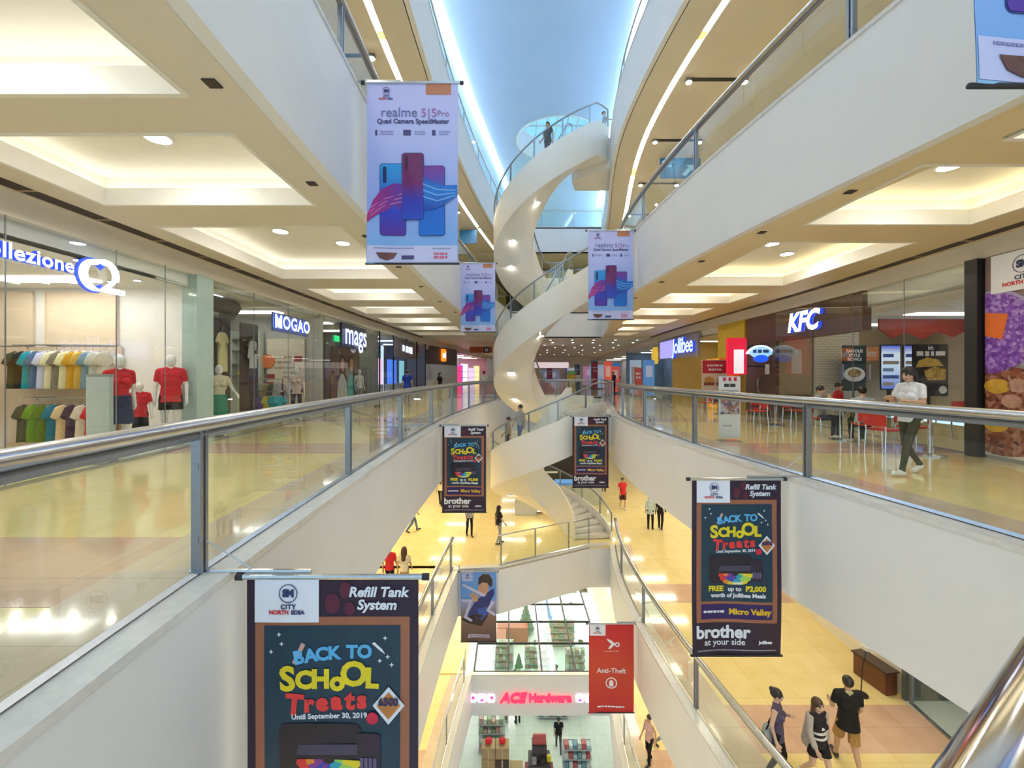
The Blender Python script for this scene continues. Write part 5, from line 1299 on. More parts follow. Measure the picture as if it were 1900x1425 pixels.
obj('hanger', MB().tube([(0, 0.02, 0.2), (0, 0.02, 0.42)], 0.015, 6), M['black'], t)
t = thing('standee', 'narrow white standing notice beside the right railing', 'standing sign', (4.86, 9.62, 0))
obj('panel', MB().bbox(-0.24, 0.24, 0, 0.03, 0.08, 1.46, 0.006), mat('standee_white', (0.72,0.76,0.78), 0.4), t)
obj('base', MB().box(-0.22, 0.22, -0.14, 0.18, 0, 0.03), M['steel'], t)
for k in (-0.12, 0.0, 0.12): flat('printed_stripe', [(k-0.03, 1.36), (k-0.03, 1.44), (k+0.03, 1.44), (k+0.03, 1.36)], mat('stripe_red', (0.6,0.02,0.05), 0.5), t, -0.002)
letters('MENU', 0.10, mat('ink_black', (0.03,0.03,0.04), 0.6, var=0), t, 0, 1.26, -0.006, 0.001, 0.003) if False else faint_lines(t, [(-0.13, 0.12, 1.26)], mat('ink_black', (0.03,0.03,0.04), 0.6, var=0), h=0.07, seed=5)
faint_lines(t, [(-0.19, 0.19, 1.14), (-0.19, 0.19, 1.08), (-0.15, 0.05, 0.36)], mat('ink_grey', (0.35,0.33,0.42), 0.6, var=0), h=0.035, seed=6)
flat('printed_photo', [(-0.21, 0.62), (-0.21, 0.95), (0.21, 0.95), (0.21, 0.62)], bowl_mat('food_photo', (0.10,0.10,0.22), (0.45,0.18,0.08), (0.5,0.55,0.7), 16), t, -0.004)

# burger restaurant
YEL = mat('yellow_wall', (0.62, 0.45, 0.02), 0.4, var=0.06)
shop_room('right', 16.6, 25.0, 4.0, mat('amber_wall', (0.55,0.42,0.16), 0.5, var=0.05), ceil_z=3.3, nlamp=3, near=False, lamp='warmlamp')
yy = ysteps(16.65, 18.9, 0.6)
struct(obj('trim_10', MB().ribbon([(SR(y)-0.02, y) for y in yy], [(SR(y)+0.25, y) for y in yy], 2.2, 3.62), YEL))
ba = math.atan2(-(24-19), -(SR(24)-SR(19)))
t = thing('shop_sign', 'long violet-blue lit script sign of the burger restaurant', 'sign', (SR(24)-0.06, 24.2, 2.95), ba)
obj('backing', MB().box(-3.2, 3.2, 0.04, 0.14, -0.55, 0.6), mat('sign_band_grey', (0.32,0.32,0.42), 0.4), t)
obj('lit_panel', MB().bbox(-2.6, -0.2, -0.02, 0.05, -0.5, 0.5, 0.03), lit('violet_panel', (0.30,0.28,0.85), 0.9), t)
letters('Jollibee', 1.15, lit('violet_white', (0.45,0.58,1.0), 1.2), t, 1.35, 0.05, -0.02, 0.06, 0.02, 'CENTER', 0.08, 0.9, side=BLUES)
obj('round_badge', MB().prism(circ(-3.6, -0.25, 0.5, 0.55), -0.1, 0.1), lit('badge_yellow', (0.75,0.5,0.05), 0.5), t)
for k, (y0, y1, c) in enumerate(((19.0, 20.2, (0.85,0.42,0.01)), (17.6, 18.9, (0.75,0.10,0.02)))):
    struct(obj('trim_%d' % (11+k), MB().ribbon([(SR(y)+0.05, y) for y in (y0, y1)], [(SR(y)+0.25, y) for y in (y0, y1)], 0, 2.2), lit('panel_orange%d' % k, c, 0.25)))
t = wallposter('burger_poster', 'red-topped poster of two burgers by the orange panels', 7.95, 16.9, 1.42, 1.0, 1.3, mat('poster_cream', (0.66,0.58,0.46), 0.5))
obj('stand', MB().box(-0.4, -0.36, 0.0, 0.05, -1.42, -0.6).box(0.36, 0.4, 0.0, 0.05, -1.42, -0.6), M['steel_dk'], t)
flat('printed_header', [(-0.49, 0.12), (-0.49, 0.62), (0.49, 0.62), (0.49, 0.12)], mat('header_red', (0.48,0.03,0.05), 0.5), t, -0.002)
faint_lines(t, [(-0.3, 0.3, 0.42), (-0.25, 0.25, 0.26)], PWHITE, -0.009, h=0.08, seed=8)
for x in (-0.22, 0.27):
    flat('printed_bun', [(x-0.2, -0.22), (x-0.16, -0.06), (x, 0.0), (x+0.16, -0.06), (x+0.2, -0.22)], mat('print_bun2', (0.50,0.24,0.05), 0.5, var=0.15), t, -0.009)
    flat('printed_patty', [(x-0.21, -0.36), (x-0.21, -0.23), (x+0.21, -0.23), (x+0.19, -0.36)], mat('print_patty', (0.22,0.07,0.03), 0.5, var=0.2), t, -0.009)
# shops further along
shop_room('right', 25.0, 40.0, 4.0, mat('cyan_wall', (0.24,0.32,0.42), 0.5, var=0.2, scale=1.2), ceil_z=3.4, lamp='bluelamp', nlamp=4, near=False)
shop_room('right', 40.0, 61.0, 4.0, mat('pale_far_wall', (0.62,0.62,0.66), 0.5, var=0.06), ceil_z=3.4, nlamp=4, near=False)
for k, (x, y, c, w, h, n) in enumerate(((8.75, 27.5, (0.12,0.34,0.75), 0.7, 2.4, 'sky blue'), (8.9, 31, (0.5,0.66,0.85), 0.8, 2.5, 'white-blue'), (8.0, 33.5, (0.9,0.12,0.10), 0.7, 2.1, 'small red'), (8.7, 36.5, (0.02,0.25,0.7), 0.9, 2.4, 'cobalt'), (6.8, 30.5, (0.95,0.15,0.08), 0.55, 2.4, 'tall red-orange'), (8.6, 43, (0.5,0.65,0.95), 1.6, 2.4, 'pale violet'), (6.6, 48, (0.7,0.75,0.8), 1.8, 2.2, 'silver'), (4.6, 52, (0.25,0.3,0.5), 2.2, 2.0, 'slate'), (9.6, 52, (0.6,0.3,0.6), 2.0, 2.4, 'mauve'))):
    t = thing('display_stand', n + ' upright lit display far along the mall', 'display stand', (x, y, 0))
    obj('panel', MB().bbox(-w/2, w/2, 0, 0.12, 0.12, h, 0.02), lit('far_panel%d' % k, c, 0.2), t)
    obj('base', MB().box(-w/2, w/2, -0.2, 0.3, 0, 0.12), M['steel_dk'], t)
    flat('printed_block', [(-w*0.3, h*0.55), (-w*0.3, h*0.85), (w*0.3, h*0.85), (w*0.3, h*0.55)], lit('far_print%d' % k, tuple(min(1, v*0.4+0.45) for v in c), 0.2), t, -0.002)
t = thing('kiosk', 'pink and white kiosk beyond the foot of the stair', 'kiosk', (2.9, 35.5, 0))
obj('counter', MB().bbox(-1.6, 1.6, -0.5, 0.5, 0, 1.05, 0.04), mat('kiosk_pink', (0.75,0.25,0.38), 0.4, var=0.1), t)
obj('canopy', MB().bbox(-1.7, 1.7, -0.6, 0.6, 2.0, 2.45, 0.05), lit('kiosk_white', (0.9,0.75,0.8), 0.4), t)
for sx in (-1.5, 1.5): obj('post', MB().box(sx-0.05, sx+0.05, -0.4, 0.4, 1.05, 2.0), mat('kiosk_blue', (0.15,0.15,0.5), 0.4), t)
t = thing('vending_machine', 'yellow and green upright machine beside the kiosk', 'vending machine', (4.45, 32.5, 0))
obj('body', MB().bbox(-0.3, 0.3, -0.3, 0.3, 0, 1.5, 0.04), mat('machine_yellow', (0.6,0.42,0.03), 0.4), t)
obj('cap', MB().bbox(-0.3, 0.3, -0.3, 0.3, 1.5, 1.75, 0.06), mat('machine_green', (0.15,0.55,0.2), 0.4), t)
for k, (x, y, w, h, c, n) in enumerate(((7.4, 38.5, 0.5, 2.6, (0.5,0.05,0.08), 'crimson'), (6.2, 41, 0.5, 2.4, (0.1,0.15,0.4), 'navy'), (5.4, 44.5, 0.6, 2.5, (0.55,0.55,0.6), 'light grey'), (7.9, 41.5, 0.6, 2.8, (0.05,0.3,0.5), 'teal-blue'), (4.0, 46, 0.6, 2.2, (0.35,0.1,0.3), 'magenta'), (8.3, 29.2, 0.4, 2.0, (0.55,0.6,0.65), 'ice white'), (7.7, 26.3, 0.45, 1.9, (0.6,0.12,0.1), 'brick red'))):
    t = thing('roll_up_banner', n + ' narrow roll-up banner far along the mall', 'banner', (x, y, 0))
    obj('sheet', MB().bbox(-w/2, w/2, 0, 0.03, 0.08, h, 0.008), mat('rollup%d' % k, c, 0.5, var=0.25, scale=3), t)
    obj('base', MB().box(-w/2, w/2, -0.12, 0.15, 0, 0.08), M['steel_dk'], t)
    faint_lines(t, [(-w*0.35, w*0.35, h*0.8), (-w*0.3, w*0.3, h*0.68), (-w*0.35, w*0.2, h*0.4)], PWHITE, -0.003, h=0.12, seed=40+k)
person('far shopper in navy standing by the tall red-orange display', (7.4, 31.5, 0), 20, 1.66, (CNAVY, CBK, SHB), 'short', sex='m', vox=0.018)
person('far shopper in maroon near the small red display', (8.4, 34.2, 0), 150, 1.6, (C('maroon2', (0.20,0.03,0.04)), CBK, SHB), 'long', vox=0.018)
person('far shopper in white walking beyond the vending machine', (5.6, 36.5, 0), 180, 1.64, (CW, CDENIM, SHB), 'short', sex='m', vox=0.018, pose='walk')
# far ceiling: rows of small lamps
k = 0
ORDN = ('first','second','third','fourth','fifth','sixth','seventh')
for j, y in enumerate((31, 33.5, 36.5, 40, 44, 49, 55)):
    for q, x in enumerate(np.linspace(1.2 if j < 3 else 0.0, 9.0, 6)):
        spot('small round downlight, %s from the stair, in the %s row of the far ceiling' % (ORDN[q], ORDN[j]), float(x) + 0.4*(j % 2), y, Z4-SD-0.001, 0.09, 'downlights of the far plaza', lens='lampsoft')

# downlights in the coffers
def cname(i): return ('first','second','third','fourth','fifth','sixth','seventh','eighth')[i]
for side, cof, cx, S_ in (('left', COF_L, CXL, 'clothing'), ('right', COF_R, CXR, 'restaurant')):
    for i, (p, q) in enumerate(cof[1:8]):
        xs = [(cx[0]+cx[1])/2]
        if i == 2: xs = [cx[0]*0.62+cx[1]*0.38, cx[0]*0.3+cx[1]*0.7]
        for j, x in enumerate(xs):
            y = (p+q)/2 + (0.5 if j else -0.3 if i == 2 else 0)
            spot('round white downlight %sin the %s coffer from us on the %s side' % (('', 'farther ')[j] if len(xs) > 1 else '', cname(i), S_), x, y, Z4-SD+0.475, 0.14)
# small dark square spots along the edges of the galleries
sqm = MB().box(-0.055, 0.055, -0.055, 0.055, -0.012, 0.0).mesh('square_spot'); sqm.materials.append(M['slot'])
for side, E, sg in (('left', XL, -1), ('right', XR, 1)):
    for q, y in enumerate((3.6, 5.5, 7.6, 9.8, 12.0, 14.5, 17) if side == 'left' else (3.9, 5.75, 7.4, 9.3, 11.4, 13.8, 16)):
        o = bpy.data.objects.new('square_spot', sqm); COL.objects.link(o); o.location = (E(y) + sg*0.12, y, Z4-SD-0.001)
        tag(o, '%s small dark square spotlight from us in the %s side ceiling edge' % (cname(q), 'clothing shop' if side == 'left' else 'restaurant'), 'spotlight', 'square spotlights, %s side' % side)
# black track lamps under the top gallery
def track(label, x0, x1, y, z):
    t = thing('track_lamp', label, 'track light', (x0, y, z)); L = x1-x0
    obj('slot', MB().box(0, L, -0.06, 0.06, -0.02, 0.0), M['black'], t)
    for x in (0.08, L-0.08):
        h = obj('lamp_head', MB().cyl(x, 0, -0.09, -0.02, 0.09, 12), M['steel_dk'], t)
        obj('lens', MB().cyl(x, 0, -0.10, -0.088, 0.075, 12), M['lamp'], h)
for i, (x0, x1, y) in enumerate(((4.8, 6.5, 11.9), (4.9, 6.6, 15.0), (5.4, 7.1, 18.4), (5.9, 7.6, 22.0), (6.4, 8.0, 25.5))):
    track('black twin-head track lamp, %s from us, under the top gallery beside the yellow strip' % cname(i), x0, x1, y, Z5-SD-0.001)
for i, (x0, x1, y) in enumerate(((-4.6, -3.5, 11.0), (-4.2, -3.0, 17.5), (-3.8, -2.6, 21.5))):
    track('black twin-head track lamp, %s from us, above the left clothing side' % cname(i), x0, x1, y, Z5-SD-0.001)
for i, (x, y) in enumerate(((-3.6, 17), (-3.4, 19.5), (-2.9, 22.5), (-2.3, 26))):
    spot('round downlight, %s in the row beside the long roof strip' % cname(i), x, y, ZR-0.001, 0.10)
# blue hanging signs on the upper storey
for lab, x, y, w, h in (('blue hanging sign with pale lettering under the top gallery', 6.25, 16.0, 1.5, 0.75), ('small blue hanging sign on the left upper storey', -2.45, 24.0, 0.95, 0.75)):
    t = thing('hanging_sign', lab, 'sign', (x, y, Z5-SD-0.12))
    obj('panel', MB().bbox(-w/2, w/2, 0, 0.05, -h, 0, 0.01), mat('sign_cyan_blue', (0.01,0.16,0.42), 0.4, var=0.15, scale=2), t)
    obj('rod', MB().tube([(-w/3,0.025,0),(-w/3,0.025,0.12)], 0.012, 6).tube([(w/3,0.025,0),(w/3,0.025,0.12)], 0.012, 6), M['steel_dk'], t)
    if w > 1:
        faint_lines(t, [(-0.68, -0.25, -0.16), (-0.68, -0.32, -0.30)], mat('print_skyblue', (0.35,0.65,0.9), 0.5, var=0), -0.004, h=0.11, seed=2)
        flat('printed_arrow', [(0.05, -0.62), (0.3, -0.35), (0.22, -0.28), (0.52, -0.25), (0.5, -0.5), (0.42, -0.44), (0.18, -0.68)], mat('print_skyblue', (0.35,0.65,0.9), 0.5, var=0), t, -0.003)
# yellow shop band at the far end of the upper storey
t = thing('shop_band', 'wide mustard yellow shop band seen behind the stair', 'sign', (3.2, 33.0, Z4))
obj('band', MB().bbox(-1.9, 1.9, 0, 0.2, 0.0, 3.7, 0.02), mat('mustard_band', (0.50,0.38,0.01), 0.4, var=0.05), t)
obj('white_line', MB().box(-1.9, 1.9, -0.03, 0, 1.75, 1.85), M['white'], t)

# ================================================================ HANGING BANNERS
BW, BH = 1.30, 2.58
def wave(p, seed=0.0, amp=1.0):
    x, y, z = p; v = -z/BH
    return (x, y + amp*(0.020*math.sin(3.1*x + 2.0*z + seed)*v + 0.012*math.sin(6.5*x - 1.3*z + seed)*v), z)
def vgrid(x0, x1, z0, z1, y, step=0.11, warp=wave):
    nx = max(1, int((x1-x0)/step)); nz = max(1, int(abs(z1-z0)/step)); mb = MB()
    vs = [warp((x0+(x1-x0)*i/nx, y, z0+(z1-z0)*j/nz)) for j in range(nz+1) for i in range(nx+1)]
    fs = [(j*(nx+1)+i, j*(nx+1)+i+1, (j+1)*(nx+1)+i+1, (j+1)*(nx+1)+i) for j in range(nz) for i in range(nx)]
    return mb.add(vs, fs)
def cloth_slab(x0, x1, z0, z1, th=0.004):
    a = vgrid(x0, x1, z0, z1, 0.0); b = vgrid(x0, x1, z0, z1, th)
    n = len(a.v); a.v += b.v; a.f += [tuple(i+n for i in f)[::-1] for f in b.f]; return a
def rounded(x0, x1, z0, z1, r, n=4):
    P = []
    for cx, cz, a0 in ((x1-r, z1-r, 0), (x0+r, z1-r, 90), (x0+r, z0+r, 180), (x1-r, z0+r, 270)):
        for i in range(n+1): a = math.radians(a0+90*i/n); P.append((cx+r*math.cos(a), cz+r*math.sin(a)))
    return P
def layer(name, x0, x1, z0, z1, m, t, k=1): return obj(name, vgrid(x0, x1, z0, z1, -0.003*k), m, t)
def shape(name, pts, m, t, k=1): return flat(name, pts, m, t, -0.003*k, wave)
def banner_frame(label, arm, group):
    """arm: +1 = bracket reaches out from the right of the banner, -1 from the left"""
    t = thing('hanging_banner', label, 'banner', (0,0,0), 0, group)
    obj('top_bar', MB().tube([(-BW/2-0.03, 0.002, 0.0), (BW/2+0.03, 0.002, 0.0)], 0.022, 8), M['steel'], t)
    obj('bottom_bar', MB().tube([(-BW/2-0.02, 0.002, -BH), (BW/2+0.02, 0.002, -BH)], 0.016, 8), M['black'], t)
    caps = MB()
    for s_ in (-1, 1): caps.tube([(s_*(BW/2+0.03), 0.002, 0), (s_*(BW/2+0.08), 0.002, 0)], 0.028, 8)
    obj('end_cap', caps, M['black'], t)
    return t
def bracket(t, length, side):
    """steel arm and stay wire from the railing post to the banner; side -1 = post to the left"""
    x0 = side*(BW/2+0.02)
    obj('bracket_arm', MB().tube([(x0 - side*0.5, 0.02, 0.035), (x0 + side*length, 0.02, 0.035)], 0.018, 8), M['steel'], t)
    obj('stay_wire', MB().tube([(x0 + side*length, 0.02, 0.34), (x0 - side*0.05, 0.02, 0.05)], 0.005, 5), M['steel'], t)
# --- school promotion banner
PB = lambda n, c, **k: mat('print_'+n, c, 0.55, **k)
t = banner_frame('', 1, 'dark school promotion banners')
obj('cloth', cloth_slab(-BW/2, BW/2, -BH, 0), PB('aubergine', (0.022,0.006,0.022), var=0.08), t)
layer('printed_frame', -0.585, 0.585, -2.10, -0.30, PB('copper', (0.34,0.12,0.055), var=0.05), t, 1)
layer('printed_board', -0.515, 0.515, -1.79, -0.365, PB('night_teal', (0.006,0.036,0.062), var=0.15), t, 2)
layer('printed_violet_band', -0.515, 0.515, -2.05, -1.83, PB('violet_band', (0.022,0.004,0.10), var=0.05), t, 2)
layer('printed_label', -0.585, -0.10, -0.34, -0.012, PWHITE, t, 3)
city_logo(t, -0.33, -0.12, 0.14, -0.014, wave)
for k, (x, z, r) in enumerate(((0.10, -0.10, 0.05), (0.0, -0.20, 0.06), (0.13, -0.24, 0.04))):
    shape('printed_swirl', circ(x, z, r, r*1.3, 12), PB('dull_red', (0.10,0.008,0.03), var=0), t, 1)
PW = PB('bright_white', (0.78,0.78,0.80), var=0)
letters('Refill Tank', 0.104, PW, t, 0.345, -0.115, -0.008, 0.001, 0.0035, shear=0.2, warp=wave)
letters('System', 0.104, PW, t, 0.335, -0.212, -0.008, 0.001, 0.0035, shear=0.2, warp=wave)
BLU, YEL2, RED2 = PB('sky_blue', (0.10,0.42,0.72), var=0.1), PB('yellow', (0.80,0.62,0.01), var=0.08), PB('tomato', (0.75,0.035,0.03), var=0.1)
for i, (ch, x, dz, a) in enumerate(zip('BACK TO', (-0.23, -0.14, -0.055, 0.035, 0, 0.17, 0.265), (-0.02, -0.005, 0.005, 0.012, 0, 0.02, 0.02), (0.2, 0.15, 0.08, 0.05, 0, 0.0, -0.05))):
    if ch != ' ': letters(ch, 0.135, BLU, t, x-0.02, -0.585+dz, -0.011, 0.001, 0.006, warp=wave, tilt=a)
for ch, x, z, s_, a in zip('SCHoOL', (-0.335, -0.21, -0.085, 0.04, 0.165, 0.30), (-0.77, -0.775, -0.77, -0.785, -0.735, -0.765), (0.25, 0.18, 0.19, 0.20, 0.25, 0.20), (0.05, 0, 0.0, 0.05, -0.05, -0.03)):
    letters(ch, s_, YEL2, t, x, z, -0.013, 0.001, 0.010, warp=wave, tilt=a)
for ch, x, z, s_, a in zip('Treats', (-0.285, -0.175, -0.075, 0.035, 0.135, 0.225), (-0.965, -0.955, -0.945, -0.935, -0.93, -0.925), (0.21, 0.18, 0.18, 0.18, 0.19, 0.18), (-0.1, 0, 0.05, 0, -0.05, 0.05)):
    letters(ch, s_, RED2, t, x, z, -0.011, 0.001, 0.010, warp=wave, tilt=a)
letters('Until September 30, 2019', 0.055, PW, t, -0.02, -1.045, -0.011, 0.001, 0.0015, warp=wave, tilt=0.03)
for k, (x, z) in enumerate(((-0.40, -0.43), (-0.38, -0.5), (-0.46, -0.56), (0.40, -0.46), (0.42, -0.60), (0.45, -0.66), (0.36, -0.63))):
    shape('printed_star', [(x, z+0.018), (x+0.006, z+0.004), (x+0.018, z), (x+0.006, z-0.004), (x, z-0.018), (x-0.006, z-0.004), (x-0.018, z), (x-0.006, z+0.004)], PW, t, 3)
shape('printed_pencil', [(-0.30, -0.64), (-0.23, -0.49), (-0.20, -0.505), (-0.275, -0.655)], PB('pink_wood', (0.62,0.36,0.30), var=0), t, 3)
shape('printed_scissors', [(0.30, -0.50), (0.37, -0.56), (0.40, -0.58), (0.38, -0.545), (0.32, -0.49)], PW, t, 3)
# printer
PDK = PB('printer_black', (0.012,0.006,0.014), var=0.2)
shape('printed_printer', rounded(-0.40, 0.22, -1.52, -1.10, 0.06), PDK, t, 3)
shape('printed_printer_side', rounded(0.18, 0.37, -1.49, -1.17, 0.03), PB('printer_side', (0.022,0.010,0.026), var=0.2), t, 4)
shape('printed_printer_lid', [(-0.27, -1.34), (-0.25, -1.26), (0.20, -1.25), (0.19, -1.33)], PB('printer_grey', (0.055,0.045,0.085), var=0.1), t, 5)
for k in range(4): shape('printed_ink_window', rounded(0.215+0.034*k, 0.24+0.034*k, -1.44, -1.35, 0.005), PB('ink_violet', (0.13,0.10,0.20), var=0.1), t, 5)
rain = [(0.70,0.03,0.02), (0.75,0.25,0.02), (0.78,0.60,0.02), (0.80,0.75,0.50), (0.30,0.60,0.10), (0.02,0.35,0.45), (0.03,0.06,0.40), (0.25,0.03,0.25)]
fan1 = [rain[0], rain[0], rain[1], rain[2], rain[3], rain[3], rain[2], rain[4], rain[2]]
fan2 = [rain[1], rain[7], rain[6], rain[6], rain[5], rain[5], rain[4], rain[4], rain[2]]
fan3 = [rain[7], rain[7], rain[6], rain[7], rain[6], rain[5], rain[5], rain[5], rain[4]]
for r, fan in enumerate((fan1, fan2, fan3)):
    for i, ci in enumerate(fan):
        a0, a1 = math.radians(180+20*i), math.radians(200+20*i); r1, r0 = 0.25-0.065*r, 0.18-0.065*r
        q = [(r1*math.cos(a0), r1*math.sin(a0)), (r1*math.cos((a0+a1)/2)*1.05, r1*math.sin((a0+a1)/2)*1.05), (r1*math.cos(a1), r1*math.sin(a1)), (r0*math.cos(a1), r0*math.sin(a1)), (r0*math.cos(a0), r0*math.sin(a0))]
        shape('printed_rainbow_petal', [(-0.025+x*0.95, max(-1.535, -1.37+z*0.72)) for x, z in q], PB('rain%d' % rain.index(ci), ci, var=0), t, 6)
shape('printed_badge', [(0.43, -0.82), (0.55, -0.96), (0.43, -1.10), (0.31, -0.96)], PW, t, 5)
shape('printed_badge_core', [(0.43, -0.86), (0.52, -0.96), (0.43, -1.06), (0.34, -0.96)], PB('badge_orange', (0.62,0.22,0.04), var=0.2), t, 6)
letters('6500', 0.075, PB('badge_navy', (0.02,0.02,0.10), var=0), t, 0.43, -0.93, -0.026, 0.001, 0.003, warp=wave)
shape('printed_red_spot', circ(0.31, -1.05, 0.045, 0.045, 14), PB('spot_red', (0.62,0.01,0.05), var=0), t, 7)
letters('FREE', 0.105, YEL2, t, -0.30, -1.60, -0.011, 0.001, 0.005, warp=wave)
letters('up to', 0.09, PW, t, -0.03, -1.605, -0.011, 0.001, 0.003, warp=wave)
letters('P2,000', 0.105, YEL2, t, 0.27, -1.60, -0.011, 0.001, 0.005, warp=wave)
letters('worth of Jollibee Meals', 0.084, PW, t, 0.02, -1.70, -0.011, 0.001, 0.003, warp=wave)
letters('Micro Valley', 0.118, PB('gold', (0.75,0.45,0.01), var=0.05), t, 0.19, -1.94, -0.011, 0.001, 0.005, warp=wave)
faint_lines(t, [(-0.48, -0.16, -1.94)], PW, -0.009, h=0.035, seed=11, warp=wave)
letters('brother', 0.25, PW, t, -0.20, -2.245, -0.008, 0.001, 0.009, warp=wave)
letters('at your side', 0.125, PW, t, -0.17, -2.39, -0.008, 0.001, 0.0015, warp=wave)
letters('Jollibee', 0.065, PW, t, 0.42, -2.385, -0.008, 0.001, 0.003, warp=wave)
faint_lines(t, [(-0.57, 0.57, -2.505)], PB('dull_white', (0.35,0.33,0.38), var=0), -0.005, h=0.018, seed=12, warp=wave)
SCHOOL = t
# --- phone banner
t2 = banner_frame('', 1, 'pale lilac phone banners')
obj('cloth', cloth_slab(-BW/2, BW/2, -BH, 0), grad('lilac_cloth', [(0, (0.30,0.50,0.72)), (0.10, (0.20,0.40,0.75)), (0.35, (0.32,0.42,0.80)), (0.75, (0.52,0.54,0.86)), (1, (0.56,0.54,0.86))], 'Z', 0.6), t2)
layer('printed_footer', -BW/2+0.01, BW/2-0.01, -BH+0.02, -2.32, PB('pale_lilac', (0.55,0.55,0.78), var=0.02), t2, 1)
layer('printed_orange_tag', 0.19, 0.55, -0.17, -0.01, PB('terracotta', (0.52,0.20,0.10), var=0.03), t2, 1)
city_logo(t2, -0.37, -0.12, 0.11, -0.006, wave)
letters('realme', 0.19, PB('slate_violet', (0.16,0.18,0.36), var=0), t2, -0.19, -0.43, -0.006, 0.001, 0.001, warp=wave)
[letters(c_, 0.17, PB('rose_violet', (0.36,0.16,0.38), var=0), t2, x_, -0.435, -0.006, 0.001, 0.001, warp=wave) for c_, x_ in (('5', 0.16), ('|', 0.235), ('5', 0.31))]
letters('Pro', 0.12, PB('rose_violet', (0.36,0.16,0.38), var=0), t2, 0.44, -0.445, -0.006, 0.001, 0.0, warp=wave)
letters('Quad Camera SpeedMaster', 0.094, PB('ink_violet2', (0.07,0.06,0.18), var=0), t2, 0.01, -0.555, -0.006, 0.001, 0.0025, warp=wave, space=0.97)
GI = PB('ink_violet2', (0.07,0.06,0.18), var=0)
for x, w in ((-0.53, 0.03), (-0.13, 0.11), (0.28, 0.05)): shape('printed_icon', rounded(x, x+w, -0.755, -0.675, 0.01), GI, t2, 1)
faint_lines(t2, [(-0.46, -0.27, -0.70), (-0.46, -0.26, -0.735), (0.03, 0.19, -0.70), (0.03, 0.2, -0.735), (0.38, 0.55, -0.70), (0.38, 0.53, -0.735)], PB('ink_faint', (0.28,0.28,0.50), var=0), -0.004, h=0.016, seed=13, warp=wave)
def phone(x0, x1, z0, z1, gname, stops, k):
    shape('printed_phone_edge', rounded(x0-0.008, x1+0.008, z0-0.008, z1+0.008, 0.045), PB('phone_edge', (0.03,0.05,0.22), var=0), t2, k)
    shape('printed_phone', rounded(x0, x1, z0, z1, 0.04), grad(gname, stops, 'Z', 0.35), t2, k+1)
phone(-0.46, -0.10, -2.17, -1.16, 'phone_blue', [(0, (0.09,0.02,0.30)), (0.35, (0.02,0.05,0.50)), (1, (0.02,0.32,0.70))], 1)
shape('printed_camera', rounded(-0.42, -0.37, -1.43, -1.20, 0.02), PB('camera_dark', (0.01,0.02,0.10), var=0), t2, 3)
rib_l = [(-0.645, -1.90), (-0.56, -1.68), (-0.44, -1.52), (-0.28, -1.44), (-0.05, -1.44), (-0.05, -1.80), (-0.25, -1.80), (-0.45, -1.85), (-0.58, -1.93), (-0.645, -2.0)]
shape('printed_ribbon', rib_l, grad('ribbon_pink', [(0, (0.45,0.02,0.18)), (0.5, (0.22,0.02,0.25)), (1, (0.05,0.03,0.35))], 'X', 0.4), t2, 4)
for dz in (0.06, 0.14, 0.22): shape('printed_ribbon_line', [(-0.60, -1.93+dz*0.7), (-0.40, -1.78+dz*0.6), (-0.10, -1.72+dz*0.7), (-0.10, -1.735+dz*0.7), (-0.40, -1.795+dz*0.6), (-0.60, -1.95+dz*0.7)], PB('ribbon_light', (0.50,0.16,0.42), var=0), t2, 5)
phone(0.10, 0.46, -2.18, -1.20, 'phone_cyan', [(0, (0.005,0.16,0.60)), (0.6, (0.01,0.10,0.50)), (1, (0.20,0.03,0.30))], 5)
shape('printed_ribbon', [(0.08, -1.30), (0.30, -1.43), (0.46, -1.48), (0.64, -1.47), (0.64, -1.62), (0.48, -1.74), (0.30, -1.82), (0.08, -1.84)], grad('ribbon_blue', [(0, (0.01,0.05,0.36)), (0.5, (0.01,0.18,0.60)), (1, (0.01,0.07,0.42))], 'Z', 0.4), t2, 7)
for dz in (0.0, 0.09, 0.18): shape('printed_ribbon_line', [(0.10, -1.42-dz), (0.36, -1.53-dz*0.9), (0.62, -1.54-dz*0.4), (0.62, -1.555-dz*0.4), (0.36, -1.55-dz*0.9), (0.10, -1.44-dz)], PB('ribbon_pale', (0.16,0.40,0.75), var=0), t2, 8)
phone(-0.14, 0.16, -1.95, -1.02, 'phone_wine', [(0, (0.02,0.07,0.50)), (0.3, (0.03,0.03,0.38)), (0.55, (0.16,0.01,0.12)), (1, (0.14,0.01,0.10))], 8)
shape('printed_camera', rounded(-0.10, -0.06, -1.25, -1.06, 0.018), PB('camera_wine', (0.05,0.005,0.04), var=0), t2, 10)
faint_lines(t2, [(-0.55, 0.02, -2.355), (0.28, 0.55, -2.365)], PB('ink_faint', (0.28,0.28,0.50), var=0), -0.006, h=0.018, seed=14, warp=wave)
shape('printed_partner_logo', [(-0.52, -2.42), (-0.22, -2.42), (-0.27, -2.50), (-0.37, -2.535), (-0.47, -2.50)], PB('brown_logo', (0.16,0.06,0.05), var=0.3), t2, 3)
shape('printed_partner_logo', rounded(-0.16, 0.02, -2.515, -2.46, 0.01), GI, t2, 3)
faint_lines(t2, [(0.30, 0.50, -2.44), (0.30, 0.50, -2.49)], PB('logo_rose', (0.60,0.12,0.20), var=0), -0.006, h=0.035, seed=15, warp=wave)
PHONE = t2
def place(proto, first, loc, rz, label, group, side, blen):
    r = proto
    if first: r.location = loc; r.rotation_euler = (0,0,rz); r['label'] = label; r['group'] = group
    else: r = copy_tree(proto, loc, rz, label, group)
    return r
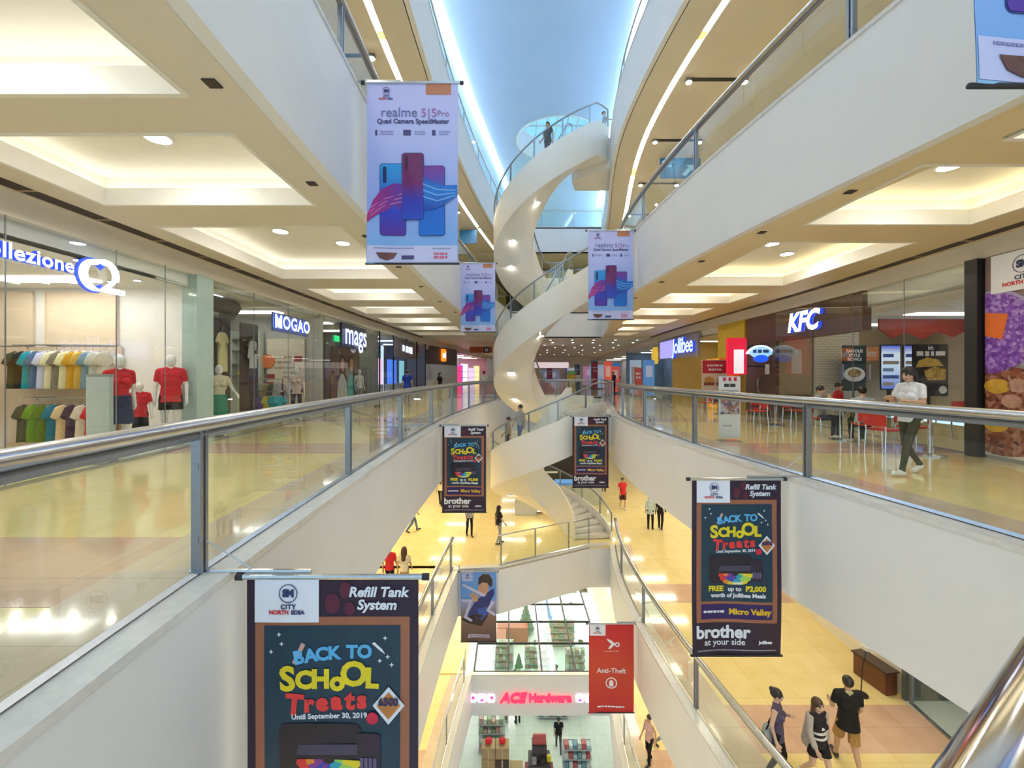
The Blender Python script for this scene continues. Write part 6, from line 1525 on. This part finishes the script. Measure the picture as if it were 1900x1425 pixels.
# copies first, then each gets its own bracket
sb = [(( -1.36, 3.27, Z3-0.02), 0.0, 'largest dark school banner, lowest corner left, cropped by the picture edge', -1, 0.42),
      ((3.28, 6.3, Z3-0.02), 0.0, 'dark school banner under the restaurant railing beside the shoppers', 1, 0.30),
      ((-1.42, 12.8, Z3-0.02), 0.0, 'small dark school banner hanging beside the orange-lit lower floor', -1, 0.30),
      ((2.84, 15.6, Z3-0.02), 0.0, 'smallest dark school banner hanging in front of the lower stair flight', 1, 0.30)]
rs = [place(SCHOOL, i == 0, *s_[:3], 'dark school promotion banners', 0, 0) for i, s_ in enumerate(sb)]
for r, s_ in zip(rs, sb): bracket(r, s_[4], s_[3])
pb = [((-1.42, 6.15, Z4-0.03), 0.0, 'large lilac phone banner hanging below the upper left railing', -1, 0.30),
      ((2.86, 12.5, Z4-0.03), 0.0, 'lilac phone banner hanging in front of the middle stair flight', 1, 0.22),
      ((-1.28, 16.2, Z4-0.03), 0.0, 'smallest lilac phone banner just left of the stair', -1, 0.25),
      ((3.16, 2.35, Z4-0.03), 0.0, 'lilac phone banner cut off by the top right picture corner', 1, 0.8)]
rs = [place(PHONE, i == 0, *s_[:3], 'pale lilac phone banners', 0, 0) for i, s_ in enumerate(pb)]
for r, s_ in zip(rs, pb): bracket(r, s_[4], s_[3])
# --- red banner
t = banner_frame('red anti-theft banner hanging over the hardware store sign', 1, None); t.location = (2.88, 12.5, Z2-0.03)
obj('cloth', cloth_slab(-BW/2, BW/2, -BH, 0), grad('red_cloth', [(0, (0.50,0.02,0.02)), (0.5, (0.60,0.06,0.02)), (1, (0.58,0.015,0.02))], 'Z', 0.6), t)
layer('printed_label', -0.63, -0.17, -0.34, -0.012, PWHITE, t, 1); city_logo(t, -0.40, -0.13, 0.13, -0.008, wave)
shape('printed_arrow_logo', [(-0.14, -0.42), (0.0, -0.48), (0.12, -0.58), (-0.03, -0.72), (-0.10, -0.72), (0.0, -0.58), (-0.10, -0.50)], PW, t, 1)
mb = ring_arc(0.035, 0.07, 0, 360, -0.003, -0.006, 0.17, -0.60, 16); mb.v = [wave(p) for p in mb.v]; obj('printed_ring_logo', mb, PW, t)
faint_lines(t, [(-0.22, 0.22, -0.79)], PB('pink_print', (0.65,0.30,0.25), var=0), -0.004, h=0.03, seed=21, warp=wave)
letters('Anti-Theft', 0.20, PW, t, 0.0, -1.36, -0.006, 0.001, 0.002, warp=wave)
mb = ring_arc(0.135, 0.165, 0, 360, -0.003, -0.006, 0, -1.72, 24); mb.v = [wave(p) for p in mb.v]; obj('printed_shield', mb, PW, t)
shape('printed_lock', [(-0.06, -1.82), (-0.06, -1.70), (-0.04, -1.64), (0.04, -1.64), (0.06, -1.70), (0.06, -1.82)], PW, t, 1)
faint_lines(t, [(-0.40, 0.40, -2.41)], PW, -0.004, h=0.045, seed=22, warp=wave); bracket(t, 0.3, 1)
# --- portrait banner
t = banner_frame('blue and brown banner of a person with dark hair in navy clothes', 1, None); t.location = (-1.22, 15.8, Z2-0.03)
obj('cloth', cloth_slab(-BW/2, BW/2, -BH, 0), grad('sky_brown_cloth', [(0, (0.10,0.06,0.05)), (0.35, (0.22,0.13,0.09)), (0.55, (0.30,0.33,0.55)), (0.62, (0.14,0.32,0.70)), (1, (0.13,0.30,0.72))], 'Z', 0.6), t)
shape('printed_shadow', [(-0.64, -1.75), (-0.35, -1.9), (0.1, -2.0), (0.35, -1.6), (0.1, -1.5), (-0.4, -1.6)], PB('deep_brown', (0.03,0.02,0.02), var=0.1), t, 1)
shape('printed_jacket', [(-0.44, -1.62), (-0.10, -1.05), (0.22, -0.82), (0.55, -0.60), (0.58, -0.80), (0.42, -1.10), (0.38, -1.50), (0.10, -1.78), (-0.22, -1.80)], PB('navy_jacket', (0.03,0.035,0.18), var=0.15), t, 2)
shape('printed_shirt', [(-0.15, -1.75), (-0.05, -1.35), (0.25, -1.30), (0.36, -1.45), (0.12, -1.76)], PB('blue_shirt', (0.04,0.10,0.42), var=0.1), t, 3)
shape('printed_face', circ(0.17, -0.60, 0.19, 0.26), PSK, t, 3); shape('printed_hair', [(-0.02, -0.50), (0.0, -0.22), (0.15, -0.08), (0.38, -0.10), (0.50, -0.28), (0.50, -0.50), (0.42, -0.58), (0.33, -0.42), (0.14, -0.38)], PHR, t, 4)
shape('printed_hand', [(-0.32, -0.82), (-0.18, -0.76), (0.0, -0.90), (-0.05, -1.10), (-0.22, -1.08)], PSK, t, 3)
PV = PB('mauve_white', (0.52,0.50,0.72), var=0.04)
shape('printed_bar', [(-0.62, -0.50), (-0.56, -0.44), (0.28, -0.84), (0.18, -0.92)], PV, t, 5)
shape('printed_bar', [(-0.62, -1.0), (-0.62, -1.10), (-0.36, -1.12), (-0.55, -1.68), (-0.15, -1.92), (-0.10, -1.85), (-0.42, -1.64), (-0.22, -1.02), (-0.32, -1.0)], PV, t, 5)
shape('printed_bar', [(0.62, -1.10), (0.48, -1.05), (0.28, -1.42), (0.60, -1.62), (0.62, -1.52), (0.40, -1.38)], PV, t, 5)
layer('printed_label', -0.62, -0.22, -0.35, -0.02, PB('label_blue', (0.40,0.45,0.75), var=0.02), t, 1); city_logo(t, -0.41, -0.14, 0.10, -0.008, wave)
faint_lines(t, [(-0.40, 0.42, -2.40), (-0.38, 0.40, -2.33)], PV, -0.005, h=0.05, seed=23, warp=wave); bracket(t, 0.3, -1)

# ================================================================ LOWER STOREYS
# hardware store sign on the white edge
t = thing('shop_sign', 'glowing red store sign with small pink emblems on the white slab edge', 'sign', (0.85, 18.48, Z1-0.98))
REDL = lit('sign_red', (1.0, 0.02, 0.06), 1.6)
letters('ACE', 0.56, REDL, t, -0.82, 0, -0.02, 0.05, 0.02, 'CENTER', 0.25); letters('Hardware', 0.47, REDL, t, 0.78, 0.0, -0.02, 0.05, 0.02, 'CENTER', 0.0, 0.95)
for k, x in enumerate((-2.55, -2.15, -1.75, 2.05, 2.45)):
    e = obj('emblem', MB().bbox(x-0.16, x+0.16, -0.05, 0.0, -0.16, 0.16, 0.03), lit('emblem_white', (1.0,0.80,0.95), 1.1), t)
    obj('emblem_mark', MB().prism([(x-0.1, -0.1), (x+0.1, -0.1), (x+0.04, 0.03)] if k % 2 else circ(x+0.04, 0.05, 0.07, 0.07, 10), -0.06, -0.05), lit('emblem_pink', (0.9,0.05,0.40), 0.8), e)
# glass roof of the store
gr = thing('glass_roof', 'green-tinted glass roof grid above the hardware store', 'glass roof', (0, 0, Z1))
xs = [XL(18.5)+0.25] + [-0.17 + 1.475*k for k in range(-0, 4)]; xs = [-1.65, -0.17, 1.30, 2.78, 4.05]; ysg = [18.7, 20.7, 22.5, 24.2, 26.1]
for i in range(4):
    for j in range(4):
        obj('pane', MB().quad((xs[i]+.03, ysg[j]+.03, -0.02), (xs[i+1]-.03, ysg[j]+.03, -0.02), (xs[i+1]-.03, ysg[j+1]-.03, -0.02), (xs[i]+.03, ysg[j+1]-.03, -0.02)), M['greenglass'], gr)
for x in xs: obj('mullion', MB().box(x-0.035, x+0.035, ysg[0], ysg[-1], -0.06, 0.02), M['black'], gr)
for y in ysg: obj('mullion', MB().box(xs[0], xs[-1], y-0.035, y+0.035, -0.06, 0.018), M['black'], gr)
# stock inside the store
CARD = mat('cardboard', (0.45,0.30,0.16), 0.7, var=0.1, scale=4)
n = 0
for lv, (cols, z) in enumerate(((3, 0.0), (3, 0.5), (2, 1.0), (2, 1.5))):
    for i in range(cols):
        n += 1; dark = (lv == 2 and i == 1)
        b = tag(obj('carton', MB().bbox(-0.30, 0.30, -0.28, 0.28, 0, 0.49, 0.012), M['dkbrown'] if dark else CARD, None, (-1.05+0.62*i, 19.4, Z0+z)), 'black printed carton in the carton stack' if dark else '%s brown carton in the %s row of the carton stack' % (('left', 'middle', 'right')[i], ('bottom', 'second', 'third', 'top')[lv]), 'carton', 'cartons in the store')
        obj('tape', MB().box(-0.03, 0.03, -0.283, -0.281, 0.02, 0.47), mat('tape_tan', (0.55,0.42,0.25), 0.3), b)
for k in (0, 1):
    tag(obj('red_gift_bow', MB().lathe([(0.02, 0), (0.15, 0.06), (0.17, 0.14), (0.08, 0.2), (0.0, 0.2)], 10), CRED, None, (-1.05+0.62*k, 19.4, Z0+2.0)), 'round red bow on the %s top carton' % ('left', 'right')[k], 'bow')
t = thing('island_display', 'stepped red-based display island in the middle of the store', 'display', (1.25, 19.6, Z0))
obj('base', MB().bbox(-0.65, 0.65, -0.5, 0.5, 0, 0.55, 0.02), mat('display_red', (0.30,0.05,0.05), 0.5, var=0.15), t)
obj('middle_step', MB().bbox(-0.5, 0.5, -0.35, 0.5, 0.55, 1.1, 0.02), mat('display_dark', (0.07,0.05,0.06), 0.5, var=0.2), t)
obj('upper_step', MB().bbox(-0.33, 0.33, -0.1, 0.45, 1.1, 1.75, 0.02), mat('display_dark', (0.07,0.05,0.06), 0.5, var=0.2), t)
obj('topper', MB().bbox(-0.3, 0.3, 0.0, 0.1, 1.75, 2.2, 0.01), mat('display_pink', (0.55,0.10,0.10), 0.5), t)
for k, (x, y, z, c, nm) in enumerate(((-0.4, -0.2, 0.551, (0.5,0.03,0.03), 'red'), (-0.1, -0.42, 0.551, (0.65,0.6,0.55), 'white'), (0.35, -0.42, 0.551, (0.05,0.12,0.5), 'blue'), (0.42, -0.1, 1.101, (0.75,0.6,0.02), 'yellow'), (0.15, -0.22, 1.101, (0.03,0.03,0.03), 'black'), (-0.25, -0.22, 1.101, (0.3,0.28,0.3), 'grey'))):
    tag(obj('boxed_item', MB().bbox(-0.1, 0.1, -0.07, 0.07, 0, 0.26, 0.012), mat('item_'+nm, c, 0.5), None, (1.25+x, 19.6+y, Z0+z)), '%s boxed item on the stepped red-based display' % nm, 'box')
def gondola(label, x, y, cols, w=1.3, z=Z0, h=1.6):
    t = thing('shelf_unit', label, 'shelf unit', (x, y, z))
    obj('back', MB().box(-w/2, w/2, 0.2, 0.25, 0, h), mat('gondola_white', (0.7,0.74,0.74), 0.4), t)
    for k in range(4):
        zz = 0.12+k*(h-0.3)/3; s_ = obj('shelf', MB().box(-w/2, w/2, -0.25, 0.2, zz, zz+0.035), mat('gondola_grey', (0.4,0.46,0.48), 0.4), t)
        rnd = random.Random(int(x*100+y*10+k)); g = MB(); xx = -w/2+0.05
        for q in range(6):
            ww = (w-0.1)/6; obj('stock', MB().box(xx+0.01, xx+ww-0.02, -0.2, 0.1, zz+0.035, zz+0.035+rnd.uniform(0.14, 0.3)), mat('stock%d' % ((q+k) % len(cols)) + label[:8].replace(' ', '_'), cols[(q+k) % len(cols)], 0.5), s_); xx += ww
    return t
gondola('white shelf unit of blue and silver stock near the store front', 3.0, 19.9, [(0.5,0.6,0.65), (0.15,0.3,0.4), (0.6,0.62,0.62), (0.5,0.1,0.12)], 1.3)
gondola('pale shelf unit under the far left corner of the glass roof', -0.9, 23.2, [(0.1,0.3,0.28), (0.5,0.6,0.58), (0.3,0.12,0.12)], 1.4)
gondola('pale shelf unit with green stock below the glass roof', 2.2, 23.4, [(0.05,0.22,0.14), (0.4,0.5,0.5), (0.15,0.25,0.35)], 1.6)
gondola('shelf unit with pink stock below the glass roof', 1.6, 27.0, [(0.6,0.35,0.35), (0.7,0.7,0.68), (0.35,0.45,0.3)], 1.6)
gondola('shelf unit with blue boxes below the glass roof', -0.6, 27.4, [(0.15,0.35,0.5), (0.65,0.68,0.66), (0.3,0.3,0.3)], 1.4)
gondola('shelf unit with mixed stock at the right of the glass roof', 3.9, 26.6, [(0.6,0.3,0.3), (0.6,0.6,0.5), (0.2,0.25,0.3)], 1.2)
gondola('shelf unit with teal stock at the front left below the glass roof', -1.0, 21.3, [(0.08,0.3,0.3), (0.45,0.55,0.52), (0.5,0.2,0.2)], 1.3)
gondola('shelf unit with grey boxes in the middle of the glass roof', 0.9, 24.6, [(0.3,0.36,0.36), (0.12,0.2,0.24), (0.6,0.62,0.6)], 1.3)
gondola('shelf unit with rust stock by the right of the glass roof', 3.6, 24.0, [(0.4,0.15,0.1), (0.25,0.3,0.3), (0.55,0.58,0.5)], 1.2)
gondola('long shelf unit far back below the glass roof', 3.2, 29.6, [(0.5,0.4,0.25), (0.15,0.3,0.25), (0.6,0.3,0.3)], 2.2)
person('shopper in grey below the middle of the glass roof', (0.3, 23.0, Z0), 200, 1.65, (CGREY, CBK, SHB), 'short', sex='m', vox=0.018)
person('shopper in teal below the right of the glass roof', (2.6, 25.2, Z0), 100, 1.6, (CTEAL, CDENIM, SHB), 'long', vox=0.018)
for k, (x, y, c, nm) in enumerate(((1.0, 31.0, (0.04,0.16,0.13), 'dark green'), (2.5, 31.4, (0.10,0.25,0.50), 'blue'), (0.4, 25.2, (0.05,0.20,0.12), 'small green'))):
    t = thing('artificial_tree', nm + ' artificial christmas tree in the store', 'tree', (x, y, Z0)); mb = MB()
    for q in range(6): mb.cyl(0, 0, 0.3+0.3*q, 0.75+0.3*q, 0.62-0.09*q, 14, 0.12-0.015*q)
    obj('foliage', mb, mat('tree_'+nm.replace(' ', '_'), c, 0.7, var=0.3, scale=20, bump=0.4), t); obj('stand', MB().cyl(0, 0, 0, 0.3, 0.06, 8), M['brown'], t)
tag(obj('red_counter', MB().bbox(-2.0, 0.2, -0.35, 0.35, 0, 1.0, 0.04).bbox(-2.0, -1.3, -1.6, -0.35, 0, 1.0, 0.04), mat('counter_red', (0.42,0.10,0.07), 0.4), None, (0.9, 30.2, Z0)), 'red l-shaped service counter seen through the glass roof', 'counter')
# store lamps, and lamp panels added to unseen lower ceilings for brightness
for y in (20.5, 24, 28):
    for x in (-1.2, 1.2, 3.4): 
        if y < 20 : continue
        spot('store downlight under the %s of the glass roof, %s of three' % ({20.5: 'front', 24: 'middle', 28: 'back'}[y], {-1.2: 'left', 1.2: 'centre', 3.4: 'right'}[x]), x, y+0.9, Z1-0.35, 0.12, 'store downlights', lens='lampsoft')
ce = struct(obj('ceiling', MB().box(-9, 11, 18.7, 40, Z1-SD-0.3, Z1-SD-0.24) if False else MB().box(-9, 11, 26.4, 40, Z1-0.5, Z1-0.44), M['lip']))
for x in (-4, 0, 4, 8):
    obj('ceiling_panel', MB().box(x-1, x+1, 29, 36, Z1-0.54, Z1-0.505), M['bluelamp' if False else 'shoplamp'], ce)
ce = struct(obj('ceiling', MB().zprism([(-8, 18.2), (10, 18.2), (10, 40), (-8, 40)], Z1+3.9, Z1+3.95), M['lip']))
for x in (-5, -1.5, 2, 5.5, 8): obj('ceiling_panel', MB().box(x-0.5, x+0.5, 20, 36, Z1+3.86, Z1+3.895), M['shoplamp'], ce)
ce = struct(obj('ceiling', MB().zprism([(-8, 24.5), (10, 24.5), (10, 40), (-8, 40)], Z3-SD, Z3-SD+0.05), M['lip']))
for side, E, S in (('left', XL, SL), ('right', XR, SR)):
    ys = ysteps(18.0, 24.5)
    c2 = struct(obj('ceiling', MB().ribbon([(E(y), y) for y in ys], [(S(y), y) for y in ys], Z3-SD, Z3-SD+0.05), M['soffit']))
    for y in (19.5, 21.5, 23.5): obj('ceiling_panel', MB().box((E(y)+S(y))/2-1.1, (E(y)+S(y))/2+1.1, y-0.2, y+0.2, Z3-SD-0.04, Z3-SD-0.005), M['panel_low_w' if side == 'left' else 'panel_low'], c2)
for y in (26, 29, 32, 35, 38):
    for x in (-4, 0, 3.5, 7): obj('ceiling_panel', MB().box(x-0.9, x+0.9, y-0.2, y+0.2, Z3-SD-0.04, Z3-SD-0.005), M['shoplamp'], ce)
# stalls on the lower storey behind the balcony
t = thing('kiosk', 'black and white framed stall on the lower storey', 'kiosk', (2.6, 27.5, Z2))
obj('panel', MB().bbox(-1.5, 1.6, 0, 0.3, 0.4, 2.3, 0.02), M['black'], t)
for x in (-1.5, -0.6): obj('white_frame', MB().box(x-0.04, x+0.04, -0.06, 0, 0.4, 2.3).box(x, x+0.9, -0.06, 0, 2.2, 2.3).box(x, x+0.9, -0.06, 0, 0.9, 1.0), PWHITE, t)
for k, (x, y, w, d, h, c, nm) in enumerate(((2.2, 22.6, 1.5, 0.7, 1.0, (0.25,0.70,0.80), 'cyan-topped'), (0.7, 22.3, 1.1, 0.7, 0.95, (0.70,0.80,0.80), 'white'), (3.0, 24.2, 1.1, 0.8, 1.2, (0.08,0.28,0.70), 'blue'), (4.2, 24.0, 1.5, 0.6, 1.25, (0.78,0.65,0.02), 'yellow-topped'))):
    t = thing('display_counter', nm + ' sales counter behind the curved balcony', 'counter', (x, y, Z2))
    obj('body', MB().bbox(-w/2, w/2, -d/2, d/2, 0, h-0.12, 0.02), mat('stall_body%d' % k, (0.45,0.25,0.25) if k == 0 else (0.5,0.52,0.5), 0.5), t)
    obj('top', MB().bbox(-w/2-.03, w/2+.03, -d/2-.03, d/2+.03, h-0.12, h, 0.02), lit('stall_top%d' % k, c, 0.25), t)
# shop on the lower storey, right
struct(obj('wall_right', MB().box(12.4, 12.5, 4, 9.6, Z2, Z3-SD), M['white']))
struct(obj('wall_back', MB().box(SR(9.5)-0.05, 12.4, 9.5, 9.6, Z2, Z3-SD), mat('dark_side_wall', (0.10,0.11,0.10), 0.4, var=0.2)))
struct(obj('floor', MB().box(SR(8)+0.05, 12.4, 6.2, 9.5, Z2, Z2+0.012), mat('pale_mint_floor', (0.62,0.72,0.68), 0.2, var=0.03)))
ce = struct(obj('ceiling', MB().box(8.7, 12.4, 4, 9.6, Z3-SD, Z3-SD+0.05), M['lip'])); obj('ceiling_panel', MB().box(9.2, 11.8, 7.2, 7.6, Z3-SD-0.04, Z3-SD-0.005), M['shoplamp'], ce)
t = thing('shop_window', 'lower storey shop front with pale floor near the shoppers', 'shop window', (0, 0, Z2))
for a, b in ((6.5, 7.6), (7.6, 9.4)): obj('pane', MB().quad((SR(a), a, 0.03), (SR(b), b, 0.03), (SR(b), b, 3.9), (SR(a), a, 3.9)), M['shopglass'], t)
for y in (6.5, 7.6, 9.4): obj('mullion', MB().box(SR(y)-0.03, SR(y)+0.03, y-0.03, y+0.03, 0, 3.95), M['steel_dk'], t)
obj('sill', MB().ribbon([(SR(y)-0.04, y) for y in (6.5, 9.4)], [(SR(y)+0.04, y) for y in (6.5, 9.4)], 0, 0.04), M['steel'], t)
for k in range(4): garment('%s long white garment from the glass in the lower storey shop' % ('first','second','third','fourth')[k], (9.5+0.12*k, 8.75-0.25*k, Z2+1.95), math.radians(-60), (0.75,0.76,0.80), DRESS, 'lowerwhite', 'white garments in the lower shop')
rail_rack('dark rail carrying the white garments in the lower shop', 9.3, 10.1, 8.4, 2.1, wallmount=False, floor_z=Z2+0.012)
struct(obj('trim_20', MB().box(SR(6.4)-0.1, SR(6.4)+0.2, 6.3, 6.5, Z2, Z3-SD), mat('mint_pier', (0.48,0.60,0.52), 0.3, var=0.05)))
struct(obj('trim_21', MB().box(SR(6)-0.05, SR(6)+0.2, 4.0, 6.3, Z2, Z3-SD), M['dkbrown']))
t = thing('shop_sign', 'dark orange shop sign with a small lamp on the lower storey', 'sign', (SR(10.3)-0.05, 10.4, Z2+2.9), -PI/2)
obj('panel', MB().bbox(-0.9, 0.9, 0, 0.08, -0.6, 0.5, 0.02), mat('sign_rust', (0.22,0.06,0.02), 0.4, var=0.2), t)
obj('lamp', MB().lathe([(0.03, -0.18), (0.14, -0.1), (0.16, 0.0), (0.1, 0.1), (0.02, 0.13)], 12, 0.5, -0.25), M['steel'], t)
obj('lamp_rod', MB().tube([(0.5, 0, 0.2), (0.5, -0.25, 0.13)], 0.012, 6), M['black'], t)
# things people carry
t = thing('shoulder_bag', 'grey shoulder bag on the arm of the woman in patterned blouse', 'bag', (4.50, 7.62, Z2+0.66), math.radians(50))
obj('pouch', MB().lathe([(0.06, 0), (0.15, 0.04), (0.17, 0.18), (0.13, 0.32), (0.08, 0.34)], 14, sy=0.5), mat('bag_grey', (0.30,0.34,0.36), 0.5), t)
obj('strap', MB().tube([(-0.09, 0, 0.32), (-0.03, -0.11, 0.60), (-0.005, -0.134, 0.68), (0.04, -0.10, 0.60), (0.09, 0, 0.32)], 0.012, 6), CBK, t)
pw = [o for o in bpy.data.objects if o.get('label', '').startswith('young woman with long hair')][0]
cardi = sdf_mesh('cardigan', [('c', (-0.15, 0.02, 1.38), (-0.20, 0.05, 0.95), 0.06, 0.085, 1, 0), ('c', (0.15, 0.02, 1.38), (0.20, 0.05, 0.95), 0.06, 0.085, 1, 0), ('c', (-0.1, 0.07, 1.36), (-0.13, 0.10, 0.85), 0.07, 0.10, 1, 0), ('c', (0.1, 0.07, 1.36), (0.13, 0.10, 0.85), 0.07, 0.10, 1, 0),
    ('c', (0.16, 0.01, 1.38), (0.215, 0.09, 1.14), 0.062, 0.058, 1, 0), ('c', (0.215, 0.09, 1.14), (0.22, 0.06, 0.93), 0.056, 0.052, 1, 0), ('c', (-0.16, 0.01, 1.38), (-0.21, -0.03, 1.13), 0.062, 0.058, 1, 0), ('c', (-0.21, -0.03, 1.13), (-0.21, -0.15, 0.96), 0.056, 0.052, 1, 0)], 0.012)
obj('cardigan', cardi, C('cardigan', (0.42,0.38,0.36)), pw)
for z in (1.22, 1.12, 1.02): obj('shirt_stripe', MB().lathe([(0.150, z-0.016), (0.152, z), (0.150, z+0.016)], 20, sy=0.84), CW, pw)
mp = [o for o in bpy.data.objects if o.get('label', '').startswith('man in black polo')][0]
obj('collar', MB().lathe([(0.075, 1.43), (0.080, 1.455), (0.068, 1.47)], 16, 0, 0.012), C('collar', (0.45,0.48,0.25)), mp)

# low orange counter and a standing lamp by the lower storey shop
t = thing('display_counter', 'low dark orange counter beside the lower storey shop front', 'counter', (8.45, 10.05, Z2), math.radians(-80))
obj('body', MB().bbox(-0.4, 0.4, -0.15, 0.15, 0, 0.5, 0.02), mat('counter_rust', (0.14,0.045,0.018), 0.35, var=0.25, scale=3), t)
obj('top', MB().bbox(-0.43, 0.43, -0.18, 0.18, 0.5, 0.54, 0.01), M['dkbrown'], t)
t = thing('floor_lamp', 'slim standing lamp with round head by the orange counter', 'lamp', (7.85, 9.7, Z2))
obj('base', MB().lathe([(0.14, 0), (0.14, 0.015), (0.02, 0.03)], 16), M['black'], t)
obj('pole', MB().tube([(0, 0, 0.02), (0.03, 0, 0.6), (0.12, 0, 1.0)], 0.012, 8), M['black'], t)
obj('head', MB().lathe([(0.03, 0.98), (0.10, 1.02), (0.12, 1.10), (0.07, 1.18), (0.0, 1.2)], 14, 0.14, 0), mat('lamp_head_white', (0.7,0.72,0.7), 0.3), t)
for lab, x, y, rz in (('small grey notice sticker on the restaurant side railing glass', XR(11.9)-0.006, 11.9, math.atan2(1, (XR(12.1)-XR(11.7))/0.4) - PI), ('small grey notice sticker on the clothing side railing glass', XL(9.9)+0.006, 9.9, PI/2)):
    t = thing('glass_sticker', lab, 'sticker', (x, y, 0.06), rz)
    obj('sheet', MB().box(-0.17, 0.17, -0.004, -0.001, 0.0, 0.30), mat('sticker_grey', (0.40,0.42,0.42), 0.5), t)
    faint_lines(t, [(-0.06, 0.06, 0.17)], M['black'], -0.005, h=0.06, seed=31)
